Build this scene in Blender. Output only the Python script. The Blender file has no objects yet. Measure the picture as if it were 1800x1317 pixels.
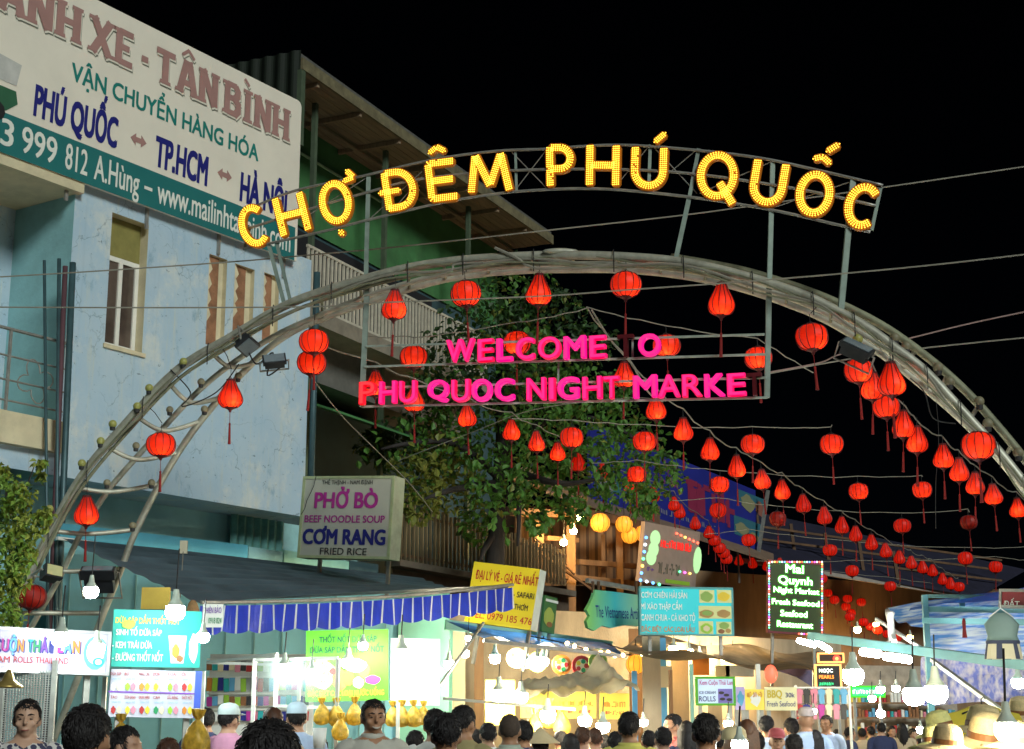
import bpy, bmesh, math, random
from mathutils import Vector, Matrix, noise as mnoise
random.seed(11)
D = bpy.data
SC = bpy.context.scene
COL = SC.collection
V = Vector
R = math.radians

# ------------------------------------------------------------------ camera
F, CX, CY, HOR = 2700.0, 900.0, 658.5, 1270.0
PITCH = math.atan((HOR - CY) / F)
EYE = V((0, 0, 1.6))
cd = D.cameras.new('camera')
cd.sensor_fit = 'HORIZONTAL'; cd.sensor_width = 36.0; cd.lens = 36.0 * F / 1800.0
cd.clip_start = 0.1; cd.clip_end = 3000
cam = D.objects.new('camera', cd); COL.objects.link(cam)
cam.location = EYE; cam.rotation_euler = (math.pi / 2 + PITCH, 0, 0)
SC.camera = cam

# ------------------------------------------------------------------ night sky
W = D.worlds.new('World'); SC.world = W; W.use_nodes = True
nt = W.node_tree
sky = nt.nodes.new('ShaderNodeTexSky'); sky.sky_type = 'NISHITA'; sky.sun_disc = False
SUN_EL, SUN_AZ = 28.0, 150.0          # a pale night light from behind the camera, to its right
sky.sun_elevation = R(SUN_EL); sky.sun_rotation = R(SUN_AZ)
sky.altitude = 0; sky.air_density = 0.4; sky.dust_density = 0.2
bg = nt.nodes['Background']; bg.inputs['Strength'].default_value = 0.00008
nt.links.new(sky.outputs['Color'], bg.inputs['Color'])

sd = D.lights.new('street_fill_sun', 'SUN'); sd.energy = 0.80; sd.angle = R(16); sd.color = (0.93, 1.0, 0.97)  # added sun lamp standing in for unseen street lamps behind the camera
so = D.objects.new('street_fill_sun', sd); COL.objects.link(so)
az, el = R(SUN_AZ), R(SUN_EL)
sdir = V((math.sin(az) * math.cos(el), math.cos(az) * math.cos(el), math.sin(el)))
so.rotation_euler = sdir.to_track_quat('Z', 'Y').to_euler(); so.location = sdir * 60

SC.view_settings.view_transform = 'Standard'; SC.view_settings.look = 'None'
SC.view_settings.exposure = 1.45; SC.view_settings.gamma = 1.0
SC.view_settings.use_curve_mapping = False
SC.render.engine = 'CYCLES'
cy = SC.cycles
cy.use_denoising = True
try:
    cy.denoiser = 'OPENIMAGEDENOISE'; cy.denoising_input_passes = 'RGB_ALBEDO_NORMAL'; cy.denoising_prefilter = 'ACCURATE'
except Exception: pass
cy.max_bounces = 5; cy.diffuse_bounces = 2; cy.glossy_bounces = 3; cy.transmission_bounces = 4; cy.transparent_max_bounces = 8
cy.sample_clamp_indirect = 4.0; cy.caustics_reflective = False; cy.caustics_refractive = False
cy.use_light_tree = True

# ------------------------------------------------------------------ helpers
def ray(px, py):
    b = CY - py
    return V((px - CX, F * math.cos(PITCH) - b * math.sin(PITCH), F * math.sin(PITCH) + b * math.cos(PITCH)))
def P(px, py, Y):
    d = ray(px, py); return EYE + d * (Y / d.y)
def pw(Y): return Y / F                         # metres for one photograph pixel at distance Y

class Frame:
    """x to the right along the face, y into it, z up its face."""
    def __init__(s, m): s.m = m; s.i = m.inverted()
    def uv(s, px, py, off=0.0):
        o = s.i @ EYE; d = s.i.to_3x3() @ ray(px, py)
        t = (-off - o.y) / d.y
        q = o + d * t
        return q.x, q.z
    def w(s, x, y, z): return s.m @ V((x, y, z))
def frame_ang(o, deg):
    a = R(deg); x = V((math.sin(a), math.cos(a), 0)); z = V((0, 0, 1)); y = z.cross(x)
    m = Matrix((x, y, z)).transposed().to_4x4(); m.translation = o
    return Frame(m)
def frame_px(bl, br, tl, Yl, Yr):
    a, b, c = P(*bl, Yl), P(*br, Yr), P(*tl, Yl)
    x = (b - a).normalized(); up = c - a; z = (up - x * up.dot(x)).normalized(); y = z.cross(x)
    m = Matrix((x, y, z)).transposed().to_4x4(); m.translation = a
    f = Frame(m); f.W = (b - a).length; f.H = (up - x * up.dot(x)).length
    return f

def tag(o, label=None, cat=None, group=None, kind=None):
    if label: o['label'] = label
    if cat: o['category'] = cat
    if group: o['group'] = group
    if kind: o['kind'] = kind
    return o
def wm(o):
    m = o.matrix_basis.copy()
    while o.parent: o = o.parent; m = o.matrix_basis @ m
    return m
def thing(name, label, cat, group=None, m=None, loc=None):
    o = D.objects.new(name, None); COL.objects.link(o); o.empty_display_size = 0.2
    if m is not None: o.matrix_basis = m
    elif loc is not None: o.location = loc
    return tag(o, label, cat, group)
def copy_tree(o, parent=None):
    c = o.copy(); COL.objects.link(c); c.parent = parent
    for ch in KIDS.get(o.name, []): copy_tree(ch, c)
    return c
KIDS = {}
def link(o, parent):
    COL.objects.link(o)
    if parent is not None:
        o.parent = parent; KIDS.setdefault(parent.name, []).append(o)
    return o

class MB:
    def __init__(s): s.v = []; s.f = []; s.mi = []
    def add(s, vs, fs, mi=0):
        n = len(s.v); s.v += [V(p) for p in vs]
        for f in fs: s.f.append([i + n for i in f]); s.mi.append(mi)
        return s
    def box(s, c, size, B=None, mi=0):
        c = V(c); hx, hy, hz = [q / 2 for q in size]
        vs = [V((x, y, z)) for x in (-hx, hx) for y in (-hy, hy) for z in (-hz, hz)]
        if B is not None: vs = [B @ p for p in vs]
        return s.add([c + p for p in vs], [(0, 1, 3, 2), (4, 6, 7, 5), (0, 4, 5, 1), (2, 3, 7, 6), (0, 2, 6, 4), (1, 5, 7, 3)], mi)
    def bx(s, x0, x1, y0, y1, z0, z1, mi=0):
        return s.box(((x0 + x1) / 2, (y0 + y1) / 2, (z0 + z1) / 2), (abs(x1 - x0), abs(y1 - y0), abs(z1 - z0)), None, mi)
    def bar(s, a, b, w, h=None, mi=0):
        a, b = V(a), V(b); h = h or w; d = b - a; L = d.length
        if L < 1e-6: return s
        x = d / L; up = V((0, 0, 1)) if abs(x.z) < .95 else V((0, 1, 0))
        y = up.cross(x).normalized(); z = x.cross(y)
        return s.box((a + b) / 2, (L, w, h), Matrix((x, y, z)).transposed(), mi)
    def tube(s, pts, r, n=6, mi=0):
        pts = [V(p) for p in pts]; k = len(pts)
        rs = r if isinstance(r, (list, tuple)) else [r] * k
        t = (pts[1] - pts[0]).normalized()
        up = V((0, 0, 1)) if abs(t.z) < .9 else V((1, 0, 0))
        nn = (up - t * up.dot(t)).normalized()
        vs, fs = [], []
        for i in range(k):
            a = pts[max(i - 1, 0)]; b = pts[min(i + 1, k - 1)]
            t = (b - a).normalized() if (b - a).length > 1e-9 else t
            nn = nn - t * nn.dot(t)
            nn = nn.normalized() if nn.length > 1e-6 else t.orthogonal().normalized()
            bb = t.cross(nn)
            for j in range(n):
                an = 2 * math.pi * j / n
                vs.append(pts[i] + (nn * math.cos(an) + bb * math.sin(an)) * rs[i])
        for i in range(k - 1):
            for j in range(n):
                j2 = (j + 1) % n
                fs.append((i * n + j, i * n + j2, (i + 1) * n + j2, (i + 1) * n + j))
        fs.append(tuple(range(n))[::-1]); fs.append(tuple(range((k - 1) * n, k * n)))
        return s.add(vs, fs, mi)
    def lathe(s, prof, n=16, o=(0, 0, 0), mi=0, sx=1, sy=1, fn=None):
        o = V(o); vs, fs = [], []
        for (r, z) in prof:
            for j in range(n):
                a = 2 * math.pi * j / n; q = r * (fn(a, z) if fn else 1)
                vs.append(o + V((q * math.cos(a) * sx, q * math.sin(a) * sy, z)))
        for i in range(len(prof) - 1):
            for j in range(n):
                j2 = (j + 1) % n
                fs.append((i * n + j, i * n + j2, (i + 1) * n + j2, (i + 1) * n + j))
        fs.append(tuple(range(n))[::-1]); fs.append(tuple(range((len(prof) - 1) * n, len(prof) * n)))
        return s.add(vs, fs, mi)
    def ball(s, c, r, nu=12, nv=8, mi=0):
        if not isinstance(r, (list, tuple)): r = (r, r, r)
        pr = [(max(math.sin(math.pi * i / nv), .02), -math.cos(math.pi * i / nv)) for i in range(nv + 1)]
        n0 = len(s.v); s.lathe(pr, nu, (0, 0, 0), mi)
        for i in range(n0, len(s.v)):
            p = s.v[i]; s.v[i] = V(c) + V((p.x * r[0], p.y * r[1], p.z * r[2]))
        return s
    def poly(s, pts, mi=0): return s.add(pts, [tuple(range(len(pts)))], mi)
    def slab(s, pts, d, mi=0):                       # polygon with thickness along d
        n = len(pts); d = V(d); pts = [V(p) for p in pts]
        fs = [tuple(range(n)), tuple(range(2 * n - 1, n - 1, -1))] + [(i, i + n, (i + 1) % n + n, (i + 1) % n) for i in range(n)]
        return s.add(pts + [p + d for p in pts], fs, mi)
    def mesh(s, name, mats):
        me = D.meshes.new(name); me.from_pydata([tuple(p) for p in s.v], [], s.f)
        for m in (mats if isinstance(mats, (list, tuple)) else [mats]): me.materials.append(m)
        if any(s.mi): me.polygons.foreach_set('material_index', s.mi)
        return me
    def build(s, name, mats, parent=None, smooth=False, world=True):
        """world: the vertices are world points (moved into the parent's space); else they are already local."""
        loc = None
        if parent is not None and world:
            i = wm(parent).inverted(); s.v = [i @ p for p in s.v]
        elif parent is None:
            n = len(s.v); loc = V((sum(p.x for p in s.v) / n, sum(p.y for p in s.v) / n, min(p.z for p in s.v)))
            s.v = [p - loc for p in s.v]
        me = s.mesh(name, mats)
        fix_normals(me)
        if smooth: shade(me, smooth)
        o = D.objects.new(name, me)
        if loc is not None: o.location = loc
        return link(o, parent)
def fix_normals(me):
    bm = bmesh.new(); bm.from_mesh(me); bmesh.ops.recalc_face_normals(bm, faces=bm.faces); bm.to_mesh(me); bm.free()
def shade(me, ang=40):
    me.polygons.foreach_set('use_smooth', [True] * len(me.polygons))
    if ang is not True:
        try: me.set_sharp_from_angle(angle=R(ang))
        except Exception: pass
def inst(name, me, m, parent=None):
    o = D.objects.new(name, me); o.matrix_basis = m; return link(o, parent)
def crom(pts, k=6):
    pts = [V(p) for p in pts]; out = []
    for i in range(len(pts) - 1):
        p0 = pts[max(i - 1, 0)]; p1 = pts[i]; p2 = pts[i + 1]; p3 = pts[min(i + 2, len(pts) - 1)]
        for j in range(k):
            t = j / k
            out.append(.5 * ((2 * p1) + (p2 - p0) * t + (2 * p0 - 5 * p1 + 4 * p2 - p3) * t * t + (3 * p1 - p0 - 3 * p2 + p3) * t ** 3))
    out.append(pts[-1]); return out
def sag(a, b, s, n=8):
    a, b = V(a), V(b)
    return [a.lerp(b, i / n) - V((0, 0, s * 4 * (i / n) * (1 - i / n))) for i in range(n + 1)]

# ------------------------------------------------------------------ materials
MATS = {}
def mat(name, col, rough=.6, metal=0., var=.15, scale=5., bump=0., bscale=60., spec=.4, stretch=(1, 1, 1), dirt=0., dirtcol=(.05, .05, .04)):
    if name in MATS: return MATS[name]
    m = D.materials.new(name); m.use_nodes = True; MATS[name] = m
    t = m.node_tree; N = t.nodes; L = t.links; b = N['Principled BSDF']
    b.inputs['Roughness'].default_value = rough; b.inputs['Metallic'].default_value = metal
    b.inputs['Specular IOR Level'].default_value = spec
    tc = N.new('ShaderNodeTexCoord'); mp = N.new('ShaderNodeMapping'); mp.inputs['Scale'].default_value = stretch
    oi = N.new('ShaderNodeObjectInfo'); ml = N.new('ShaderNodeMath'); ml.operation = 'MULTIPLY'; ml.inputs[1].default_value = 37.
    L.new(oi.outputs['Random'], ml.inputs[0]); L.new(tc.outputs['Object'], mp.inputs['Vector'])
    no = N.new('ShaderNodeTexNoise'); no.noise_dimensions = '4D'; no.inputs['Scale'].default_value = scale; no.inputs['Detail'].default_value = 6
    no.inputs['Roughness'].default_value = .62
    L.new(mp.outputs['Vector'], no.inputs['Vector']); L.new(ml.outputs[0], no.inputs['W'])
    cr = N.new('ShaderNodeValToRGB'); e = cr.color_ramp.elements
    e[0].position = .3; e[1].position = .7
    e[0].color = tuple(max(c * (1 - var), 0) for c in col) + (1,); e[1].color = tuple(min(c * (1 + var), 1) for c in col) + (1,)
    L.new(no.outputs['Fac'], cr.inputs['Fac']); out = cr.outputs['Color']
    if dirt:
        n2 = N.new('ShaderNodeTexNoise'); n2.inputs['Scale'].default_value = scale * .45; n2.inputs['Detail'].default_value = 9; n2.inputs['Roughness'].default_value = .7
        L.new(mp.outputs['Vector'], n2.inputs['Vector'])
        r2 = N.new('ShaderNodeValToRGB'); r2.color_ramp.elements[0].position = .5; r2.color_ramp.elements[1].position = .78
        r2.color_ramp.elements[1].color = (dirt, dirt, dirt, 1)
        L.new(n2.outputs['Fac'], r2.inputs['Fac'])
        mx = N.new('ShaderNodeMix'); mx.data_type = 'RGBA'; mx.inputs['B'].default_value = tuple(dirtcol) + (1,)
        L.new(r2.outputs['Color'], mx.inputs['Factor']); L.new(out, mx.inputs['A']); out = mx.outputs['Result']
    L.new(out, b.inputs['Base Color'])
    mr = N.new('ShaderNodeMapRange'); mr.inputs['To Min'].default_value = max(rough - .12, .05); mr.inputs['To Max'].default_value = min(rough + .15, 1)
    L.new(no.outputs['Fac'], mr.inputs['Value']); L.new(mr.outputs[0], b.inputs['Roughness'])
    if bump:
        n3 = N.new('ShaderNodeTexNoise'); n3.inputs['Scale'].default_value = bscale; n3.inputs['Detail'].default_value = 4
        L.new(mp.outputs['Vector'], n3.inputs['Vector'])
        bu = N.new('ShaderNodeBump'); bu.inputs['Strength'].default_value = bump; bu.inputs['Distance'].default_value = .02
        L.new(n3.outputs['Fac'], bu.inputs['Height']); L.new(bu.outputs['Normal'], b.inputs['Normal'])
    return m
def glow(name, col, s, sample=False, base=None):
    if name in MATS: return MATS[name]
    m = D.materials.new(name); m.use_nodes = True; MATS[name] = m
    b = m.node_tree.nodes['Principled BSDF']
    b.inputs['Base Color'].default_value = tuple(base or [c * .6 for c in col]) + (1,)
    b.inputs['Emission Color'].default_value = tuple(col) + (1,); b.inputs['Emission Strength'].default_value = s
    b.inputs['Roughness'].default_value = .45
    m.cycles.emission_sampling = 'AUTO' if sample else 'NONE'
    return m
def cloth(name, col, tr=.4, var=.12, scale=3, gloss=.0, stretch=(1, 1, 1), col2=None):
    """thin sheet that lets light through"""
    if name in MATS: return MATS[name]
    m = D.materials.new(name); m.use_nodes = True; MATS[name] = m
    t = m.node_tree; N = t.nodes; L = t.links; b = N['Principled BSDF']; o = N['Material Output']
    tc = N.new('ShaderNodeTexCoord'); mp = N.new('ShaderNodeMapping'); mp.inputs['Scale'].default_value = stretch
    no = N.new('ShaderNodeTexNoise'); no.inputs['Scale'].default_value = scale; no.inputs['Detail'].default_value = 6
    L.new(tc.outputs['Object'], mp.inputs[0]); L.new(mp.outputs[0], no.inputs['Vector'])
    cr = N.new('ShaderNodeValToRGB'); e = cr.color_ramp.elements; e[0].position = .3; e[1].position = .7
    e[0].color = tuple(c * (1 - var) for c in col) + (1,); e[1].color = tuple(min(1, c * (1 + var)) for c in col) + (1,)
    if col2: e[0].color = tuple(col) + (1,); e[1].color = tuple(col2) + (1,); e[0].position = .38; e[1].position = .62
    L.new(no.outputs['Fac'], cr.inputs['Fac'])
    tl = N.new('ShaderNodeBsdfTranslucent'); mx = N.new('ShaderNodeMixShader'); mx.inputs[0].default_value = tr
    L.new(cr.outputs[0], b.inputs['Base Color']); L.new(cr.outputs[0], tl.inputs['Color'])
    b.inputs['Roughness'].default_value = .55 if not gloss else gloss
    bu = N.new('ShaderNodeBump'); bu.inputs['Strength'].default_value = .35; bu.inputs['Distance'].default_value = .03
    L.new(no.outputs['Fac'], bu.inputs['Height']); L.new(bu.outputs[0], b.inputs['Normal'])
    L.new(b.outputs[0], mx.inputs[1]); L.new(tl.outputs[0], mx.inputs[2]); L.new(mx.outputs[0], o.inputs['Surface'])
    return m

# ------------------------------------------------------------------ lettering (flat print, a few mm proud of its board)
_cap = {}
HORN = dict(zip('ƠỞỜỢỚỠƯỪỨỬỮỰơờởợớưừứửữự', 'OỎÒỌÓÕUÙÚỦŨỤoòỏọóuùúủũụ'))
def glyphs(s, bold, shear=0.):
    q = ''.join(HORN.get(c, c) for c in s); vs, fs = raw_glyphs(q, bold, shear)
    for i, c in enumerate(s):                  # the hook of the Vietnamese horned vowels, drawn apart
        if c in HORN:
            xm = max(p.x for p in raw_glyphs(q[:i + 1], bold, shear)[0]); y0 = 0. if c.isupper() else -.19; n = len(vs); k = -.02 if HORN[c].upper() in 'OỎÒỌÓÕ' else .03
            vs += [V((xm + x + k, y + y0, 0)) for x, y in ((-.11, .60), (-.02, .64), (.05, .72), (.05, .84), (-.04, .84), (-.04, .74), (-.14, .69))]; fs.append(tuple(range(n, n + 7)))
    return vs, fs
def raw_glyphs(s, bold, shear=0.):
    c = D.curves.new('t', 'FONT'); c.body = s; c.offset = bold; c.shear = shear; c.resolution_u = 3
    o = D.objects.new('t', c); me = D.meshes.new_from_object(o)
    vs = [v.co.copy() for v in me.vertices]; fs = [tuple(p.vertices) for p in me.polygons]
    D.objects.remove(o); D.meshes.remove(me); D.curves.remove(c)
    return vs, fs
def text(parent, s, x0, x1, z0, z1, m, y=-.005, bold=.02, shear=0., name='lettering', wave=None):
    """letters of cap height z0..z1 stretched to x0..x1 in the parent's face"""
    if not _cap:
        q = glyphs('H', 0.)[0]; _cap[0] = (min(p.y for p in q), max(p.y for p in q))
    c0, c1 = _cap[0]
    vs, fs = glyphs(s, 0., shear); b_ = bold * .55
    sh = [(0, 0)] if bold < .006 else [(-b_, -b_ * .6), (b_, -b_ * .6), (-b_, b_ * .6), (b_, b_ * .6)]
    if bold > .045: sh += [(0, 0)]
    a = min(p.x for p in vs) - b_; b = max(p.x for p in vs) + b_
    kx = (x1 - x0) / (b - a); kz = (z1 - z0) / (c1 - c0)
    mb = MB()
    for q, (dx, dz) in enumerate(sh): mb.add([V((x0 + (p.x + dx - a) * kx, y - .0005 * q, z0 + (p.y + dz - c0) * kz)) for p in vs], fs)
    me = mb.mesh(name, m); o = D.objects.new(name, me)
    return link(o, parent)
def textpx(parent, fr, s, l, r, top, m, off=.008, **k):
    """baseline from pixel l to pixel r, capital tops at pixel 'top' (above l)"""
    x0, z0 = fr.uv(*l, off); x1, zb = fr.uv(*r, off); zt = fr.uv(*top, off)[1]
    zz = (z0 + zb) / 2
    return text(parent, s, x0, x1, zz, zz + (zt - z0), m, y=-off, **k)
# ================================================================== ground
gm = mat('asphalt', (.05, .05, .05), .85, var=.3, scale=2, bump=.4, bscale=80)
g = MB(); g.poly([(-150, -60, 0), (200, -60, 0), (200, 400, 0), (-150, 400, 0)]); tag(g.build('ground', gm), kind='structure')

def holed(mb, x0, x1, z0, z1, holes, y, th, mi=0, rmi=0):
    """wall face at local y with rectangular holes (x0,x1,z0,z1,depth), reveals built"""
    xs = sorted({x0, x1, *[h[0] for h in holes], *[h[1] for h in holes]}); zs = sorted({z0, z1, *[h[2] for h in holes], *[h[3] for h in holes]})
    for i in range(len(xs) - 1):
        for j in range(len(zs) - 1):
            cx, cz = (xs[i] + xs[i + 1]) / 2, (zs[j] + zs[j + 1]) / 2
            if any(h[0] < cx < h[1] and h[2] < cz < h[3] for h in holes): continue
            mb.poly([(xs[i], y, zs[j]), (xs[i + 1], y, zs[j]), (xs[i + 1], y, zs[j + 1]), (xs[i], y, zs[j + 1])], mi)
    for (a, b, c, d, dp) in holes:
        mb.poly([(a, y, c), (a, y + dp, c), (a, y + dp, d), (a, y, d)], rmi); mb.poly([(b, y, c), (b, y, d), (b, y + dp, d), (b, y + dp, c)], rmi)
        mb.poly([(a, y, d), (a, y + dp, d), (b, y + dp, d), (b, y, d)], rmi); mb.poly([(a, y, c), (b, y, c), (b, y + dp, c), (a, y + dp, c)], rmi)
        mb.poly([(a, y + dp, c), (b, y + dp, c), (b, y + dp, d), (a, y + dp, d)], rmi)

# ================================================================== pale blue shop house with the painted billboard
def blue_wall():
    m = D.materials.new('blue_plaster'); m.use_nodes = True; t = m.node_tree; N = t.nodes; L = t.links; b = N['Principled BSDF']
    tc = N.new('ShaderNodeTexCoord')
    def noi(sc, det, rough, st=(1, 1, 1), p0=.4, p1=.6, c0=0, c1=1):
        mp = N.new('ShaderNodeMapping'); mp.inputs['Scale'].default_value = st; n = N.new('ShaderNodeTexNoise')
        n.inputs['Scale'].default_value = sc; n.inputs['Detail'].default_value = det; n.inputs['Roughness'].default_value = rough
        L.new(tc.outputs['Object'], mp.inputs[0]); L.new(mp.outputs[0], n.inputs['Vector'])
        r = N.new('ShaderNodeValToRGB'); r.color_ramp.elements[0].position = p0; r.color_ramp.elements[1].position = p1
        r.color_ramp.elements[0].color = (c0, c0, c0, 1); r.color_ramp.elements[1].color = (c1, c1, c1, 1)
        L.new(n.outputs['Fac'], r.inputs[0]); return r.outputs[0]
    def mix(f, a, bcol):
        x = N.new('ShaderNodeMix'); x.data_type = 'RGBA'; L.new(f, x.inputs['Factor'])
        if isinstance(a, tuple): x.inputs['A'].default_value = a + (1,)
        else: L.new(a, x.inputs['A'])
        x.inputs['B'].default_value = bcol + (1,); return x.outputs['Result']
    c = mix(noi(.9, 6, .6, p0=.35, p1=.68), (.36, .51, .62), (.46, .57, .62))
    c = mix(noi(1.1, 10, .72, (1, 1, .8), .52, .62, 0, .8), c, (.60, .64, .60))
    c = mix(noi(3.4, 10, .75, (1, 1, .55), .56, .66, 0, .7), c, (.20, .33, .42))
    c = mix(noi(3.2, 8, .7, (2.2, 1, .16), .54, .70, 0, .7), c, (.56, .58, .48))
    c = mix(noi(6.5, 10, .75, (1, 1, 1.6), .615, .635, 0, .9), c, (.08, .11, .12))
    c = mix(noi(1.6, 3, .5, (3.5, 1, .1), .62, .8, 0, .35), c, (.17, .27, .34))
    vo = N.new('ShaderNodeTexVoronoi'); vo.feature = 'DISTANCE_TO_EDGE'; vo.inputs['Scale'].default_value = .9
    dn = N.new('ShaderNodeTexNoise'); dn.inputs['Scale'].default_value = 2.; dn.inputs['Detail'].default_value = 6; ad = N.new('ShaderNodeMix'); ad.data_type = 'RGBA'; ad.blend_type = 'ADD'; ad.inputs['Factor'].default_value = .9
    L.new(tc.outputs['Object'], dn.inputs['Vector']); L.new(tc.outputs['Object'], ad.inputs['A']); L.new(dn.outputs['Color'], ad.inputs['B']); L.new(ad.outputs['Result'], vo.inputs['Vector'])
    vr = N.new('ShaderNodeValToRGB'); vr.color_ramp.elements[0].position = .002; vr.color_ramp.elements[1].position = .009; vr.color_ramp.elements[0].color = (.55, .55, .55, 1); vr.color_ramp.elements[1].color = (0, 0, 0, 1)
    L.new(vo.outputs['Distance'], vr.inputs[0]); mk = N.new('ShaderNodeMath'); mk.operation = 'MULTIPLY'; L.new(vr.outputs[0], mk.inputs[0]); L.new(noi(.8, 3, .5, p0=.48, p1=.58), mk.inputs[1]); c = mix(mk.outputs[0], c, (.12, .17, .19))
    L.new(c, b.inputs['Base Color']); b.inputs['Roughness'].default_value = .85; b.inputs['Specular IOR Level'].default_value = .2
    n = N.new('ShaderNodeTexNoise'); n.inputs['Scale'].default_value = 14; n.inputs['Detail'].default_value = 8; L.new(tc.outputs['Object'], n.inputs['Vector'])
    bu = N.new('ShaderNodeBump'); bu.inputs['Strength'].default_value = .35; bu.inputs['Distance'].default_value = .02
    L.new(n.outputs['Fac'], bu.inputs['Height']); L.new(bu.outputs[0], b.inputs['Normal'])
    return m
blue = blue_wall()
cream = mat('cream_paint', (.62, .55, .36), .7, var=.12, scale=4, dirt=.5, dirtcol=(.25, .22, .14))
teal_sh = mat('teal_plaster', (.27, .52, .54), .8, var=.12, scale=2, bump=.2, bscale=20, dirt=.3)
white_al = mat('white_window_frame', (.75, .74, .66), .5, var=.08)
glass_dk = mat('window_glass', (.10, .075, .06), .12, var=.5, scale=1.2, spec=.7)
tile_br = mat('brown_tile', (.30, .15, .08), .5, var=.45, scale=5, dirt=.4)
metal_dk = mat('dark_teal_steel', (.05, .10, .11), .45, .3, var=.25)
rail_m = mat('worn_steel', (.33, .33, .30), .45, .5, var=.25, scale=9)

oB = P(527, 905, 24.5); oB.z = 0
FB = frame_ang(oB, 33.2)
shop = thing('shop_house', 'pale blue weathered shop house with tall window and three narrow wall slots', 'building', m=FB.m)
u = FB.uv
xr = .10
zb = u(440, 893)[1]; zt = u(515, 458)[1] + .12
hw = (*sorted((u(190, 500)[0], u(256, 500)[0])), u(215, 612)[1], u(225, 383)[1], .24)
slots = []
for (a, b, t_, bt) in ((365, 397, 445, 606), (411, 446, 462, 592), (463, 490, 478, 600)):
    slots.append((u(a, 520)[0], u(b, 520)[0], u(a, bt)[1], u(a, t_)[1], .085))
xc = u(118, 560)[0]                       # corner of the balcony bay
w = MB(); holed(w, xc, xr, zb, zt, [hw] + slots, 0, .3, 0, 1)
w.poly([(xr, 0, zb), (xr, 5, zb), (xr, 5, zt), (xr, 0, zt)]); w.poly([(xc, 0, zb), (xr, 0, zb), (xr, 1.5, zb), (xc, 1.5, zb)]); w.poly([(xc, 0, zt), (xr, 0, zt), (xr, 5, zt), (xc, 5, zt)])
w.build('wall', [blue, cream], shop, world=False)
# the recessed balcony bay
bz0, bz1 = u(60, 735)[1], u(60, 303)[1]
w = MB(); dpt = 1.25
w.poly([(xc, 0, 0 + zb), (xc, dpt, zb), (xc, dpt, zt), (xc, 0, zt)])
w.build('return_wall', teal_sh, shop, world=False)
w = MB(); xl = xc - 5
wnd = (xc - 2.35, xc - 1.35, bz0 + .95, bz1 - .5, .12)
holed(w, xl, xc, bz0, bz1 + 2.6, [wnd], dpt, .2)
w.poly([(xl, .0, zb), (xc, .0, zb), (xc, 0, bz0 - .35), (xl, 0, bz0 - .35)])
w.build('bay_wall', blue, shop, world=False)
w = MB(); w.bx(xl, xc + .05, -.12, dpt, bz1 - .10, bz1 + .06); w.build('canopy_slab', cream, shop, world=False)
w = MB(); w.bx(xl, xc - .004, -.12, dpt, bz0 - .42, bz0); w.build('balcony_slab', cream, shop, world=False)
bf = MB(); a, b, c, d, _ = wnd
for q in (a, b - .06): bf.bx(q, q + .06, dpt - .03, dpt + .05, c, d)
for q in (c, d - .06): bf.bx(a, b, dpt - .028, dpt + .045, q, q + .06)
wn = bf.build('balcony_window', white_al, shop, world=False)
MB().bx(a + .06, b - .06, dpt + .03, dpt + .05, c + .06, d - .06).build('pane', glass_dk, wn, world=False)
rl = MB(); zr = u(55, 590)[1]
for z_ in (zr, zr - .36, zr - .68, zr - .95): rl.tube([(xl, -.05, z_), (xc - .02, -.05, z_)], .024 if z_ == zr else .014, 6)
x_ = xc - .95
while x_ > xl: rl.bx(x_ - .018, x_ + .018, -.066, -.034, bz0, zr - .01); x_ -= 1.05
rail = rl.build('balcony_railing', rail_m, shop, world=False)
orn = MB(); cxx, czz = xc - .5, zr - .62
for k in range(4):
    a0 = math.pi / 2 * k + .3
    orn.tube([(cxx + .30 * math.cos(a0 + s) * (.45 + .55 * abs(math.cos(s * 2))), -.05, czz + .30 * math.sin(a0 + s) * (.45 + .55 * abs(math.cos(s * 2)))) for s in [i * .2 for i in range(9)]], .010, 5)
orn.build('scroll_ornament', rail_m, rail, world=False)
# the tall window
a, b, c, d, dp = hw
fr = MB(); y0 = dp - .09; dt = c + (d - c) * .70      # sash below an added olive panel standing in for the recess soffit
for q in (a + .002, (a + b) / 2 - .03, b - .072): fr.bx(q, q + .07, y0, y0 + .06, c, dt)
for q in (c + .002, dt - .07): fr.bx(a, b, y0 + .003, y0 + .057, q, q + .07)
win = fr.build('window', white_al, shop, world=False)
pm = (a + b) / 2
MB().bx(a + .07, pm - .03, y0 + .025, y0 + .035, c + .07, dt - .07).build('pane', glass_dk, win, world=False)
MB().bx(pm + .04, b - .07, y0 + .025, y0 + .035, c + .07, dt - .07).build('pane', glass_dk, win, world=False)
MB().bx(a, b, y0 + .01, y0 + .05, dt, d).build('soffit_panel', mat('olive_panel', (.22, .20, .06), .6, var=.2), win, world=False)
MB().bx(a - .03, b + .05, -.03, dp - .1, c - .06, c - .002).build('sill', cream, win, world=False)
for s in slots:
    a, b, c, d, dp = s
    k = MB(); k.bx(a + .004, a + (b - a) * .68, dp - .03, dp - .004, c + .01, d - .01); t_ = k.build('slot_tile', tile_br, shop, world=False)
    wv = MB(); zz = c + (d - c) * .18; n = 4
    for i in range(n):
        z0_ = c + (d - c) * (.22 + .17 * i)
        wv.slab([(a + .006, dp - .035, z0_), (a + .006 + (b - a) * .3, dp - .035, z0_ + .18), (a + .006, dp - .035, z0_ + .42)], (0, -.006, 0))
    wv.build('inlay', cream, t_, world=False)
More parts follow.
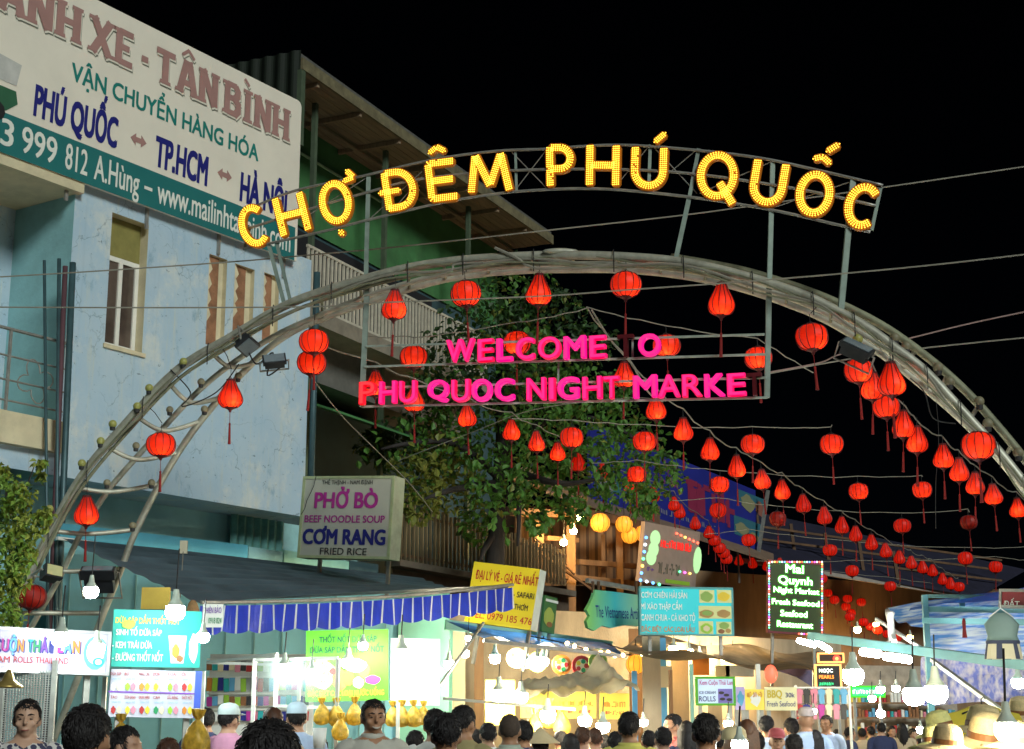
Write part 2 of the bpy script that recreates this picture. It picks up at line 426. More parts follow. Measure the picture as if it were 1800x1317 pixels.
# ground floor behind, set back and dark, with a strip of corrugated metal
w = MB(); w.poly([(xl, .9, 0), (xr + 2.5, .9, 0), (xr + 2.5, .9, zb + .02), (xl, .9, zb + .02)])
w.build('ground_floor_wall', teal_sh, shop, world=False)
cg = MB(); xa, za = u(407, 940, -.7); xb_ = u(500, 960, -.7)[0]
z0_, z1_ = za - .45, zb
n = 44; pts = [(xa + (xb_ - xa) * i / n, .7 + .028 * math.cos(i / n * 7 * 2 * math.pi)) for i in range(n + 1)]
for i in range(n): cg.poly([(*pts[i], z0_), (*pts[i + 1], z0_), (*pts[i + 1], z1_), (*pts[i], z1_)])
cg.build('corrugated_strip', mat('teal_corrugated', (.07, .22, .20), .5, .2, var=.25, scale=8), shop, world=False, smooth=True)
dp_ = MB(); xd = u(537, 500, .1)[0]
dp_.tube([(xr + .08, -.06, zt - .2), (xr + .08, -.06, zb - .3)], .055, 8); dp_.build('drain_pipe', metal_dk, shop, world=False, smooth=True)

# the billboard on its roof line
panel_m = mat('billboard_sheet', (.76, .71, .59), .6, var=.05, scale=1.2, bump=.05, bscale=3, dirt=.18, dirtcol=(.35, .3, .24))
FBB = Frame(FB.m @ Matrix.Translation((0, -.14, 0)))
bu_ = FBB.uv
bb = thing('billboard', 'huge white haulage billboard with faded pink, teal and navy lettering above the blue wall', 'billboard', m=FBB.m)
X0 = bu_(-160, 100)[0]; X1 = bu_(528, 250)[0]; ZT = bu_(527, 178)[1]; ZB = bu_(515, 457)[1]; ZBAND = bu_(520, 401)[1]
k = MB(); n = 10; r_ = .10; pts = [(X0, 0, ZB), (X1, 0, ZB)] + [(X1 - r_ + r_ * math.cos(t * math.pi / 10), 0, ZT - r_ + r_ * math.sin(t * math.pi / 10)) for t in range(6)] + [(X0, 0, ZT)]
k.slab(pts, (0, .06, 0)); k.build('panel', panel_m, bb, world=False)
MB().slab([(X0, -.004, ZB - .005), (X1 - .06, -.004, ZB - .005), (X1 - .06, -.004, ZBAND), (X0, -.004, ZBAND)], (0, .003, 0)).build('teal_band', mat('teal_print', (.015, .15, .145), .6, var=.06), bb, world=False)
k = MB()
for zz in (ZB + .1, (ZB + ZT) / 2, ZT - .15): k.bx(X0, X1 - .1, .064, .10, zz, zz + .05)
for i in range(7): xx = X1 - .2 - i * 1.5; k.bx(xx, xx + .05, .102, .136, ZB - .3, ZT - .05)
k.build('back_frame', rail_m, bb, world=False)
pk = mat('faded_pink_print', (.36, .20, .175), .6, var=.1, scale=3); gsh = mat('grey_green_print', (.20, .22, .17), .6)
tg = mat('teal_letter_print', (.008, .19, .16), .6, var=.1); nv = mat('navy_print', (.012, .015, .17), .6, var=.15); wh = mat('white_print', (.72, .74, .66), .6, var=.05)
# western slab letters as strokes
SL = {'H': [[(.2, 0), (.2, 1)], [(.8, 0), (.8, 1)], [(.2, .5), (.8, .5)]], 'N': [[(.2, 0), (.2, 1)], [(.8, 0), (.8, 1)], [(.2, 1), (.8, 0)]],
      'X': [[(.15, 0), (.85, 1)], [(.15, 1), (.85, 0)]], 'E': [[(.25, 0), (.25, 1)], [(.25, .93), (.85, .93)], [(.25, .5), (.7, .5)], [(.25, .07), (.85, .07)]],
      'T': [[(.5, 0), (.5, 1)], [(.08, .92), (.92, .92)]], 'A': [[(.15, 0), (.45, 1)], [(.85, 0), (.55, 1)], [(.3, .33), (.7, .33)]],
      'I': [[(.5, 0), (.5, 1)]], 'C': [[(.85, .72), (.72, .93), (.35, .93), (.2, .75), (.2, .25), (.35, .07), (.72, .07), (.85, .28)]],
      'B': [[(.25, 0), (.25, 1)], [(.25, .93), (.65, .93), (.78, .8), (.78, .66), (.62, .53), (.25, .53)], [(.62, .53), (.82, .4), (.82, .2), (.68, .07), (.25, .07)]],
      '-': [[(.25, .45), (.75, .45)]]}
SERIF = {'H': [(.2, 0), (.8, 0), (.2, 1), (.8, 1)], 'N': [(.2, 0), (.2, 1), (.8, 1)], 'X': [(.15, 0), (.85, 0), (.15, 1), (.85, 1)], 'E': [(.2, 0), (.2, 1)], 'T': [(.5, 0)], 'A': [(.15, 0), (.85, 0), (.5, 1)], 'I': [(.5, 0), (.5, 1)], 'B': [(.2, 0), (.2, 1)], 'C': [], '-': []}
ACC = {'`': [[(.3, 1.32), (.55, 1.14)]], '^': [[(.22, 1.12), (.5, 1.32), (.78, 1.12)]]}
def slab_word(s, x0, x1, z0, z1):
    ch = []
    for c in s:
        if c in ACC: ch[-1][1].append(c)
        else: ch.append((c, []))
    wd = [.62 if c == 'I' else 1. for c, _ in ch]; pitch = (x1 - x0) / sum(wd); H = z1 - z0
    for li, (mm, dx, dz, yy, th) in enumerate(((gsh, .055, -.075, -.006, .125), (panel_m, .03, -.05, -.012, .125), (pk, 0, 0, -.018, .125))):
        mb = MB(); q = 0
        for i, (c, ac) in enumerate(ch):
            xa = x0 + sum(wd[:i]) * pitch - (.19 * pitch if c == 'I' else 0)
            segs = SL[c] + [s_ for a_ in ac for s_ in ACC[a_]]
            for pl in segs:
                for j in range(len(pl) - 1):
                    (ax, az), (bx_, bz) = pl[j], pl[j + 1]
                    A_ = V((xa + ax * pitch + dx * H, 0, z0 + (az + dz) * H)); B_ = V((xa + bx_ * pitch + dx * H, 0, z0 + (bz + dz) * H))
                    d_ = (B_ - A_).normalized(); vert = abs(d_.z) > .6
                    hw_ = (.115 * pitch * 1.25 if vert else .09 * H)
                    if pl in [s_ for a_ in ac for s_ in ACC[a_]]: hw_ = .05 * H
                    pn = V((-d_.z, 0, d_.x)) * hw_
                    if j < len(pl) - 2: B_ = B_ + d_ * hw_ * .6
                    q += 1; o_ = V((0, yy - .0004 * (q % 6), 0))
                    mb.poly([A_ - pn + o_, B_ - pn + o_, B_ + pn + o_, A_ + pn + o_])
            for (sx, sz) in SERIF[c]:
                q += 1; A_ = V((xa + sx * pitch + dx * H, yy - .0004 * (q % 6) - .0026, z0 + (sz + dz) * H)); hs = .105 * H; sg = 1 if sz == 0 else -1
                ws = .21 * pitch * (1.2 if c in 'TI' else 1)
                mb.poly([A_ + V((-ws, 0, 0)), A_ + V((ws, 0, 0)), A_ + V((ws * .92, 0, sg * hs)), A_ + V((-ws * .92, 0, sg * hs))])
        o = D.objects.new('lettering', mb.mesh('lettering', mm)); link(o, bb)
o_ = .018
zA = bu_(300, 153, o_)[1]; zA2 = bu_(280, 83, o_)[1]
gx = lambda px, py: bu_(px, py, o_)[0]
slab_word('XE', gx(155, 97), gx(238, 125), zA, zA2); slab_word('-', gx(243, 110), gx(266, 118), zA, zA2)
slab_word('TA^N', gx(270, 142), gx(384, 192), zA, zA2); slab_word('BI`NH', gx(390, 196), gx(509, 248), zA, zA2)
pit = (gx(143, 78) - gx(95, 55)); slab_word('CHA`NH', gx(143, 78) - 5 * pit, gx(143, 78), zA, zA2)
textpx(bb, FBB, 'VẬN CHUYỂN HÀNG HÓA', (125, 141), (454, 283), (125, 110), tg, bold=.04, off=.006)
for (s, l, r, t_) in (('PHÚ QUỐC', (58, 203), (206, 258), (61, 151)), ('TP.HCM', (272, 290), (365, 326), (274, 240)), ('HÀ NỘI', (421, 351), (504, 384), (424, 304))):
    textpx(bb, FBB, s, l, r, t_, nv, bold=.08, shear=.06, off=.006)
for (a, b) in (((229, 240), (257, 254)), ((382, 302), (407, 314))):
    x0, z0 = bu_(*a); x1, z1 = bu_(*b); zc = (z0 + z1) / 2; h = .16; k = MB()
    hd = (x1 - x0) * .34; h = (x1 - x0) * .30
    q = [(x0, zc), (x0 + .16, zc + h), (x0 + .16, zc + h * .45), (x1 - .16, zc + h * .45), (x1 - .16, zc + h), (x1, zc), (x1 - .16, zc - h), (x1 - .16, zc - h * .45), (x0 + .16, zc - h * .45), (x0 + .16, zc - h)]
    q = [(x0, zc), (x0 + hd, zc + h), (x0 + hd, zc + h * .42), (x1 - hd, zc + h * .42), (x1 - hd, zc + h), (x1, zc), (x1 - hd, zc - h), (x1 - hd, zc - h * .42), (x0 + hd, zc - h * .42), (x0 + hd, zc - h)]
    k.slab([(a_, -.007, b_) for a_, b_ in q], (0, .002, 0)); k.build('arrow_mark', pk, bb, world=False)
zl = (ZB + ZBAND) / 2 - .17; zh = zl + .36
X = lambda px: bu_(px, 250 + px * .378, .01)[0]
x03 = X(23)
text(bb, '0903', x03 - 1.05, x03, zl, zh, wh, y=-.009, bold=.025)
for (s, a, b) in (('999', 37, 99), ('812', 114, 153), ('A.Hùng', 165, 244), ('–', 253, 267), ('www.mailinhtanbinh.com', 276, 510)):
    if s == '–': MB().bx(X(a), X(b), -.009, -.008, zl + .13, zl + .18).build('lettering', wh, bb, world=False)
    else: text(bb, s, X(a), X(b), zl, zh, wh, y=-.009, bold=.025)
# a corner of the printed lorry picture
k = MB(); x0, z0 = bu_(0, 178); 
k.slab([(x0 - 2, -.007, z0 - .1), (x0 + .1, -.007, z0 - .1), (x0 + .28, -.007, z0 + .05), (x0 + .24, -.007, z0 + .22), (x0 - 2, -.007, z0 + .22)], (0, .002, 0), 0)
k.slab([(x0 - 2, -.007, z0 + .3), (x0 + .24, -.007, z0 + .3), (x0 + .3, -.007, z0 + .62), (x0 - .3, -.007, z0 + .68), (x0 - 2, -.007, z0 + .7)], (0, .002, 0), 1)
for xx in (x0 - .05, x0 - .9): k.slab([(xx + .14 * math.cos(i * .63), -.010, z0 - .14 + .14 * math.sin(i * .63)) for i in range(10)], (0, .002, 0), 2)
k.build('lorry_picture', [mat('green_print', (.03, .12, .06), .6), mat('pale_print', (.5, .5, .46), .6), mat('black_print', (.02, .02, .02), .6)], bb, world=False)

# poles leaning in front of the house
for nm, lab, pts, r_, Yp in (('steel_pole', 'thin dark steel pole, leftmost of three in front of the balcony', ((78, 458), (84, 1080)), .022, 19.9),
                             ('steel_pole', 'thin dark steel pole between a thin pole and the thick double pole', ((104, 455), (98, 1080)), .026, 19.95),
                             ('steel_post', 'thick dark double steel post at the corner of the blue wall', ((128, 462), (102, 1080)), .045, 20.0)):
    a, b = P(*pts[0], Yp), P(*pts[1], Yp); b = a.lerp(b, (a.z) / (a.z - b.z))
    if r_ > .04:
        t_ = thing(nm, lab, 'post', loc=b)
        MB().tube([a, b], r_, 8).build('post_tube', metal_dk, t_, smooth=True)
        q = V((-.09, -.03, 0)); MB().tube([a + q - V((0, 0, .06)), b + q], r_ * .8, 8).build('post_tube', mat('maroon_steel', (.12, .06, .07), .45, .2), t_, smooth=True)
    else:
        tag(MB().tube([a, b], r_, 7).build(nm, metal_dk, smooth=True), lab, 'pole', 'thin poles before the balcony')

# ================================================================== green house with the wide eaves
oE = P(545, 118, 26.0); ZE = oE.z; oE2 = oE.copy(); oE2.z = 0
FG = frame_ang(oE2, 24.7); gu = FG.uv
gh = thing('green_house', 'dark green tall house with wide brown eaves and white barred balcony', 'house', m=FG.m)
green = mat('green_wall', (.05, .17, .055), .75, var=.25, scale=2, bump=.1, bscale=20, dirt=.4)
brown = mat('eave_boards', (.26, .19, .12), .75, var=.3, scale=3, stretch=(.5, 6, 1), bump=.2, bscale=20)
tealD = mat('dark_teal_wall', (.035, .075, .085), .8, var=.25, scale=2)
pale = mat('pale_trim', (.24, .21, .16), .7, var=.2, scale=5, dirt=.5)
barm = mat('white_bars', (.52, .48, .38), .6, var=.15, scale=8, dirt=.3)
LX = 11.1; WY = 1.5                       # eave length, wall set back
k = MB(); k.bx(-.02, LX, WY, 2.1, 0, ZE); k.bx(-.02, .1, .9, WY, 3, ZE); 
k.build('wall', [tealD], gh, world=False)
k = MB(); k.bx(-.04, LX, WY - .04, WY - .004, ZE - 2.2, ZE - .12); k.build('green_cladding', green, gh, world=False)
# roof with boarded soffit
k = MB(); k.slab([(-.3, 0, ZE), (LX, 0, ZE), (LX, 2.2, ZE + .1), (-.3, 2.2, ZE + .1)], (0, 0, .14)); rf = k.build('roof', mat('roof_sheet', (.10, .10, .09), .6, var=.3), gh, world=False)
MB().bx(-.32, LX + .02, -.05, -.004, ZE - .17, ZE + .05).build('fascia_board', mat('mossy_fascia', (.15, .13, .07), .8, var=.4, scale=6, dirt=.6), rf, world=False)
gp = MB(); n = 60
for i in range(n):
    ya, yb = 2.2 * i / n, 2.2 * (i + 1) / n; xa, xb = -.34 + .025 * math.cos(i * .8), -.34 + .025 * math.cos(i * .8 + .8)
    gp.poly([(xa, ya, ZE - 1.3), (xb, yb, ZE - 1.3), (xb, yb, ZE + .2), (xa, ya, ZE + .2)])
gp.build('gable_sheet', mat('dark_green_sheet', (.006, .012, .006), .7, var=.3), rf, world=False, smooth=True)
MB().bx(-.33, -.2, -.04, .10, ZE - 1.6, ZE - .18).build('corner_post', mat('green_post', (.07, .10, .06), .6, var=.2), gh, world=False)
nb = 9
for i in range(nb):
    y0 = .004 + (WY - .05) * i / nb
    MB().bx(-.28, LX - .02, y0, y0 + (WY - .05) / nb - .012, ZE - .16 + .004 * (i % 2), ZE - .12).build('soffit_board', brown, rf, world=False)
i = 0
x_ = .3
while x_ < LX:
    MB().bx(x_, x_ + .07, .02, WY - .05, ZE - .26, ZE - .17).build('rafter', brown, rf, world=False); x_ += 1.55
MB().bx(-.28, LX - .02, WY * .62, WY * .62 + .08, ZE - .30, ZE - .262).build('purlin', brown, rf, world=False)
for x_ in (.9, 3.6, 7.4): MB().bx(x_, x_ + .09, .42, .51, 5.0, ZE - .27).build('post', mat('green_post', (.07, .10, .06), .6, var=.2), gh, world=False)
MB().tube([(.1, WY - .16, ZE - .8), (5.0, WY - .16, ZE - .8)], .03, 6).build('green_pipe', mat('pale_green_pipe', (.28, .42, .25), .4), gh, world=False)
# balcony with bars
zt_ = gu(562, 440)[1]; zb_ = gu(562, 548)[1]
k = MB(); k.bx(.1, 7.6, -.02, .03, zt_ - .05, zt_); k.bx(.1, 7.6, -.018, .028, zb_, zb_ + .06); rl = k.build('balcony_railing', barm, gh, world=False)
me = MB().bx(-.024, .024, -.012, .022, zb_ + .06, zt_ - .05).mesh('bar', barm)
x_ = .14
while x_ < 7.5: inst('bar', me, Matrix.Translation((x_, 0, 0)), rl); x_ += .135
MB().bx(-.02, 7.7, -.06, WY - .045, zb_ - .28, zb_ - .004).build('balcony_slab', pale, gh, world=False)
MB().bx(-.02, 7.7, WY - .9, WY - .07, zb_ - 1.05, zb_ - .29).build('bulkhead', mat('grey_soffit', (.13, .125, .11), .8, var=.2), gh, world=False)
k = MB(); k.slab([(.3, -.5, zb_ - 1.9), (5.2, -.5, zb_ - 1.9), (5.2, WY - .05, zb_ - 1.2), (.3, WY - .05, zb_ - 1.2)], (0, 0, .04)); k.build('green_awning', green, gh, world=False)
k = MB(); k.bx(.12, 7.6, WY - .05, WY - .01, zb_ + .05, ZE - 2.3); k.build('shade_panel', mat('balcony_shade', (.012, .012, .014), .9), gh, world=False)  # near-black sheet added behind the bars, balcony shade put into its colour
# ================================================================== steel arch over the street
FA = frame_ang(V((.5, 16.4, 0)), 107.0)
pipe = mat('grey_green_pipe', (.42, .42, .34), .45, .35, var=.3, scale=7, dirt=.5, dirtcol=(.16, .14, .09))
pipe_d = mat('mossy_pipe', (.24, .25, .16), .6, .2, var=.35, scale=8, dirt=.5)
cable = mat('black_cable', (.025, .025, .025), .6, var=.2); cable_p = mat('pale_cable', (.26, .25, .20), .6, var=.2)
def onA(px, py, off=0.): x, z = FA.uv(px, py, off); return FA.w(x, -off, z)
arch = thing('street_arch', 'tall curved arch of grey steel pipes spanning the market street', 'arch', loc=FA.w(0, 0, 0))
T1 = [(20, 1087), (48, 1018), (89, 933), (143, 838), (218, 748), (311, 651), (405, 593), (500, 538), (584, 507), (699, 475), (780, 461), (870, 453), (985, 449), (1100, 452), (1200, 461), (1300, 483), (1400, 514), (1460, 541), (1524, 576), (1575, 613), (1626, 653), (1673, 703), (1734, 770), (1775, 818), (1815, 872), (1868, 960), (1925, 1080)]
T2 = [(73, 1071), (107, 1011), (142, 938), (189, 864), (240, 804), (280, 760), (342, 694), (400, 645), (480, 592), (560, 555), (640, 523), (720, 497), (800, 479), (900, 468), (985, 465), (1100, 466), (1200, 475), (1300, 496), (1400, 528), (1460, 555), (1522, 590), (1577, 629), (1630, 671), (1680, 718), (1740, 783), (1782, 833), (1830, 900), (1880, 985), (1925, 1085)]
T3 = [(182, 1078), (213, 1000), (240, 931), (292, 831), (352, 741), (442, 640), (520, 580), (640, 534), (720, 508), (800, 488), (900, 477), (985, 474), (1100, 475), (1200, 485), (1300, 506), (1400, 540), (1460, 567), (1520, 603), (1579, 644), (1634, 689), (1685, 733), (1747, 796), (1790, 848), (1840, 920), (1890, 1005), (1925, 1085)]
def ground(pts):
    a, b = pts[0], pts[1]; d = (a - b); pts = [a + d * (a.z / max(-d.z, .01)) * 1.0] + pts if d.z < 0 else pts
    a, b = pts[-1], pts[-2]; d = (a - b)
    if d.z < 0: pts = pts + [a + V((d.x * .4, d.y * .4, d.z)) * (a.z / -d.z)]
    pts[0].z = -.02; pts[-1].z = -.02; return pts
C1 = crom([onA(*p, 0) for p in T1], 5); C2 = crom([onA(*p, -.42) for p in T2], 5); C3 = crom([onA(*p, -.62) for p in T3], 5)
MB().tube(ground(list(C1)), .052, 10).build('arch_pipe', pipe, arch, smooth=True)
MB().tube(ground(list(C2)), .036, 8).build('arch_pipe', pipe, arch, smooth=True)
MB().tube(ground(list(C3)), .042, 10).build('arch_pipe', pipe, arch, smooth=True)
T4 = [(1180, 452), (1300, 474), (1400, 504), (1480, 536), (1560, 578), (1640, 636), (1700, 690), (1750, 745), (1800, 806), (1850, 875), (1900, 960), (1950, 1080)]
C4 = crom([onA(*p, -.5) for p in T4], 5); q4 = list(C4); d4 = q4[-1] - q4[-2]; q4.append(q4[-1] + V((d4.x * .4, d4.y * .4, d4.z)) * (q4[-1].z / -d4.z))
MB().tube(q4, .045, 8).build('arch_pipe', pipe_d, arch, smooth=True)
off_ = lambda c, d: [p + V(d) for p in c]
MB().tube(off_(C1[:75], (.03, .02, -.09)), .022, 7).build('arch_pipe', pipe_d, arch, smooth=True)
def bycol(C, px=None, py=None, lo=True):
    best = None
    for p in C:
        d = p - EYE; c = math.cos(PITCH); s = math.sin(PITCH); zc = d.y * c + d.z * s; X = CX + F * d.x / zc; Yp = CY - F * (-d.y * s + d.z * c) / zc
        if px is not None: e = abs(X - px)
        else:
            if (X > 900) == lo: continue
            e = abs(Yp - py)
        if best is None or e < best[0]: best = (e, p)
    return best[1]
# cross ribs
for (y1, y3, sg) in ((1079, 1078, 0), (1006, 1008, .05), (925, 932, .10), (848, 860, .16), (784, 796, .3), (727, 741, .36), (668, 690, .40), (618, 640, .3)):
    a = bycol(C1, py=y1); b = bycol(C3, py=y3); m = bycol(C2, py=(y1 + y3) / 2 + sg * 30) if sg else (a + b) / 2
    if sg: m = a.lerp(b, .42) + V((.02, 0, -sg * .45))
    MB().tube(crom([a, m, b], 7), .028, 8).build('cross_rib', pipe, arch, smooth=True)
for (y1, y3) in ((612, 640), (660, 690), (712, 735), (785, 800), (865, 870), (960, 960)):
    a = bycol(C4, py=y1, lo=False); b = bycol(C3, py=y3, lo=False)
    MB().tube(crom([a, a.lerp(b, .5) - V((0, 0, .08)), b], 5), .024, 7).build('cross_rib', pipe, arch, smooth=True)
for x_ in range(560, 1500, 75):
    a = bycol(C1, px=x_); b = bycol(C3, px=x_ + 4)
    MB().tube([a, b], .02, 6).build('cross_rib', pipe_d, arch)
# cables bundled along the pipe
for q in range(3):
    ph = random.random() * 9; k = []
    for i, p in enumerate(C1[8:]):
        k.append(p + V((.03 * math.sin(i * .31 + ph), -.045 - .012 * q, -.05 - .035 * q + .035 * math.sin(i * .47 + ph * 2))))
    MB().tube(k, .011 + .004 * (q % 2), 5).build('cable', cable_p if q in (1, 3) else pipe_d, arch)
for (pts, mm, r_) in ([(((870, 436), (905, 452), (935, 470), (985, 472), (1040, 470), (1085, 462))), cable_p, .018],
                      [((640, 520), (720, 497), (790, 478), (800, 465), (850, 462)), cable_p, .014], 
                      [((1600, 665), (1625, 690), (1640, 735), (1680, 745)), cable, .007], [((300, 650), (335, 690), (320, 715), (380, 690), (420, 640)), cable, .008],
                      [((430, 600), (450, 640), (480, 620), (470, 660), (500, 640)), cable, .01]):
    MB().tube(crom([onA(*p, .06) for p in pts], 6), r_, 5).build('cable', mm, arch)
MB().ball(onA(985, 442, .02), (.21, .05, .035), 14, 6).build('junction_cover', pipe, arch, smooth=True)
for i in range(10, len(C1) - 8, 6):      # cable ties
    p = C1[i]; t_ = (C1[i + 1] - C1[i - 1]).normalized()
    MB().tube([p + V((0, -.07, -.2)), p + V((0, -.085, -.02)), p + V((0, -.06, .06)), p + V((0, .04, .06))], .006, 4).build('cable_tie', cable, arch)
# frosted bulbs along the outer pipe, unlit
gl = mat('dull_yellow_globe', (.33, .33, .09), .35, var=.2, scale=20, dirt=.3); gl2 = mat('dusty_globe', (.22, .20, .12), .5, var=.25, dirt=.4)
def globe(p, big=1., m=gl, d=V((-.05, -.06, .05))):
    me = GLOBE[0 if m is gl else 1]
    o = inst('globe_lamp', me, Matrix.Translation(wm(arch).inverted() @ (p + d)) @ Matrix.Diagonal((big, big, big, 1)), arch)
GLOBE = []
for mm in (gl, gl2):
    k = MB(); k.ball((0, 0, 0), .05, 12, 8, 0); k.lathe([(.03, -.075), (.034, -.05), (.034, -.03)], 10, (0, 0, 0), 1); me = k.mesh('globe_lamp', [mm, cable]); shade(me); GLOBE.append(me)
for (x_, y_) in ((17, 1062), (47, 978), (89, 896), (146, 816), (179, 777), (200, 747), (264, 684), (324, 638), (243, 716)): globe(onA(x_, y_), 1, gl, V((0, -.05, 0)))
for (x_, y_) in ((420, 663), (361, 721), (300, 722), (241, 785), (355, 673), (190, 850), (268, 850), (235, 925)): globe(onA(x_, y_, -.3), .9, gl2, V((0, -.05, 0)))
for (x_, y_) in ((1508, 590), (1573, 588), (1593, 603), (1649, 640), (1669, 665), (1721, 700), (1736, 739), (1790, 790)): globe(onA(x_, y_ + 6, -.4), 1.1, gl2 if x_ > 1520 else gl, V((0, 0, 0)))
# floodlights fixed on the arch
blk = mat('black_housing', (.02, .022, .026), .4, var=.3); lens = mat('flood_glass', (.16, .20, .22), .15, var=.2)
def flood(name, lab, c, size, rot, lensm=lens):
    m = Matrix.Translation(c) @ rot.to_4x4()
    t_ = thing(name, lab, 'floodlight', m=m); w_, h_, d_ = size
    k = MB(); k.slab([(-w_ / 2, 0, -h_ / 2), (w_ / 2, 0, -h_ / 2), (w_ / 2, 0, h_ / 2), (-w_ / 2, 0, h_ / 2)], (0, d_ * .4, 0))
    k.slab([(-w_ / 2.4, d_ * .4, -h_ / 2.6), (w_ / 2.4, d_ * .4, -h_ / 2.6), (w_ / 2.4, d_ * .4, h_ / 2.6), (-w_ / 2.4, d_ * .4, h_ / 2.6)], (0, d_ * .6, 0))
    k.build('housing', blk, t_, world=False)
    MB().bx(-w_ * .43, w_ * .43, -.012, -.002, -h_ * .4, h_ * .4).build('lens', lensm, t_, world=False)
    k = MB(); k.tube([(-w_ / 2 - .01, .05, 0), (-w_ / 2 - .03, .06, .02), (-w_ / 2 - .03, d_ + .12, .05), (w_ / 2 + .03, d_ + .12, .05), (w_ / 2 + .03, .06, .02), (w_ / 2 + .01, .05, 0)], .012, 6); k.build('bracket', rail_m, t_, world=False)
    return t_
from mathutils import Euler
flood('floodlight', 'black rectangular floodlight with ribbed lens on the arch left shoulder', onA(482, 630, .15), (.27, .15, .11), Euler((R(-35), R(-8), R(10))).to_matrix())
flood('floodlight', 'dark triangular floodlight seen edge-on behind the ribbed floodlight on the arch', onA(436, 610, .12), (.22, .22, .12), Euler((R(50), R(20), R(60))).to_matrix())
flood('floodlight', 'dark floodlight hanging under the right shoulder of the arch above lanterns', onA(1508, 607, .1), (.34, .18, .14), Euler((R(-60), R(30), R(-20))).to_matrix())
flood('floodlight', 'flat dark floodlight lying level across the lower left arch leg', onA(172, 1000, .1), (.40, .12, .30), Euler((R(-55), 0, 0)).to_matrix())
flood('floodlight', 'boxy floodlight with pale yellow lens on the lower left arch leg', onA(96, 1003, .12), (.22, .16, .2), Euler((R(-20), R(8), R(40))).to_matrix(), mat('yellow_lens', (.5, .5, .25), .3))

# ================================================================== LED lettering above the arch
FS = frame_ang(FA.w(0, -.06, 0), 107.0)
def onS(px, py, off=0.): x, z = FS.uv(px, py, off); return FS.w(x, -off, z)
led = thing('led_sign', 'yellow LED dot lettering on a curved pipe frame above the arch', 'sign', loc=onS(985, 460))
RAILS = [[(428, 438), (560, 409), (650, 386), (760, 360), (830, 347), (920, 336), (1050, 332), (1200, 345), (1350, 368), (1480, 397), (1530, 408)],
         [(436, 402), (530, 372), (640, 340), (740, 315), (900, 300), (1080, 298), (1220, 306), (1400, 332), (1540, 362)],
         [(450, 362), (520, 335), (640, 309), (760, 281), (870, 266), (960, 262), (1080, 255), (1200, 262), (1330, 277), (1440, 300), (1552, 326)]]
for r_ in RAILS: MB().tube(crom([onS(*p, -.03) for p in r_], 6), .017, 6).build('rail', rail_m, led, smooth=True)
pst = mat('teal_grey_post', (.20, .26, .22), .5, .2, var=.3)
for (a, b, w_) in (((648, 312), (643, 500), .05), ((1228, 262), (1212, 345), .04), ((1212, 345), (1188, 455), .05), ((1358, 283), (1352, 505), .05), ((1499, 318), (1478, 545), .06), ((1548, 330), (1532, 405), .035),
                   ((471, 425), (499, 532), .045), ((486, 425), (510, 528), .04), ((1143, 255), (1140, 338), .035), ((906, 265), (908, 338), .03), ((430, 438), (440, 398), .03)):
    MB().bar(onS(*a, -.06), onS(*b, -.06), w_).build('post', pst, led)
for (a, b) in (((540, 380), (645, 312)), ((760, 285), (650, 385)), ((900, 268), (960, 330)), ((960, 264), (905, 335)), ((1080, 330), (1140, 258)), ((1140, 335), (1225, 263)), ((1225, 340), (1150, 260)), ((1230, 340), (1355, 285)), ((1360, 365), (1500, 318)), ((690, 370), (760, 290))):
    MB().tube([onS(*a, -.05), onS(*b, -.05)], .006, 4).build('brace', rail_m, led)
def arc(cx, cy, rx, ry, a0, a1, n=18): return [(cx + rx * math.cos(R(a0 + (a1 - a0) * i / n)), cy + ry * math.sin(R(a0 + (a1 - a0) * i / n))) for i in range(n + 1)]
O_ = [arc(.5, .5, .5, .5, 0, 360, 30)]
GL = {'C': [arc(.5, .5, .5, .5, 52, 308, 24)], 'H': [[(0, 0), (0, 1)], [(1, 0), (1, 1)], [(.12, .5), (.88, .5)]], 'O': O_,
      'D': [[(0, 0), (0, 1), (.4, 1)] + arc(.4, .5, .6, .5, 90, -90, 16) + [(0, 0)]], 'E': [[(1, 1), (0, 1), (0, 0), (1, 0)], [(.12, .5), (.9, .5)]],
      'M': [[(0, 0), (.16, 1), (.5, .12), (.84, 1), (1, 0)]], 'P': [[(0, 0), (0, 1), (.5, 1)] + arc(.5, .71, .5, .29, 90, -90, 12) + [(.1, .42)]],
      'U': [[(0, 1), (0, .4)] + arc(.5, .4, .5, .4, 180, 360, 16) + [(1, 1)]], 'Q': [O_[0], [(.62, .3), (1.02, -.12)]]}
LET = [('C', (447, 397), 42, 64, 15, []), ('H', (513, 377), 44, 62, 14, []), ('O', (590, 356), 46, 66, 8, [[(607, 318), (622, 312), (611, 302)], [(599, 408), (602, 411)]]),
       ('D', (703, 333), 46, 62, 9, [[(670, 340), (700, 335)]]), ('E', (777, 317), 42, 62, 7, [[(757, 268), (768, 259), (780, 265)]]), ('M', (860, 303), 66, 62, 4, []),
       ('P', (985, 292), 36, 64, 1, []), ('H', (1060, 291), 46, 64, -1, []), ('U', (1141, 295), 50, 64, -2, [[(1154, 248), (1167, 237)]]), ('Q', (1261, 309), 58, 72, -6, []),
       ('U', (1351, 322), 50, 68, -10, []), ('O', (1432, 341), 52, 68, -10, [[(1434, 279), (1446, 276), (1457, 286)], [(1457, 265), (1472, 256)]]), ('C', (1517, 363), 50, 68, -14, [])]
dot_m = glow('led_dot', (1, .52, .04), 1.7, base=(.4, .2, .02)); back_m = glow('led_tray', (1, .25, .0), .05, base=(.25, .10, .01))  # tray gets a faint amber glow for the light its dots throw on it
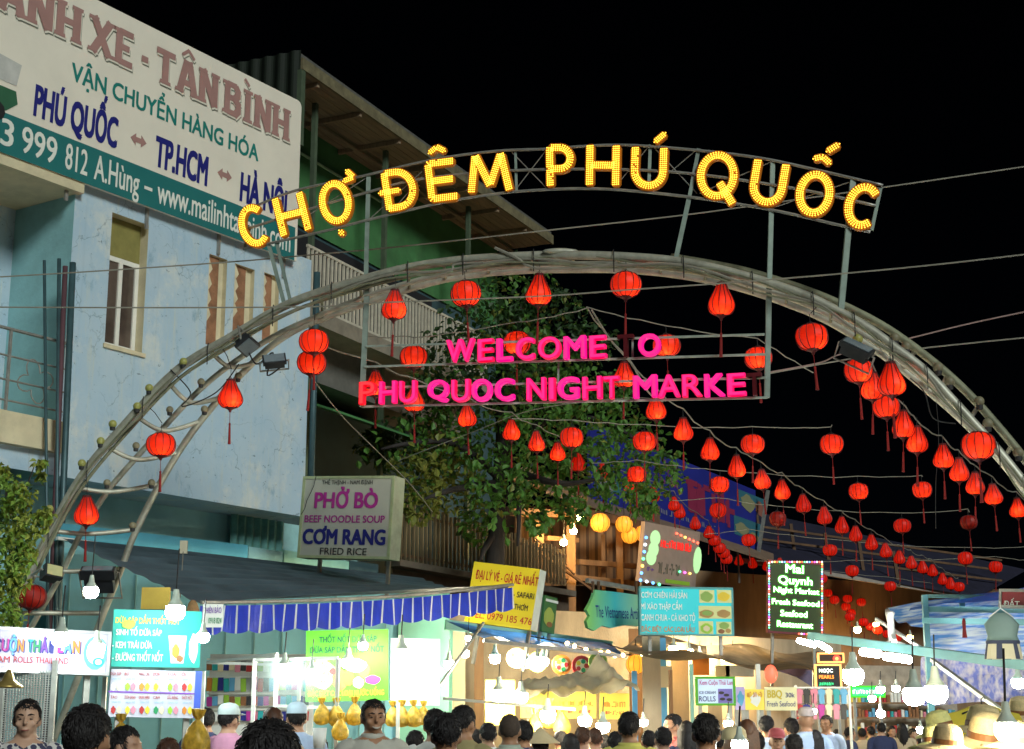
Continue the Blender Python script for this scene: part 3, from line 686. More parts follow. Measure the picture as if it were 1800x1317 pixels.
def resample(pl, step):
    out = []; acc = 0.; pl = [V(p) for p in pl]
    L_ = sum((pl[i + 1] - pl[i]).length for i in range(len(pl) - 1)); n = max(int(round(L_ / step)), 1); st = L_ / n; nxt = 0.; d0 = 0.
    for i in range(len(pl) - 1):
        seg = pl[i + 1] - pl[i]; l = seg.length
        if l < 1e-9: continue
        while nxt <= d0 + l + 1e-6: out.append((pl[i] + seg * ((nxt - d0) / l), seg / l)); nxt += st
        d0 += l
    return out
SW = 6.9                                   # half stroke in photograph pixels
FN = -(FS.m.to_3x3() @ V((0, 1, 0)))       # towards the street
def led_letter(ch, c, w_, h_, ang, acc):
    ca, sa = math.cos(R(ang)), math.sin(R(ang)); strokes = []
    for pl in GL[ch]:
        strokes.append([(c[0] + ((x - .5) * w_) * ca - ((y - .5) * h_) * sa * 1.0, c[1] - ((x - .5) * w_) * sa - ((y - .5) * h_) * ca) for x, y in pl])
    strokes += acc
    tray = MB(); dots = MB(); Rr = FS.m.to_3x3(); xA = Rr @ V((1, 0, 0)); zA_ = Rr @ V((0, 0, 1))
    ns = 0
    for si, st in enumerate(strokes):
        w3 = [onS(*p) for p in st]; sw = SW * .00607 * (.8 if si >= len(GL[ch]) else 1)
        fine = resample(w3, .02); ns += 1
        vs, fs = [], []; closed = (w3[0] - w3[-1]).length < 1e-4
        pts = [(p, t) for p, t in fine]
        if not closed: pts = [(pts[0][0] - pts[0][1] * sw * .8, pts[0][1])] + pts + [(pts[-1][0] + pts[-1][1] * sw * .8, pts[-1][1])]
        for p, t in pts:
            nrm = t.cross(FN).normalized()
            tap = 1. if closed or (p - pts[0][0]).length > sw * .7 and (p - pts[-1][0]).length > sw * .7 else (.55 if min((p - pts[0][0]).length, (p - pts[-1][0]).length) < 1e-5 else .88)
            for s_ in (-1, 1):
                for f_ in (0, -.05): vs.append(p + nrm * s_ * (sw + .012) * tap + FN * (f_ + .0006 * (ns + .3 * (len(vs) % 3))))
        for i in range(len(pts) - 1):
            a = i * 4; b = a + 4
            fs += [(a, b, b + 2, a + 2), (a, a + 1, b + 1, b), (a + 2, b + 2, b + 3, a + 3), (a + 1, a + 3, b + 3, b + 1)]
        e = (len(pts) - 1) * 4; fs += [(0, 2, 3, 1), (e, e + 1, e + 3, e + 2)]
        tray.add(vs, fs)
        rows = 4 if sw > .038 else 3; gap = 2 * sw / rows
        seen = []
        for r_ in range(rows):
            o_ = (r_ - (rows - 1) / 2) * gap
            for p, t in resample([p for p, t in pts], .0245):
                q = p + t.cross(FN).normalized() * o_
                if random.random() < .012: continue
                if not closed and min((p - pts[0][0]).length, (p - pts[-1][0]).length) < (sw - math.sqrt(max(sw * sw - o_ * o_, 0))) * 1.05: continue
                k_ = .0088; b = q + FN * .012
                dots.add([b + xA * k_, b + zA_ * k_, b - xA * k_, b - zA_ * k_, b + FN * k_], [(0, 1, 4), (1, 2, 4), (2, 3, 4), (3, 0, 4)])
    t_ = tray.build('letter', back_m, led)
    dots_o = dots.build('led_dots', dot_m, t_); dots_o['kind'] = 'stuff'
for a in LET: led_letter(*a)

# ================================================================== pink WELCOME sign hanging in the arch
FW = frame_ang(FA.w(0, .02, 0), 107.0)
def onW(px, py, off=0.): x, z = FW.uv(px, py, off); return FW.w(x, -off, z)
wel = thing('welcome_sign', 'glowing pink English welcome lettering on horizontal pipes hanging inside the arch', 'sign', loc=onW(985, 714))
for (a, b) in (((643, 609), (1344, 588)), ((640, 645), (1346, 623)), ((640, 682), (1347, 664)), ((636, 715), (1349, 699))):
    MB().bar(onW(*a, -.04), onW(*b, -.04), .022).build('rail', mat('pale_green_pipe2', (.35, .42, .36), .45, .2, var=.25), wel)
for (a, b, w_) in (((646, 495), (636, 715), .06), ((1352, 495), (1348, 699), .055), ((982, 634), (981, 673), .022), ((1112, 592), (1112, 628), .022)): MB().bar(onW(*a, -.07), onW(*b, -.07), w_).build('post', pst, wel)
pinks = [glow('pink_a', (1, .0, .10), .26, base=(.6, .02, .25)), glow('pink_b', (1, .0, .05), .24, base=(.6, .02, .2)), glow('pink_c', (1, .0, .20), .28, base=(.6, .02, .4)), glow('pink_red', (1, .0, .01), .25, base=(.6, .02, .05))]
dead = mat('unlit_letter', (.10, .008, .012), .4)
rowA = [('W', 787, 836), ('E', 842, 870), ('L', 875, 903), ('C', 909, 942), ('O', 948, 988), ('M', 993, 1032), ('E', 1038, 1068), ('T', 1088, 1116), ('O', 1124, 1163)]
rowB = [('P', 634, 663), ('H', 669, 699), ('U', 704, 734), ('Q', 754, 791), ('U', 796, 828), ('O', 831, 867), ('C', 872, 906), ('N', 928, 961), ('I', 967, 978), ('G', 982, 1020), ('H', 1026, 1060), ('T', 1063, 1091), ('M', 1115, 1157), ('A', 1159, 1197), ('R', 1201, 1236), ('K', 1240, 1276), ('E', 1280, 1313), ('T', 1315, 1341)]
REM = {}; hot_pink = glow('pink_core', (1, .008, .13), .42, base=(.6, .05, .3)); hot_red = glow('red_core', (1, .02, .03), .55, base=(.6, .05, .05))
def chan(ch, x0, x1, yb, yt, mm):
    c = D.curves.new('t', 'FONT'); c.body = ch; c.extrude = .5; c.resolution_u = 4
    o = D.objects.new('t', c); me = D.meshes.new_from_object(o); D.objects.remove(o); D.curves.remove(c)
    vs = [v.co.copy() for v in me.vertices]; fs = [tuple(p.vertices) for p in me.polygons]; D.meshes.remove(me); bo = .026
    ax, bx_ = min(v.x for v in vs) - bo, max(v.x for v in vs) + bo; ay, by = min(v.y for v in vs) - bo * .7, max(v.y for v in vs) + bo * .7
    A_, zb0 = FW.uv(x0, yb); B_, _ = FW.uv(x1, yb); _, zt0 = FW.uv(x0, yt); mb = MB()
    for q, (dx, dy) in enumerate(((-bo, -bo * .7), (bo, -bo * .7), (-bo, bo * .7), (bo, bo * .7))):
        mb.add([FW.w(A_ + (v.x + dx - ax) / (bx_ - ax) * (B_ - A_), -.03 - v.z * (.07 + .001 * q), zb0 + (v.y + dy - ay) / (by - ay) * (zt0 - zb0)) for v in vs], fs)
    o = mb.build('letter', mm, wel)
    if mm is not dead:
        fc = MB(); fc.add([FW.w(A_ + (v.x - ax) / (bx_ - ax) * (B_ - A_), -.072, zb0 + (v.y - ay) / (by - ay) * (zt0 - zb0)) for v in vs if v.z > 0], [tuple(REM[i] for i in f) for f in fs if all(vs[i].z > 0 for i in f)] if REM.update({i: n_ for n_, i in enumerate([i for i, v in enumerate(vs) if v.z > 0])}) is None else []); fc.build('lit_face', hot_pink if mm is not pinks[3] else hot_red, o)
    if mm is dead: o['label'] = 'unlit dark letter'
for n_, (row, l, r, h) in enumerate(((rowA, (787, 640), (1345, 623), 39), (rowB, (634, 713), (1349, 697), 39))):
    for i, (ch, a, b) in enumerate(row):
        yb = l[1] + (r[1] - l[1]) * ((a + b) / 2 - l[0]) / (r[0] - l[0])
        mm = dead if (ch == 'T' and a in (1088, 1315)) else pinks[3] if (n_, i) == (1, 0) else pinks[(i * 7 + n_ * 2) % 3] if not (n_ and i in (2, 4)) else pinks[1]
        if (n_, i) == (1, 5): mm = pinks[2]
        chan(ch, a, b, yb, yb - h, mm)
# ================================================================== red silk lanterns
def lantern_mat(name, e, tr=.5):
    m = D.materials.new(name); m.use_nodes = True; t = m.node_tree; N = t.nodes; L = t.links; o = N['Material Output']; b = N['Principled BSDF']
    tc = N.new('ShaderNodeTexCoord'); mp = N.new('ShaderNodeMapping'); mp.inputs['Scale'].default_value = (1, 1, 5)
    no = N.new('ShaderNodeTexNoise'); no.inputs['Scale'].default_value = 30; no.inputs['Detail'].default_value = 3
    L.new(tc.outputs['Object'], mp.inputs[0]); L.new(mp.outputs[0], no.inputs['Vector'])
    cr = N.new('ShaderNodeValToRGB'); cr.color_ramp.elements[0].color = (.30, .008, .004, 1); cr.color_ramp.elements[1].color = (.42, .016, .006, 1)
    L.new(no.outputs['Fac'], cr.inputs[0]); L.new(cr.outputs[0], b.inputs['Base Color']); b.inputs['Roughness'].default_value = .5
    b.inputs['Emission Color'].default_value = (1, .020, .004, 1); b.inputs['Emission Strength'].default_value = e
    tl = N.new('ShaderNodeBsdfTranslucent'); tl.inputs['Color'].default_value = (.92, .062, .014, 1); mx = N.new('ShaderNodeMixShader'); mx.inputs[0].default_value = tr
    L.new(b.outputs[0], mx.inputs[1]); L.new(tl.outputs[0], mx.inputs[2]); L.new(mx.outputs[0], o.inputs['Surface'])
    m.cycles.emission_sampling = 'NONE'; return m
silk = lantern_mat('red_silk_lit', .06); silk_off = lantern_mat('red_silk_unlit', 0., .3); silk_far = lantern_mat('red_silk_far', .18)
dkred = mat('dark_red_trim', (.10, .008, .008), .6, var=.2); tass = mat('tassel_red', (.22, .012, .01), .8, var=.3, scale=40)
ROUND = [(.065, .135), (.10, .128), (.14, .098), (.162, .055), (.168, .01), (.162, -.035), (.142, -.078), (.105, -.112), (.06, -.130)]
TEAR = [(.045, .175), (.058, .145), (.085, .085), (.118, .02), (.138, -.035), (.141, -.075), (.128, -.112), (.098, -.142), (.05, -.160)]
def lantern_meshes(prof, nr):
    fn = lambda a, z: 1 - .035 * abs(math.cos(a * nr / 2))
    n = nr * 4; vs = MB(); 
    pr = crom([(r, z, 0) for r, z in prof], 2); pr = [(p.x, p.y) for p in pr]
    vs.v = []; 
    for (r, z) in pr:
        for j in range(n):
            a = 2 * math.pi * j / n; q = r * fn(a + math.pi / nr, z); vs.v.append(V((q * math.cos(a), q * math.sin(a), z)))
    for i in range(len(pr) - 1):
        for j in range(n): vs.f.append((i * n + j, i * n + (j + 1) % n, (i + 1) * n + (j + 1) % n, (i + 1) * n + j)); vs.mi.append(0)
    sh = vs.mesh('shade', silk); shade(sh, True)
    rb = MB()
    for j in range(nr):
        a = 2 * math.pi * j / nr
        rb.tube([((r + .003) * math.cos(a), (r + .003) * math.sin(a), z) for r, z in pr], .0055, 3)
    ribs = rb.mesh('ribs', dkred)
    zt, zb = prof[0][1], prof[-1][1]; rt, rbm = prof[0][0], prof[-1][0]
    cp = MB(); cp.lathe([(rt + .006, zt - .012), (rt + .008, zt + .012), (rt - .008, zt + .014)], 14); cap = cp.mesh('top_ring', dkred)
    bt = MB(); bt.lathe([(.012, zb - .055), (.02, zb - .03), (rbm + .004, zb - .004), (rbm + .006, zb + .010)], 14); bot = bt.mesh('bottom_cap', dkred); shade(bot)
    ts = MB(); ts.tube([(0, 0, zb - .05), (0, 0, zb - .20)], .004, 4); ts.ball((0, 0, zb - .20), (.014, .014, .018), 8, 5)
    ts.lathe([(.010, zb - .20), (.013, zb - .26), (.016, zb - .40), (.019, zb - .44)], 8); tsm = ts.mesh('tassel', tass)
    cd_ = MB(); cd_.tube([(0, 0, zt + .01), (0, 0, zt + .13)], .004, 4); cd_.tube([(-rt, 0, zt + .01), (0, 0, zt + .05), (rt, 0, zt + .01)], .003, 3); cdm = cd_.mesh('cord', cable)
    return dict(shade=sh, ribs=ribs, top_ring=cap, bottom_cap=bot, tassel=tsm, cord=cdm, zt=zt)
LM = {'R': lantern_meshes(ROUND, 12), 'T': lantern_meshes(TEAR, 12)}
bulb_hot = glow('lantern_bulb', (1, .6, .3), 6., base=(1, .8, .6))
BUL = MB().ball((0, 0, 0), .028, 8, 6).mesh('bulb', bulb_hot)
NEARL = [0]; LAST = [None]
def lantern(kind, p, label, group=None, lit=1, s=1., lamp=True):
    """p: centre of the silk body"""
    q = V(p); rz = random.random() * 6.28
    m = Matrix.Translation(q) @ Euler((random.uniform(-.05, .05), random.uniform(-.05, .05), rz)).to_matrix().to_4x4() @ Matrix.Diagonal((s, s, s * random.uniform(.96, 1.05), 1))
    t_ = thing('red_lantern', label, 'lantern', group, m=m); L_ = LM[kind]; LAST[0] = t_
    for k in ('shade', 'ribs', 'top_ring', 'bottom_cap', 'tassel', 'cord'):
        me = L_[k]
        o = inst(k, me, Matrix.Identity(4), t_)
        if k == 'shade' and (lit != 1 or not lamp):
            o.material_slots[0].link = 'OBJECT'; o.material_slots[0].material = silk_off if lit != 1 else silk_far
    if lit == 1 and lamp:
        zb = random.uniform(-.085, -.03) if kind == 'R' else random.uniform(-.115, -.06); an = random.uniform(-2.6, -.5); rr_ = random.uniform(.03, .085); dx, dy = rr_ * math.cos(an), rr_ * math.sin(an)
        ld = LLIGHT
        lo = D.objects.new('lamp', ld); b_ = m.to_3x3().inverted() @ V((dx, dy, 0)); lo.location = (b_.x, b_.y, zb); link(lo, t_); NEARL[0] += 1
    return q + V((0, 0, (L_['zt'] + .13) * s))
LLIGHT = D.lights.new('lamp', 'POINT'); LLIGHT.energy = .44; LLIGHT.shadow_soft_size = .022; LLIGHT.color = (1, .55, .3)
WIRES = []
ORD = ['first', 'second', 'third', 'fourth', 'fifth', 'sixth', 'seventh', 'eighth', 'ninth', 'tenth', 'eleventh', 'twelfth', 'thirteenth', 'fourteenth', 'fifteenth', 'sixteenth', 'seventeenth', 'eighteenth', 'nineteenth', 'twentieth', 'twenty-first', 'twenty-second', 'twenty-third', 'twenty-fourth']
KN = {'R': 'round', 'T': 'teardrop'}
# under the arch
al = [('T', 152, 899), ('R', 283, 783), ('T', 405, 694), ('R', 552, 602), ('T', 693, 537), ('R', 819, 518), ('T', 947, 511), ('R', 1100, 502), ('T', 1268, 528), ('R', 1427, 594), ('T', 1567, 668), ('R', 1720, 785)]
for i, (k, x_, y_) in enumerate(al):
    c = onA(x_, y_, .02); top = lantern(k, c, 'lit %s red lantern hung under the arch, %s from its left' % (KN[k], ORD[i]), 'lanterns under the arch')
    near = min(C1 + C3, key=lambda p: (p - top).length if p.z > top.z - .1 else 99)
    k_ = MB().tube([top, (top + near) / 2 + V((.02, 0, 0)), near], .005, 4); k_.build('hanging_cord', cable, LAST[0])
c = onA(55, 1050, .25); lantern('R', c, 'unlit dull red lantern at the foot of the arch beside the bush', lit=0)

def string(pts, Y0, Y1, xa, xb, word, ext0=None, ext1=None):
    tops = []
    for i, (k, x_, y_) in enumerate(pts):
        t = (x_ - xa) / (xb - xa); Y = 1 / (1 / Y0 + (1 / Y1 - 1 / Y0) * t)
        c = P(x_, y_, Y)
        tops.append(lantern(k, c, '%s red lantern, %s from near end of %s' % (KN[k], ORD[i], word), word, lamp=(Y < 27)))
    pl = []
    if ext0 is not None: tops = [ext0] + tops
    if ext1 is not None: tops = tops + [ext1]
    for a, b in zip(tops[:-1], tops[1:]):
        pl += sag(a, b, .02 + .03 * (b - a).length * random.random(), 5)[:-1]
    pl.append(tops[-1])
    pl = [p + V((random.uniform(-.008, .008), 0, random.uniform(-.012, .012))) for p in pl]
    k = MB().tube(pl, .010, 5); tag(k.build('lantern_wire', cable_p), 'twisted pale wire carrying the %s' % word, 'wire')
string([('R', 548, 639), ('T', 660, 676), ('T', 728, 703), ('T', 821, 732), ('T', 899, 757), ('T', 943, 777), ('T', 980, 795), ('T', 1016, 813), ('T', 1059, 830), ('R', 1108, 854), ('T', 1148, 870), ('T', 1185, 886), ('T', 1195, 899), ('T', 1222, 920), ('T', 1246, 936), ('R', 1256, 951), ('R', 1265, 964), ('R', 1272, 973), ('R', 1277, 983)],
       17.6, 42, 548, 1277, 'left string passing the tree', ext0=bycol(C3, px=540))
string([('T', 1097, 660), ('T', 1153, 718), ('T', 1201, 756), ('T', 1248, 791), ('T', 1295, 821), ('T', 1340, 844), ('T', 1375, 862), ('T', 1412, 886), ('T', 1449, 907), ('T', 1480, 924), ('T', 1504, 939), ('T', 1532, 954), ('T', 1557, 968), ('T', 1581, 980), ('T', 1602, 989), ('T', 1622, 997), ('T', 1639, 1003), ('T', 1657, 1018), ('T', 1671, 1026), ('R', 1686, 1032)],
       19.5, 46, 1097, 1686, 'middle string sloping down rightwards', ext0=P(1032, 541, 18.0))
string([('R', 1509, 653), ('T', 1534, 680), ('R', 1558, 717), ('T', 1588, 747), ('T', 1612, 774), ('T', 1658, 803), ('T', 1686, 827), ('T', 1714, 851), ('T', 1746, 870), ('T', 1789, 894), ('T', 1835, 925)],
       17.8, 29, 1509, 1835, 'right string under the arch shoulder', ext0=bycol(C3, px=1500))
ROWS = [([('R', 727, 629), ('R', 909, 604), ('R', 1172, 609), ('R', 1333, 631)], 18.3, 'nearest cross wire behind pink letters', (640, 590), (1430, 655), (1034, 542)),
        ([('R', 1005, 770), ('R', 1133, 777), ('R', 1323, 782), ('R', 1462, 782)], 22.0, 'second cross wire beside the tree', (900, 735), (1463, 748), None),
        ([('R', 1119, 835), ('R', 1265, 853), ('R', 1509, 865), ('R', 1621, 862)], 26.5, 'third cross wire over blue banner', (1040, 815), (1622, 838), None),
        ([('R', 1262, 898), ('R', 1367, 913), ('R', 1586, 925), ('R', 1703, 919)], 30.5, 'fourth cross wire with unlit lanterns', (1180, 880), (1704, 900), None),
        ([('R', 1316, 950), ('R', 1459, 968), ('R', 1697, 982)], 35.5, 'fifth cross wire above far roofs', (1240, 940), (1800, 962), None),
        ([('R', 1498, 1004), ('R', 1750, 997)], 38.5, 'sixth cross wire above blue tent', (1330, 985), (1800, 985), None),
        ([('R', 1444, 1018), ('R', 1565, 1031)], 44.0, 'farthest cross wire by LED sign', (1380, 1005), (1640, 1025), None)]
for (pts, Y, word, a, b, mid) in ROWS:
    tops = [P(*a, Y)]
    for i, (k, x_, y_) in enumerate(pts):
        off = (x_, y_) in ((1367, 913), (1703, 919))
        tops.append(lantern(k, P(x_, y_, Y), '%s red lantern, %s from left on %s' % ('unlit round' if off else 'round', ORD[i], word), word, lit=0 if off else 1, lamp=Y < 27))
        if mid and i == 1: tops.append(P(*mid, Y))
    tops.append(P(*b, Y)); pl = []
    for p, q in zip(tops[:-1], tops[1:]): pl += sag(p, q, .015 * (q - p).length, 6)[:-1]
    pl.append(tops[-1]); pl = [p + V((0, 0, random.uniform(-.014, .014))) for p in pl]
    tag(MB().tube(pl, .007, 5).build('cross_wire', cable_p), 'pale wire of the %s' % word, 'wire')
# small far lanterns over the wooden restaurant front
fl = sorted([(1299, 985), (1323, 990), (1348, 994), (1371, 991), (1455, 1043), (1467, 1055), (1490, 1053), (1514, 1059), (1487, 1067), (1496, 1078), (1494, 1085), (1518, 1094), (1543, 1108), (1560, 1115), (1577, 1121), (1530, 1102)])
for i, (x_, y_) in enumerate(fl):
    if i < 4: lab, gp = 'small red lantern, %s of four under the eave left of LED sign' % ORD[i], 'far eave lanterns'
    else: lab, gp = 'tiny round red lantern before far wooden front, %s from its left' % ORD[i - 4], 'cluster of far lanterns'
    k = 'T' if i < 4 else 'R'; Y = 46 if i < 4 else 52 - (i % 3)
    lantern(k, P(x_, y_, Y), lab, gp, lamp=False, s=1.0 if i < 4 else .95)
# plain power wires
def wire(pts, Y0, Y1, r_, m, lab):
    n = len(pts); w3 = [P(x_, y_, Y0 + (Y1 - Y0) * i / (n - 1)) for i, (x_, y_) in enumerate(pts)]
    tag(MB().tube(crom(w3, 6), r_, 5).build('power_wire', m), lab, 'wire')
wire([(-40, 489), (135, 479), (400, 461), (560, 447), (700, 434), (945, 407), (1179, 381), (1308, 364), (1556, 329), (1680, 311), (1840, 287), (2300, 215)], 17.9, 17.3, .009, cable_p, 'long thin power wire passing behind the LED letters')
wire([(-40, 540), (300, 541), (560, 539), (650, 533), (947, 521), (1100, 510), (1350, 492), (1600, 470), (1840, 443), (2300, 388)], 15.4, 14.2, .008, cable_p, 'taut pale wire crossing in front of the arch lanterns')
wire([(1350, 655), (1440, 638), (1480, 622), (1590, 597), (1700, 570), (1840, 540), (2300, 440)], 17.6, 16.5, .009, mat('pink_grey_cable', (.32, .22, .2), .6), 'reddish wire leaving the welcome sign to the right')
wire([(1350, 657), (1500, 630), (1600, 615), (1700, 604), (1840, 590), (2300, 545)], 17.8, 16.8, .009, cable_p, 'pale wire leaving the arch shoulder to the right')
wire([(545, 660), (600, 730), (660, 790), (720, 850), (760, 900)], 18.5, 24, .008, cable_p, 'slack wire dropping from arch past the beef noodle sign')
wire([(1040, 545), (1075, 600), (1110, 640), (1140, 690), (1165, 706)], 18.0, 20.0, .012, cable_p, 'wire running down behind the letter O of welcome')
wire([(1170, 705), (1100, 700), (940, 720), (830, 760), (700, 810)], 21, 25, .007, cable_p, 'thin wire sloping left across the tree crown')
wire([(1640, 660), (1650, 760), (1645, 850), (1645, 930)], 22, 22, .005, cable, 'thin dark cable hanging beside the right lantern string')
# ================================================================== leaves
def leafmat(name, c, tr=.35):
    return cloth(name, c, tr=tr, var=.35, scale=14)
leafA = leafmat('leaf_green', (.08, .21, .03)); leafB = leafmat('leaf_lit_olive', (.17, .20, .03)); leafC = leafmat('leaf_shaded', (.03, .075, .02))  # olive and dark tones carry the crown's lit and shaded parts as colour
bark = mat('bark', (.028, .024, .022), .9, var=.35, scale=10, bump=.6, bscale=25, stretch=(1, 1, .2))
def leafgeo(L_, W_):
    m = MB(); m.add([(0, 0, 0), (W_ * .38, L_ * .35, .012), (W_ * .5, L_ * .65, .006), (0, L_, -.03), (-W_ * .5, L_ * .65, .006), (-W_ * .38, L_ * .35, .012), (0, L_ * .5, -.012)],
                    [(0, 1, 6), (1, 2, 6), (2, 3, 6), (3, 4, 6), (4, 5, 6), (5, 0, 6)]); return m
def scatter(mb, c, r, n, L_, W_, mi, rnd, up=.2):
    base = leafgeo(L_, W_)
    for _ in range(n):
        while True:
            d = V((rnd.uniform(-1, 1), rnd.uniform(-1, 1), rnd.uniform(-1, 1)))
            if .35 < d.length <= 1: break
        p = V(c) + V((d.x * r[0], d.y * r[1], d.z * r[2]))
        e = Euler((rnd.uniform(-1.5, .5), rnd.uniform(-.9, .9), rnd.uniform(0, 6.28))).to_matrix(); s = rnd.uniform(.6, 1.25)
        mb.add([p + e @ (q * s) for q in base.v], base.f, mi if rnd.random() < .7 else rnd.randint(0, 2))
rt = random.Random(5)
tree = thing('almond_tree', 'broad leafed tree with dark trunk growing behind the welcome sign', 'tree', loc=V((P(870, 1000, 29).x, 29, 0)))
tp = lambda x, y, Y: P(x, y, Y)
base = V((P(868, 1000, 29).x, 29, -.1))
trunk = MB()
trunk.tube(crom([base, P(868, 1050, 29), P(872, 960, 29), P(876, 880, 29), P(880, 800, 29), P(890, 700, 29.2), P(905, 600, 29.4), P(920, 530, 29.5)], 4), [.22 - .17 * i / 28 for i in range(29)], 9)
for br in ([(874, 930, 29), (852, 965, 28.7), (845, 985, 28.6)], [(876, 890, 29), (905, 860, 28.6), (912, 900, 28.4), (910, 960, 28.3)], [(878, 840, 29), (800, 780, 28.6), (720, 780, 28.2), (670, 790, 28)], [(880, 800, 29), (960, 740, 28.6), (1060, 740, 28.2), (1140, 790, 28)],
           [(885, 740, 29), (820, 660, 29), (780, 600, 29.2)], [(890, 700, 29.2), (960, 640, 29.3), (1030, 600, 29.5)], [(879, 820, 29), (980, 850, 28), (1060, 840, 27.6)], [(878, 850, 29), (800, 860, 28), (740, 880, 27.6)]):
    q = crom([P(*b) for b in br], 5); trunk.tube(q, [.09 - .065 * i / (len(q) - 1) for i in range(len(q))], 6)
trunk.build('trunk', bark, tree, smooth=True)
CL = [(905, 510, 70, 0), (850, 560, 70, 2), (965, 545, 60, 2), (790, 640, 75, 2), (870, 650, 80, 2), (950, 640, 75, 0), (1035, 600, 50, 2), (1010, 680, 60, 0), (700, 780, 60, 2), (660, 780, 38, 2), (780, 770, 70, 0), (860, 760, 75, 0), (950, 760, 70, 0), (1040, 740, 70, 0),  # last value picks the tone: dark for the unlit top, olive where lit
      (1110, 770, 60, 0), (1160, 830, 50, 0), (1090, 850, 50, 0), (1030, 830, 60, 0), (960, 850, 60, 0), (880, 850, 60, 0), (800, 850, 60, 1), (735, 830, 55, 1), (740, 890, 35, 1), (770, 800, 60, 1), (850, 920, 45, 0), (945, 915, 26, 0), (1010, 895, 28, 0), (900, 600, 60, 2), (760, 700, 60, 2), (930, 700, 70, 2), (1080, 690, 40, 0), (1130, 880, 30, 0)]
cr_ = MB()
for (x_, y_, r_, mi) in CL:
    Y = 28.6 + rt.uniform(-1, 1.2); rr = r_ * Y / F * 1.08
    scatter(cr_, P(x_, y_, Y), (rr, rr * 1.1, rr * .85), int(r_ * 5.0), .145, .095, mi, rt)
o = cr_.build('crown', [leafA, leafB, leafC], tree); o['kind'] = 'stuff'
lm = []
for mm in (leafA, leafB): q = leafgeo(.17, .12); lm.append(q.mesh('leaf', mm))
for i in range(230):                     # the nearest leaves one by one
    x_, y_, r_, mi = rt.choice(CL[8:])
    p = P(x_ + rt.uniform(-1, 1) * r_ * .9, y_ + rt.uniform(-1, 1) * r_ * .8, 27.5 + rt.uniform(-.5, .4))
    inst('leaf', lm[1 if mi == 1 else 0], Matrix.Translation(p - tree.location) @ Euler((rt.uniform(-1.6, -.4), rt.uniform(-.6, .6), rt.uniform(0, 6.28))).to_matrix().to_4x4(), tree)

bush = thing('leafy_bush', 'yellow-green small-leaved bush at the left edge beside the arch foot', 'bush', loc=V((P(15, 1000, 16.8).x, 16.8, 0)))
stm = MB(); b0 = bush.location
for (x_, y_) in ((10, 850), (30, 880), (60, 820), (20, 940), (60, 930), (5, 820)): stm.tube(crom([b0 + V((rt.uniform(-.1, .1), 0, 0)), P(18, 1080, 16.8), P((x_ + 20) / 2, y_ + 70, 16.8), P(x_, y_, 16.8)], 5), [.03 - .025 * i / 15 for i in range(16)], 5)
stm.build('stem', bark, bush)
fb = MB()
for (x_, y_, r_) in ((5, 870, 40), (35, 870, 25), (20, 925, 45), (55, 925, 28), (15, 980, 42), (45, 975, 20), (5, 1040, 35), (30, 1020, 22), (70, 815, 9), (72, 835, 6), (10, 1085, 30), (0, 830, 14), (-30, 950, 60), (78, 905, 14)):
    rr = r_ * 16.8 / F; scatter(fb, P(x_, y_, 16.3 + rt.uniform(-.15, .2)), (rr, rr, rr), int(r_ * 5.2) + 6, .075, .045, rt.choice((0, 1, 1)), rt)
o = fb.build('foliage', [leafmat('bush_leaf', (.20, .33, .05)), leafmat('bush_leaf_yellow', (.28, .33, .05)), leafmat('bush_leaf_dark', (.06, .12, .03))], bush); o['kind'] = 'stuff'

# ================================================================== bamboo fence and wooden restaurant
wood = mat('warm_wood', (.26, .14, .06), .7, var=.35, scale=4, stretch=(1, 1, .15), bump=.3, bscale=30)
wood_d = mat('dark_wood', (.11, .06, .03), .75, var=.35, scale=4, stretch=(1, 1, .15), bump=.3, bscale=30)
bam = mat('bamboo_slat', (.24, .19, .11), .65, var=.35, scale=6, stretch=(1, 1, .2), bump=.2)
fence = thing('bamboo_fence', 'weathered bamboo slat fence on a low ledge behind the beef noodle sign', 'fence', loc=V((P(800, 1000, 30.5).x, 30.5, 0)))
a0, a1 = P(700, 880, 29.2), P(995, 968, 33.5); b0_, b1_ = P(700, 985, 29.2), P(995, 1030, 33.5)
me = MB().bx(-.028, .028, -.015, .015, 0, 1).mesh('bamboo_slat', bam)
n = 44
for i in range(n):
    t_ = (i + .5) / n; b = b0_.lerp(b1_, t_); a = a0.lerp(a1, t_); h = (a.z - b.z) * rt.uniform(.95, 1.06)
    inst('bamboo_slat', me, Matrix.Translation(b - fence.location + V((0, rt.uniform(-.02, .02), 0))) @ Euler((0, rt.uniform(-.02, .02), -.6)).to_matrix().to_4x4() @ Matrix.Diagonal((rt.uniform(.8, 1.3), 1, h, 1)), fence)
for f_ in (.1, .85): MB().bar(b0_.lerp(a0, f_) + V((0, .05, 0)), b1_.lerp(a1, f_) + V((0, .05, 0)), .05).build('rail', wood_d, fence)
MB().bar(P(690, 990, 29.2), P(1000, 1045, 33.5), .4, .12).build('ledge', mat('ledge_concrete', (.20, .17, .13), .85, var=.25), fence)
k = MB(); k.slab([P(690, 1000, 29.3), P(1000, 1050, 33.6), V((P(1000, 1050, 33.6).x, 33.6, 0)), V((P(690, 1000, 29.3).x, 29.3, 0))], (0, .2, 0)); k.build('base_wall', mat('brown_base', (.12, .09, .065), .85, var=.3), fence)

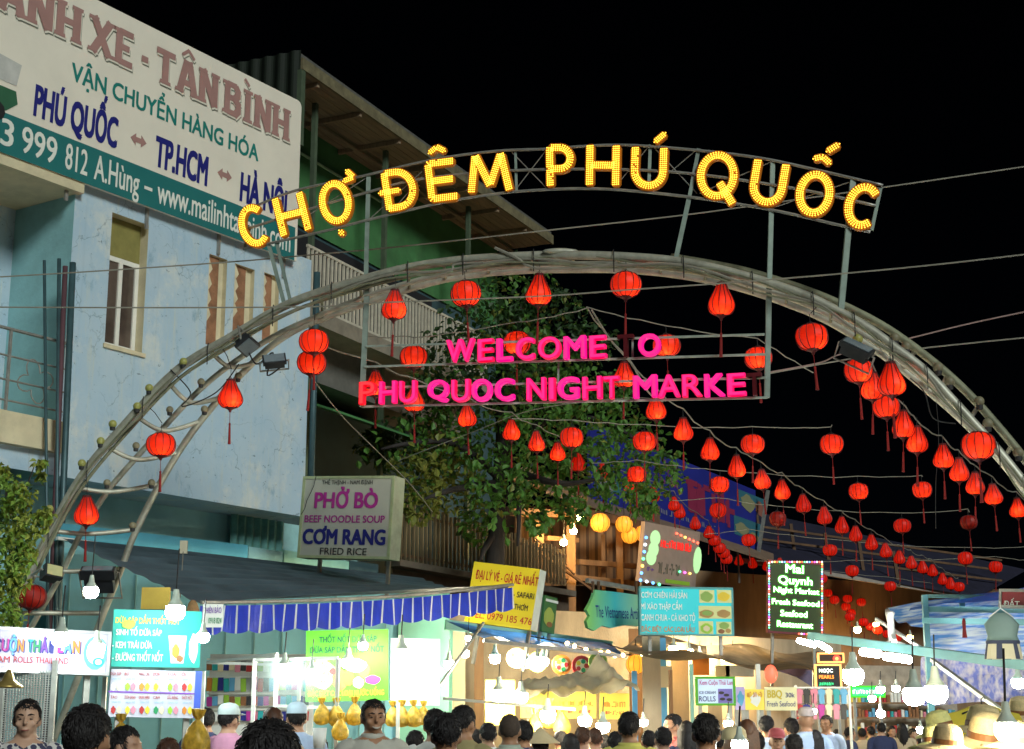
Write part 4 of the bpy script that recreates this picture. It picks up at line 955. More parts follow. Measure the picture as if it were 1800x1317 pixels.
pav = thing('wooden_restaurant', 'open wooden restaurant front glowing with warm bulbs behind the tree', 'building', loc=V((P(1050, 1000, 35).x, 35, 0)))
pz = lambda x, y, Y: P(x, y, Y)
def post(x, y0, y1, Y, w_=.14, m=wood): MB().bar(V((P(x, y0, Y).x, Y, max(P(x, y1, Y).z, 0))), P(x, y0, Y), w_).build('post', m, pav)
for (x_, y0, y1, Y, w_) in ((948, 905, 1150, 34, .2), (1003, 900, 1150, 34.6, .2), (1088, 925, 1150, 36, .16), (912, 900, 1150, 33.6, .12), (1140, 930, 1150, 37, .16), (1060, 940, 1150, 36, .09)): post(x_, y0, y1, Y, w_)
for (a, b, w_, m) in (((900, 900, 33.4), (1020, 905, 34.8), .16, wood), ((990, 895, 34), (1150, 930, 37), .2, wood_d), ((960, 946, 34), (1015, 950, 34.8), .1, wood), ((1015, 988, 35), (1150, 998, 37), .12, wood), ((960, 1010, 34), (1150, 1030, 37), .12, wood), ((1015, 1025, 35), (1150, 1033, 37), .08, wood_d), ((905, 940, 33.5), (1045, 1040, 34.6), .05, wood_d), ((940, 945, 33.4), (1010, 1010, 34.2), .03, wood_d)):
    MB().bar(P(*a), P(*b), w_).build('beam', m, pav)
sl = MB().bx(-.05, .05, -.015, .015, 0, 1).mesh('plank', wood); sl2 = MB().bx(-.05, .05, -.015, .015, 0, 1).mesh('plank', wood_d)
for i in range(46):
    x_ = 908 + i * 5.2; Y = 35.8 + i * .035; b = P(x_, 1030, Y); a = P(x_, 900 + i * .7, Y)
    inst('plank', sl if i % 3 else sl2, Matrix.Translation(b - pav.location) @ Matrix.Diagonal((.85, 1, a.z - b.z, 1)), pav)
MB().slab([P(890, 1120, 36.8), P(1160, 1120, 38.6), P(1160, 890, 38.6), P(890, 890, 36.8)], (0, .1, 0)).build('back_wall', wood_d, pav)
# sloping corrugated roof edge over it
k = MB(); k.slab([P(960, 868, 33.5), P(1360, 990, 45), P(1360, 978, 48), P(960, 840, 36.5)], (0, 0, .08)); k.build('roof', mat('brown_roof_sheet', (.18, .12, .08), .7, var=.3, scale=6), pav)
for i in range(9):
    t_ = i / 8; a = P(905, 835, 34).lerp(P(1010, 872, 35), t_); MB().bar(a, a + V((.25, 2.4, .55)), .12, .05).build('roof_slat', mat('pale_roof_slat', (.32, .22, .12), .7), pav)
MB().bar(P(895, 838, 33.9), P(1030, 880, 35.2), .12).build('roof_beam', wood, pav)
# warm bulbs and yellow paper lanterns of the restaurant
warm = glow('warm_bulb', (1, .62, .22), 90., True, base=(1, .9, .7)); warm_s = glow('warm_bulb_small', (1, .55, .2), 16., False, base=(1, .9, .7))
cool = glow('white_bulb', (.86, 1, .95), 46., True, base=(1, 1, 1)); coolw = glow('warm_white_bulb', (1, .87, .60), 150., True, base=(1, 1, .95))
sock = mat('lamp_socket', (.45, .52, .44), .5, var=.15)
def bulb_mesh(m, r, tall=1.0):
    k = MB(); k.lathe([(r * .26, r * 2.2 * tall), (r * .34, r * 1.75 * tall), (r * .40, r * 1.3 * tall), (r * .68, r * .85 * tall), (r * .88, r * .55 * tall)], 12, mi=1)
    k.lathe([(r * .88, r * .55 * tall), (r * .97, r * .35), (r, 0), (r * .93, -r * .42), (r * .68, -r * .76), (r * .1, -r * .92)], 14, mi=0)
    me = k.mesh('bulb', [m, sock]); shade(me); return me
BM = {}
def bulb(px, py, Y, r, m, lab, cat='lamp', cordup=.35, group=None, tall=1.):
    key = (m.name, round(r, 3), tall)
    if key not in BM: BM[key] = bulb_mesh(m, r, tall)
    p = P(px, py, Y)
    t_ = thing('hanging_bulb', lab, cat, group, loc=p); inst('bulb', BM[key], Matrix.Identity(4), t_)
    if cordup: MB().tube([(0, 0, r * 2.1 * tall), (.01, 0, r * 2.2 * tall + cordup)], .006, 4).build('cord', cable, t_, world=False)
    return t_
for i, (x_, y_) in enumerate(((1020, 910), (1008, 934), (991, 954), (938, 932))):
    bulb(x_, y_, 33.6, .075, warm, 'warm bare bulb at the wooden restaurant, %s of four from its right' % ORD[i], group='restaurant bulbs', tall=1.1)
ylw = glow('yellow_paper_lantern', (1, .32, .02), .5, True, base=(.7, .35, .05))
YLM = MB().lathe([(.05, .19), (.13, .16), (.19, .07), (.20, 0), (.19, -.07), (.13, -.16), (.05, -.19)], 18).mesh('shade', ylw); shade(YLM, True)
ylr = MB(); 
for j in range(10): a = j * .628; ylr.tube([(r * math.cos(a), r * math.sin(a), z) for r, z in ((.06, .19), (.135, .16), (.195, .07), (.205, 0), (.195, -.07), (.135, -.16), (.06, -.19))], .005, 3)
YLR = ylr.mesh('ribs', mat('lantern_rib_brown', (.25, .08, .02), .6))
for i, (x_, y_, Y, s_) in enumerate(((1055, 919, 34.5, 1.1), (1097, 922, 35.5, 1.), (1107, 941, 35.8, 1.), (1131, 938, 36.2, 1.), (1118, 1168, 27, .85))):
    t_ = thing('paper_lantern', 'orange-yellow paper lantern %s' % ('with floral print leftmost under the restaurant roof', 'wide one right of the floral paper lantern', 'lowest of the three at the restaurant corner', 'partly hidden by the dotted light sign', 'hanging among the stall bulbs below the green sign')[i], 'lantern', 'paper lanterns', m=Matrix.Translation(P(x_, y_, Y)) @ Matrix.Diagonal((s_, s_, s_, 1)))
    inst('shade', YLM, Matrix.Identity(4), t_); inst('ribs', YLR, Matrix.Identity(4), t_)
    MB().tube([(0, 0, .19), (0, 0, .5)], .008, 4).build('cord', cable, t_, world=False)

# dark roofs and a wooden front closing the street
far = thing('far_restaurant', 'long dark roofed wooden restaurant closing the far end of the street', 'building', loc=V((P(1550, 1100, 54).x, 54, 0)))
MB().slab([P(1180, 1300, 50), P(1780, 1300, 56), P(1780, 1040, 56), P(1180, 1000, 50)], (0, .3, 0)).build('wall', mat('far_wood', (.24, .15, .08), .75, var=.35, scale=2, stretch=(1, 1, .2)), far)
for i in range(40):
    x_ = 1445 + i * 4.6; Y = 52.6 + i * .045; b = P(x_, 1140, Y); a = P(x_, 1032 + i * .4, Y)
    inst('plank', sl if i % 2 else sl2, Matrix.Translation(b - far.location) @ Matrix.Diagonal((.8, 1, a.z - b.z, 1)), far)
navy_roof = mat('navy_roof', (.012, .012, .03), .8, var=.4, scale=3)
MB().slab([P(1280, 975, 46), P(1720, 1050, 52), P(1800, 1005, 60), P(1330, 905, 56)], (0, 0, .1)).build('roof', navy_roof, far)
MB().bar(P(1290, 983, 46), P(1700, 1048, 52), .12).build('gutter', mat('pale_gutter', (.3, .26, .22), .6), far)
for i in range(5): MB().bar(P(1330 + i * 60, 905 + i * 16, 50), P(1340 + i * 60, 990 + i * 10, 50), .1).build('strut', wood_d, far)
for i in range(4): MB().bar(P(1330, 925 + i * 22, 49), P(1760, 985 + i * 18, 55), .07).build('purlin', wood_d, far)
bulb(1507, 1107, 51, .12, warm, 'warm bulb glowing before the far wooden front', cordup=.5)
for i, (x_, y_, Y) in enumerate(((1400, 1075, 50), (1540, 1098, 51), (1600, 1120, 50))): bulb(x_, y_, Y, .10, warm_s, 'small far warm lamp, %s from the left along the wooden front' % ORD[i], cordup=.5, group='far lamps')
# ================================================================== sign boards
def pmat(name, c, **k): return mat('print_' + name, c, .55, var=.07, **k)
def board(name, label, cat, tl, tr, br, bl, Yl, Yr, m, th=.08, rim=None, rimw=.03, group=None, legs=0.):
    fr = frame_px(bl, br, tl, Yl, Yr); t_ = thing(name, label, cat, group, m=fr.m); W_, H_ = fr.W, fr.H
    MB().bx(0, W_, 0, th, 0, H_).build('panel', m, t_, world=False)
    if rim:
        for (a, b, c, d) in ((0, W_, 0, rimw), (0, W_, H_ - rimw, H_)): MB().bx(a - .004, b + .004, -.012, th + .004, c - .004, d + .004).build('rim', rim, t_, world=False)
        for (a, b) in ((0, rimw), (W_ - rimw, W_)): MB().bx(a - .006, b + .006, -.010, th + .006, rimw + .005, H_ - rimw - .005).build('rim', rim, t_, world=False)
    if legs:
        for x_ in (.12 * W_, .88 * W_): MB().bx(x_ - .025, x_ + .025, th + .005, th + .05, -legs, H_ * .9).build('leg', rail_m, t_, world=False)
    return t_, fr
def rect(parent, fr, a, b, m, off=.006, name='picture'):
    x0, z0 = fr.uv(*a, off); x1, z1 = fr.uv(*b, off); return MB().bx(min(x0, x1), max(x0, x1), -off, -off + .002, min(z0, z1), max(z0, z1)).build(name, m, parent, world=False)
def blob(parent, fr, c, rx, ry, m, off=.008, n=14, name='picture', wob=0.):
    x0, z0 = fr.uv(*c, off); x1, _ = fr.uv(c[0] + rx, c[1], off); _, z1 = fr.uv(c[0], c[1] - ry, off)
    a, b = x1 - x0, z1 - z0
    k = MB(); k.slab([(x0 + a * math.cos(i * 6.283 / n) * (1 + wob * math.sin(i * 2.4)), -off, z0 + b * math.sin(i * 6.283 / n) * (1 + wob * math.cos(i * 1.7))) for i in range(n)], (0, .002, 0)); return k.build(name, m, parent, world=False)
red_p = pmat('red', (.42, .03, .03)); mag_p = pmat('magenta', (.42, .03, .28)); nav_p = pmat('navy', (.015, .02, .20)); grn_p = pmat('green', (.02, .26, .10)); ylw_p = pmat('yellow', (.72, .55, .04)); org_p = pmat('orange', (.60, .22, .03)); wht_p = pmat('white', (.78, .80, .76)); blk_p = pmat('black', (.03, .03, .03)); sky_p = pmat('skyblue', (.12, .38, .62)); lim_p = pmat('lime', (.30, .55, .05)); brn_p = pmat('brown', (.25, .11, .04)); crm_p = pmat('cream', (.70, .62, .40)); pur_p = pmat('purple', (.18, .05, .42)); tea_p = pmat('teal', (.02, .34, .36)); pnk_p = pmat('pink', (.65, .22, .30))

def scrawl(parent, fr, a, b, n, m, off=.009, dens=5):
    '''lettering too blurred to read: groups of strokes between pixel a (left baseline) and pixel b (right top)'''
    x0, z0 = fr.uv(*a, off); x1, _ = fr.uv(b[0], a[1] + b[2], off); _, z1 = fr.uv(a[0], b[1], off); mb = MB(); H_ = z1 - z0; gw = (x1 - x0) / n; q = 0
    for g_ in range(n):
        for i in range(dens):
            xx = x0 + gw * (g_ + .06 + .80 * i / dens); ww = gw * random.uniform(.06, .12); q += 1
            if random.random() < .62: mb.bx(xx, xx + ww, -off - .0006 * (q % 5), -off + .002, z0 + H_ * random.uniform(0, .12), z1 - H_ * random.uniform(0, .25))
            else: zz = z0 + H_ * random.choice((.02, .42, .82)); mb.bx(xx, xx + gw * .22, -off - .0006 * (q % 5), -off + .002, zz, zz + H_ * .16)
    return mb.build('blurred_lettering', m, parent, world=False)

# beef noodle box sign
pho_m = mat('sign_acrylic', (.50, .52, .44), .4, var=.06, scale=2, dirt=.25, dirtcol=(.2, .16, .08))
pho, f_ = board('noodle_sign', 'pale box sign for beef noodle soup and fried rice standing above the awning', 'sign', (525, 838), (684, 833), (684, 983), (523, 980), 22.0, 21.4, pho_m, .30, mat('sign_rim_green', (.42, .50, .28), .5, dirt=.4), .03, legs=.5)
MB().bx(f_.W + .002, f_.W + .008, .004, .296, .004, f_.H - .004).build('side_face', mat('sign_side', (.45, .50, .34), .5, dirt=.4), pho, world=False)
for (s, l, r, t_, m, b) in (('THẾ THỊNH - NAM ĐỊNH', (566, 852), (655, 851), (566, 845), blk_p, .01), ('PHỞ BÒ', (552, 893), (664, 892), (552, 867), mag_p, .065), ('BEEF NOODLE SOUP', (535, 919), (676, 918), (535, 907), mag_p, .03), ('CƠM RANG', (531, 957), (677, 956), (531, 932), nav_p, .075), ('FRIED RICE', (562, 976), (644, 975), (562, 964), blk_p, .012)):
    textpx(pho, f_, s, l, r, t_, m, bold=b)
k = MB(); k.tube([f_.i @ (P(x_, y_, 21.85) + V((0, -.03, 0))) for x_, y_ in ((556, 838), (552, 855), (546, 868), (540, 880), (536, 895), (530, 905))], .006, 4); k.build('loose_wire', cable, pho, world=False)

# yellow ticket agency sign
ysm = mat('yellow_sign', (.72, .60, .03), .45, var=.05, scale=1.5)
yw, f_ = board('ticket_sign', 'yellow ticket agency sign with telephone number above the stalls', 'sign', (832, 987), (953, 1003), (932, 1108), (816, 1092), 23.4, 22.9, ysm, .22, legs=.6)
MB().bx(f_.W + .002, f_.W + .008, .004, .216, .004, f_.H - .004).build('side_face', mat('pale_side', (.6, .66, .58), .5), yw, world=False)
for (s, l, r, t_, m, b) in (('ĐẠI LÝ VÉ - GIÁ RẺ NHẤT', (835, 1018), (945, 1030), (836, 1003), red_p, .025), ('- SAFARI', (902, 1049), (938, 1054), (902, 1039), blk_p, .02), ('HÒN THƠM', (882, 1069), (927, 1074), (882, 1059), blk_p, .02), ('TEL: 0979 185 476', (826, 1086), (934, 1098), (826, 1074), red_p, .008)):
    textpx(yw, f_, s, l, r, t_, m, bold=b)
fp, f_ = board('food_poster', 'small dark green food poster beside the yellow ticket sign', 'poster', (957, 1046), (984, 1052), (974, 1115), (952, 1110), 25.0, 25.3, pmat('dkgreen', (.05, .16, .05)), .04, legs=.4)
blob(fp, f_, (965, 1085), 9, 17, pmat('olive', (.32, .40, .08)), wob=.06); rect(fp, f_, (960, 1052), (981, 1062), wht_p); blob(fp, f_, (966, 1098), 5, 5, brn_p, off=.011)

# artisan sign, shaped like a palette board, and the turquoise menu board
def artisan():
    fr = frame_px((1032, 1108), (1130, 1112), (1032, 1035), 24.6, 25.6); t_ = thing('artisan_sign', 'green and blue scalloped sign hanging from a wooden bar beside the turquoise menu', 'sign', m=fr.m)
    out = [(1046, 1037), (1085, 1041), (1130, 1047), (1130, 1102), (1100, 1099), (1075, 1104), (1058, 1100), (1045, 1109), (1034, 1104), (1031, 1092), (1037, 1083), (1031, 1072), (1038, 1060), (1043, 1049)]
    gm_ = D.materials.new('green_blue_print'); gm_.use_nodes = True; N = gm_.node_tree.nodes; L = gm_.node_tree.links; b = N['Principled BSDF']
    tc = N.new('ShaderNodeTexCoord'); sx = N.new('ShaderNodeSeparateXYZ'); cr = N.new('ShaderNodeValToRGB'); mr = N.new('ShaderNodeMapRange'); mr.inputs['From Max'].default_value = fr.W
    L.new(tc.outputs['Object'], sx.inputs[0]); L.new(sx.outputs[0], mr.inputs[0]); L.new(mr.outputs[0], cr.inputs[0]); L.new(cr.outputs[0], b.inputs['Base Color'])
    cr.color_ramp.elements[0].color = (.22, .55, .12, 1); cr.color_ramp.elements[1].color = (.30, .55, .30, 1); e = cr.color_ramp.elements.new(.5); e.color = (.05, .45, .50, 1)
    MB().slab([(q[0], 0, q[1]) for q in [fr.uv(*p) for p in out]], (0, .06, 0)).build('panel', gm_, t_, world=False)
    textpx(t_, fr, 'The Vietnamese Artist', (1047, 1081), (1128, 1093), (1047, 1060), pmat('dkblue', (.02, .05, .22)), bold=.0)
    x0, z0 = fr.uv(1040, 1020); x1, z1 = fr.uv(1130, 1036)
    MB().bar((x0, .1, z0), (x1, .1, z1), .07).build('hanging_bar', rail_m, t_, world=False)
    for px in (1046, 1056, 1122): x_, z_ = fr.uv(px, 1035); MB().bx(x_ - .02, x_ + .02, .03, .06, z_ - .15, z_ + .12).build('hanger', wood_d, t_, world=False)
artisan()
tq = glow('turquoise_lit', (.02, .60, .66), .16, base=(.02, .42, .46))
tm, f_ = board('menu_board', 'turquoise lit menu board with white dish names and six food pictures', 'sign', (1126, 1031), (1292, 1031), (1290, 1118), (1125, 1116), 24.4, 24.6, tq, .10, mat('teal_rim', (.1, .35, .36), .4), .02, legs=.3)
for (s, l, r, t_, m) in (('CƠM CHIÊN HẢI SẢN', (1127, 1052), (1208, 1051), (1127, 1042), wht_p), ('MÌ XÀO THẬP CẨM', (1127, 1072), (1199, 1071), (1127, 1062), wht_p), ('CANH CHUA - CÁ KHO TỘ', (1127, 1092), (1222, 1091), (1127, 1081), wht_p), ('ĐẶC BIỆT: CÁC LOẠI LẨU', (1127, 1111), (1221, 1111), (1127, 1102), org_p)):
    textpx(tm, f_, s, l, r, t_, m, bold=.03)
dish = glow('dish_pale', (.45, .55, .25), .12, base=(.5, .52, .22)); dish2 = pmat('dish_brown', (.40, .25, .08)); dish3 = pmat('dish_green', (.25, .42, .10))
for (a, b) in (((1229, 1037), (1256, 1060)), ((1260, 1037), (1286, 1060)), ((1228, 1065), (1286, 1088)), ((1228, 1092), (1254, 1116)), ((1259, 1093), (1286, 1116))):
    rect(tm, f_, a, b, dish)
for (c, rx, ry, m) in (((1242, 1049), 11, 9, dish3), ((1272, 1049), 11, 8, ylw_p), ((1274, 1046), 5, 4, red_p), ((1242, 1079), 13, 7, dish2), ((1272, 1079), 12, 7, dish2), ((1243, 1078), 9, 4.5, dish3), ((1272, 1078), 9, 4.5, ylw_p), ((1242, 1105), 11, 9, lim_p), ((1273, 1100), 9, 6, dish3), ((1268, 1110), 6, 4, brn_p), ((1280, 1109), 5, 4, dish2), ((1242, 1105), 6, 5, crm_p)): blob(tm, f_, c, rx, ry, m, off=.010 + .002 * random.random(), wob=.08)

# light sign with little coloured lights
ws, f_ = board('garland_sign', 'grey-beige restaurant sign edged with tiny coloured lights under the blue banner', 'sign', (1139, 918), (1236, 957), (1222, 1034), (1124, 1022), 34.5, 37.0, mat('beige_sign', (.36, .27, .22), .6, var=.1), .1, legs=.6)
for c in ((1152, 946), (1149, 966), (1145, 980)): blob(ws, f_, c, 9, 14, glow('pale_green_lit', (.4, .8, .35), .35, base=(.4, .6, .3)), off=.01 + random.random() * .004)
blob(ws, f_, (1226, 985), 7, 24, MATS['pale_green_lit'], off=.012)
scrawl(ws, f_, (1160, 962), (1216, 946, 17), 4, glow('red_letters', (1, .03, .02), .35, base=(.5, .02, .02)), dens=9); scrawl(ws, f_, (1155, 1008), (1196, 987, 4), 4, pmat('grey', (.12, .12, .09)), dens=4); scrawl(ws, f_, (1136, 1004), (1150, 996, 2), 2, pur_p); rect(ws, f_, (1170, 1018), (1212, 1030), lim_p)
LEDC = [glow('led_%d' % i, c, 1.6) for i, c in enumerate(((1, .1, .05), (.1, .35, 1), (1, .6, .1), (.1, 1, .3), (1, .1, .8), (.7, .9, 1)))]
def led_border(parent, fr, pts, step, r_, cols):
    mb = MB(); n = 0
    for (a, b) in zip(pts[:-1], pts[1:]):
        L_ = math.hypot(a[0] - b[0], a[1] - b[1]); k_ = max(int(L_ / step), 1)
        for i in range(k_):
            t_ = i / k_; x_, z_ = fr.uv(a[0] + (b[0] - a[0]) * t_, a[1] + (b[1] - a[1]) * t_, .03); mb.ball((x_, -.03, z_), r_, 6, 4, cols[n % len(cols)]); n += 1
    o = mb.build('coloured_lights', LEDC, parent, world=False); o['kind'] = 'stuff'
led_border(ws, f_, [(1136, 945), (1126, 1020), (1170, 1030)], 11, .035, [1, 5, 1, 3, 2, 1]); led_border(ws, f_, [(1190, 938), (1234, 958)], 8, .03, [0, 0, 2, 0]); led_border(ws, f_, [(1195, 1005), (1222, 1010)], 8, .03, [3, 4, 2])

# long blue banner above the far restaurant
bb_m = mat('blue_banner', (.012, .018, .20), .6, var=.2, scale=.8)
bn, f_ = board('blue_banner', 'long dark blue restaurant banner with faded red lettering and food pictures behind the lanterns', 'banner', (1035, 742), (1350, 866), (1333, 973), (1040, 880), 36.5, 46.0, bb_m, .1, legs=1.0)
scrawl(bn, f_, (1205, 902), (1292, 838, 32), 2, pmat('dkred', (.22, .02, .06)), dens=14); scrawl(bn, f_, (1150, 845), (1195, 800, 16), 2, pmat('dkpur', (.16, .03, .14)), dens=7); scrawl(bn, f_, (1130, 892), (1260, 882, 44), 9, pmat('grey2', (.2, .2, .24)), dens=4)
for (a, b) in (((1298, 860), (1345, 900)), ((1290, 905), (1340, 955)), ((1050, 835), (1090, 870))): rect(bn, f_, a, b, pmat('teal_dk', (.03, .13, .17)))
for (c, rx, ry, m) in (((1315, 885), 12, 14, pmat('dim_food', (.22, .22, .12))), ((1336, 895), 8, 12, pmat('dim_food2', (.25, .10, .07))), ((1305, 930), 12, 10, MATS['print_dim_food']), ((1325, 945), 9, 8, MATS['print_dim_food']), ((1068, 850), 16, 12, MATS['print_grey2'])): blob(bn, f_, c, rx, ry, m, wob=.15, off=.012)
MB().bar(f_.i @ P(1350, 862, 45.7), f_.i @ P(1331, 985, 45.7), .09).build('edge_post', rail_m, bn, world=False)

# green LED restaurant sign
mq, f_ = board('led_restaurant_sign', 'glowing green and white LED restaurant sign framed in rainbow lights', 'sign', (1350, 984), (1448, 984), (1447, 1118), (1350, 1112), 29.6, 29.8, mat('dark_green_panel', (.035, .06, .012), .5, var=.2), .1, mat('maroon_rim', (.16, .03, .04), .5), .03, legs=1.0)
grn_l = glow('led_green', (.06, .85, .02), .30); wht_l = glow('led_white', (.85, 1, .8), 1.6)
for (s, l, r, t_) in (('Mai', (1381, 1007), (1413, 1007), (1381, 993)), ('Quynh', (1368, 1027), (1428, 1027), (1368, 1014)), ('Night Market', (1360, 1043), (1440, 1043), (1360, 1034)), ('Fresh Seafood', (1357, 1064), (1440, 1064), (1357, 1055)), ('Seafood', (1372, 1084), (1419, 1084), (1372, 1074)), ('Restaurant', (1366, 1103), (1429, 1103), (1366, 1093))):
    textpx(mq, f_, s, (l[0] - 1, l[1] + 1), (r[0] + 1, r[1] + 1), (t_[0], t_[1] - 1), grn_l, bold=.12, off=.006); textpx(mq, f_, s, l, r, t_, wht_l, bold=.02, off=.014)
led_border(mq, f_, [(1353, 988), (1445, 988), (1445, 1116), (1400, 1114)], 4.2, .017, [0, 5, 2, 0, 3, 5, 1, 0, 4, 5]); led_border(mq, f_, [(1352, 990), (1352, 1108)], 4.4, .017, [5, 3, 1, 4, 5, 0])

# ================================================================== dark awning with striped valance
aw = thing('striped_awning', 'dark awning sheet with scalloped blue and white striped valance', 'awning', loc=V((P(600, 1060, 19).x, 19, 0)))
A1, A2, A3, A4 = P(107, 946, 19.6), P(740, 1017, 26.0), P(902, 1030, 20.6), P(352, 1062, 16.6)
dk = cloth('dark_tarp', (.075, .115, .14), tr=.3, var=.3, scale=2)
k = MB(); nu, nv_ = 26, 60
for j in range(nv_ + 1):
    for i in range(nu + 1):
        uu, vv = i / nu, j / nv_; p = A1.lerp(A2, uu).lerp(A4.lerp(A3, uu), vv)
        k.v.append(p + V((0, 0, .045 * math.sin(vv * 52) * (.2 + .6 * min(uu * 4, 1) - .3 * uu) - .25 * math.sin(math.pi * vv) * .5 * uu)))
for j in range(nv_):
    for i in range(nu): a = j * (nu + 1) + i; k.f.append((a, a + 1, a + nu + 2, a + nu + 1)); k.mi.append(0)
k.build('awning_sheet', dk, aw, smooth=True)
blu = cloth('blue_valance', (.03, .06, .55), tr=.35, gloss=.35, scale=6); vw = cloth('white_stripe', (.62, .68, .72), tr=.35, gloss=.35)
n = 30; scal = 6
for i in range(n):
    for (s0, s1, m, nm) in ((0, .86, blu, 'valance_panel'), (.86, 1, vw, 'valance_stripe')):
        kk = MB(); st = 4
        for q in range(st):
            ta, tb = (i + s0 + (s1 - s0) * q / st) / n, (i + s0 + (s1 - s0) * (q + 1) / st) / n
            if i == 0 and m is blu: pass
            def pt(t, b):
                p = A4.lerp(A3, t) + V((0, 0, .06 * (-math.sin(math.pi * t)) - .02)); h = .275 + .035 * abs(math.sin(t * n / 2.0 * math.pi / 1.0)) * 1.0
                if b: p = p - V((0, 0, h)) + V((.02 * math.sin(t * 70), .05 * math.sin(t * 47) - .03, 0))
                return p
            kk.slab([pt(ta, 0), pt(tb, 0), pt(tb, 1), pt(ta, 1)], (0, .004, 0))
        kk.build(nm, m, aw)
tr_ = MB(); tr_.tube([A4.lerp(A3, i / 12) + V((0, .03, .02 - .06 * math.sin(math.pi * i / 12))) for i in range(13)], .02, 6); tr_.build('edge_pole', rail_m, aw)
vtag, f_ = board('vendor_tag', 'small white vendor name card pinned at the left end of the striped valance', 'sign', (355, 1062), (391, 1062), (391, 1103), (355, 1103), 16.4, 16.4, wht_p, .006)
textpx(vtag, f_, 'THIÊN BẢO', (358, 1078), (389, 1078), (358, 1068), pur_p, bold=.01); textpx(vtag, f_, '0918 824', (366, 1096), (389, 1096), (366, 1086), grn_p, bold=.01)
# light blue fascia over the shop front
fs = thing('shop_fascia', 'long light blue fascia beam under the blue house with mint end piece', 'fascia', loc=V((P(400, 970, 22).x, 22, 2.5)))
skyb = mat('sky_blue_paint', (.10, .42, .55), .5, var=.12, scale=2, dirt=.25); mint = mat('mint_paint', (.30, .58, .45), .5, var=.1)
for (a, b, Ya, Yb, h, m) in (((100, 935), (430, 972), 19.9, 22.9, .22, skyb), ((432, 973), (492, 982), 22.92, 23.5, .2, teal_sh), ((494, 983), (608, 1003), 23.5, 24.8, .28, mint), ((610, 1002), (660, 1009), 24.8, 25.3, .3, tealD)):
    MB().bar(P(*a, Ya), P(*b, Yb), .12, h).build('fascia_section', m, fs)
MB().bar(P(100, 946, 19.8), P(610, 1016, 24.7), .05, .04).build('bright_edge', mat('white_strip', (.75, .8, .78), .4), fs)
mb_ = MB().box(P(323, 962, 19.3), (.09, .05, .16)); tag(mb_.build('switch_box', mat('ivory_plastic', (.62, .58, .42), .5)), 'small ivory switch box hanging at the fascia above the dark awning', 'box')
MB_ = MB().tube([P(322, 970, 19.25), P(317, 1050, 18.4)], .006, 4); tag(MB_.build('lamp_cable', cable_p), 'thin pale cable dropping from the switch box to the lamp', 'cable')

# mint and teal shop wall behind the drink stall
mintw = mat('mint_wall', (.20, .50, .38), .7, var=.12, scale=1.2, dirt=.2); tealw = mat('teal_shop_wall', (.20, .50, .60), .7, var=.12, scale=1.2, dirt=.25)
sw_ = thing('shop_wall', 'teal and mint painted shop wall under the striped awning', 'wall', loc=V((P(550, 1200, 24).x, 24, 0)))
gz = lambda p: V((p.x, p.y, 0))
a, b, c = P(95, 1000, 20.6), P(700, 1060, 25.0), P(790, 1060, 25.6)
MB().slab([gz(a), gz(b), V((b.x, b.y, 3.7)), V((a.x, a.y, 3.9))], (0, .12, 0)).build('teal_panel', tealw, sw_)
MB().slab([gz(b) + V((.01, -.05, 0)), gz(c), V((c.x, c.y, 3.7)), V((b.x + .01, b.y - .05, 3.7))], (0, .12, 0)).build('mint_panel', mintw, sw_)
for i in range(12): q = a.lerp(b, (i + .5) / 12); MB().bx(q.x - .012, q.x + .012, q.y - .05, q.y - .03, 0, 3.6).build('joint_strip', teal_sh, sw_)
# ================================================================== drinks stall on the left
def lamp(px, py, Y, r, m, lab, **k): return bulb(px, py, Y, r, m, lab, **k)
lilac = mat('lilac_board', (.46, .43, .60), .5, var=.05)
ib, f_ = board('ice_cream_sign', 'lilac lit sign for Thai ice cream rolls with rainbow lettering, bottom left', 'sign', (-70, 1099), (193, 1116), (190, 1187), (-70, 1178), 12.6, 13.2, lilac, .10, mat('silver_rim', (.5, .5, .52), .35, .6), .018, legs=1.2)
for i, (s, a, b) in enumerate((('K', -62, -48), ('E', -46, -35), ('M', -33, -16), ('C', -12, 0), ('U', 2, 15), ('Ộ', 16, 29), ('N', 30, 41), ('T', 48, 57), ('H', 58, 70), ('Á', 71, 83), ('I', 86, 92), ('L', 101, 111), ('A', 112, 125), ('N', 127, 140))):
    y0 = 1142 + (a + 70) * .030
    textpx(ib, f_, s, (a, y0), (b, y0 + .3), (a, y0 - 21), (tea_p, grn_p, pur_p, nav_p, mag_p, sky_p, org_p)[i % 7], bold=.06, off=.010); textpx(ib, f_, s, (a + 2, y0 + 2), (b + 2, y0 + 2.3), (a, y0 - 19), nav_p, bold=.05, off=.006)
for (s, a, b) in (('ICE CREAM', -62, 17), ('ROLLS', 24, 57), ('THAILAND', 62, 120)): textpx(ib, f_, s, (a, 1164 + a * .03), (b, 1164 + b * .03), (a, 1153 + a * .03), red_p, bold=.012)
blob(ib, f_, (168, 1148), 21, 30, sky_p, off=.006); blob(ib, f_, (168, 1146), 16, 22, wht_p, off=.009); blob(ib, f_, (173, 1164), 10, 8, tea_p, off=.012); blob(ib, f_, (173, 1164), 6, 5, wht_p, off=.015); blob(ib, f_, (163, 1140), 8, 9, ylw_p, off=.012)
lamp(107, 1122, 12.3, .075, cool, 'bright white bulb in front of the ice cream sign', cordup=.25); lamp(170, 1140, 12.55, .065, cool, 'white bulb with yellow socket at the right end of the ice cream sign', cordup=.2)
lamp(160, 1040, 15.5, .075, cool, 'bright white bulb behind the arch leg above the ice cream sign', cordup=.4)
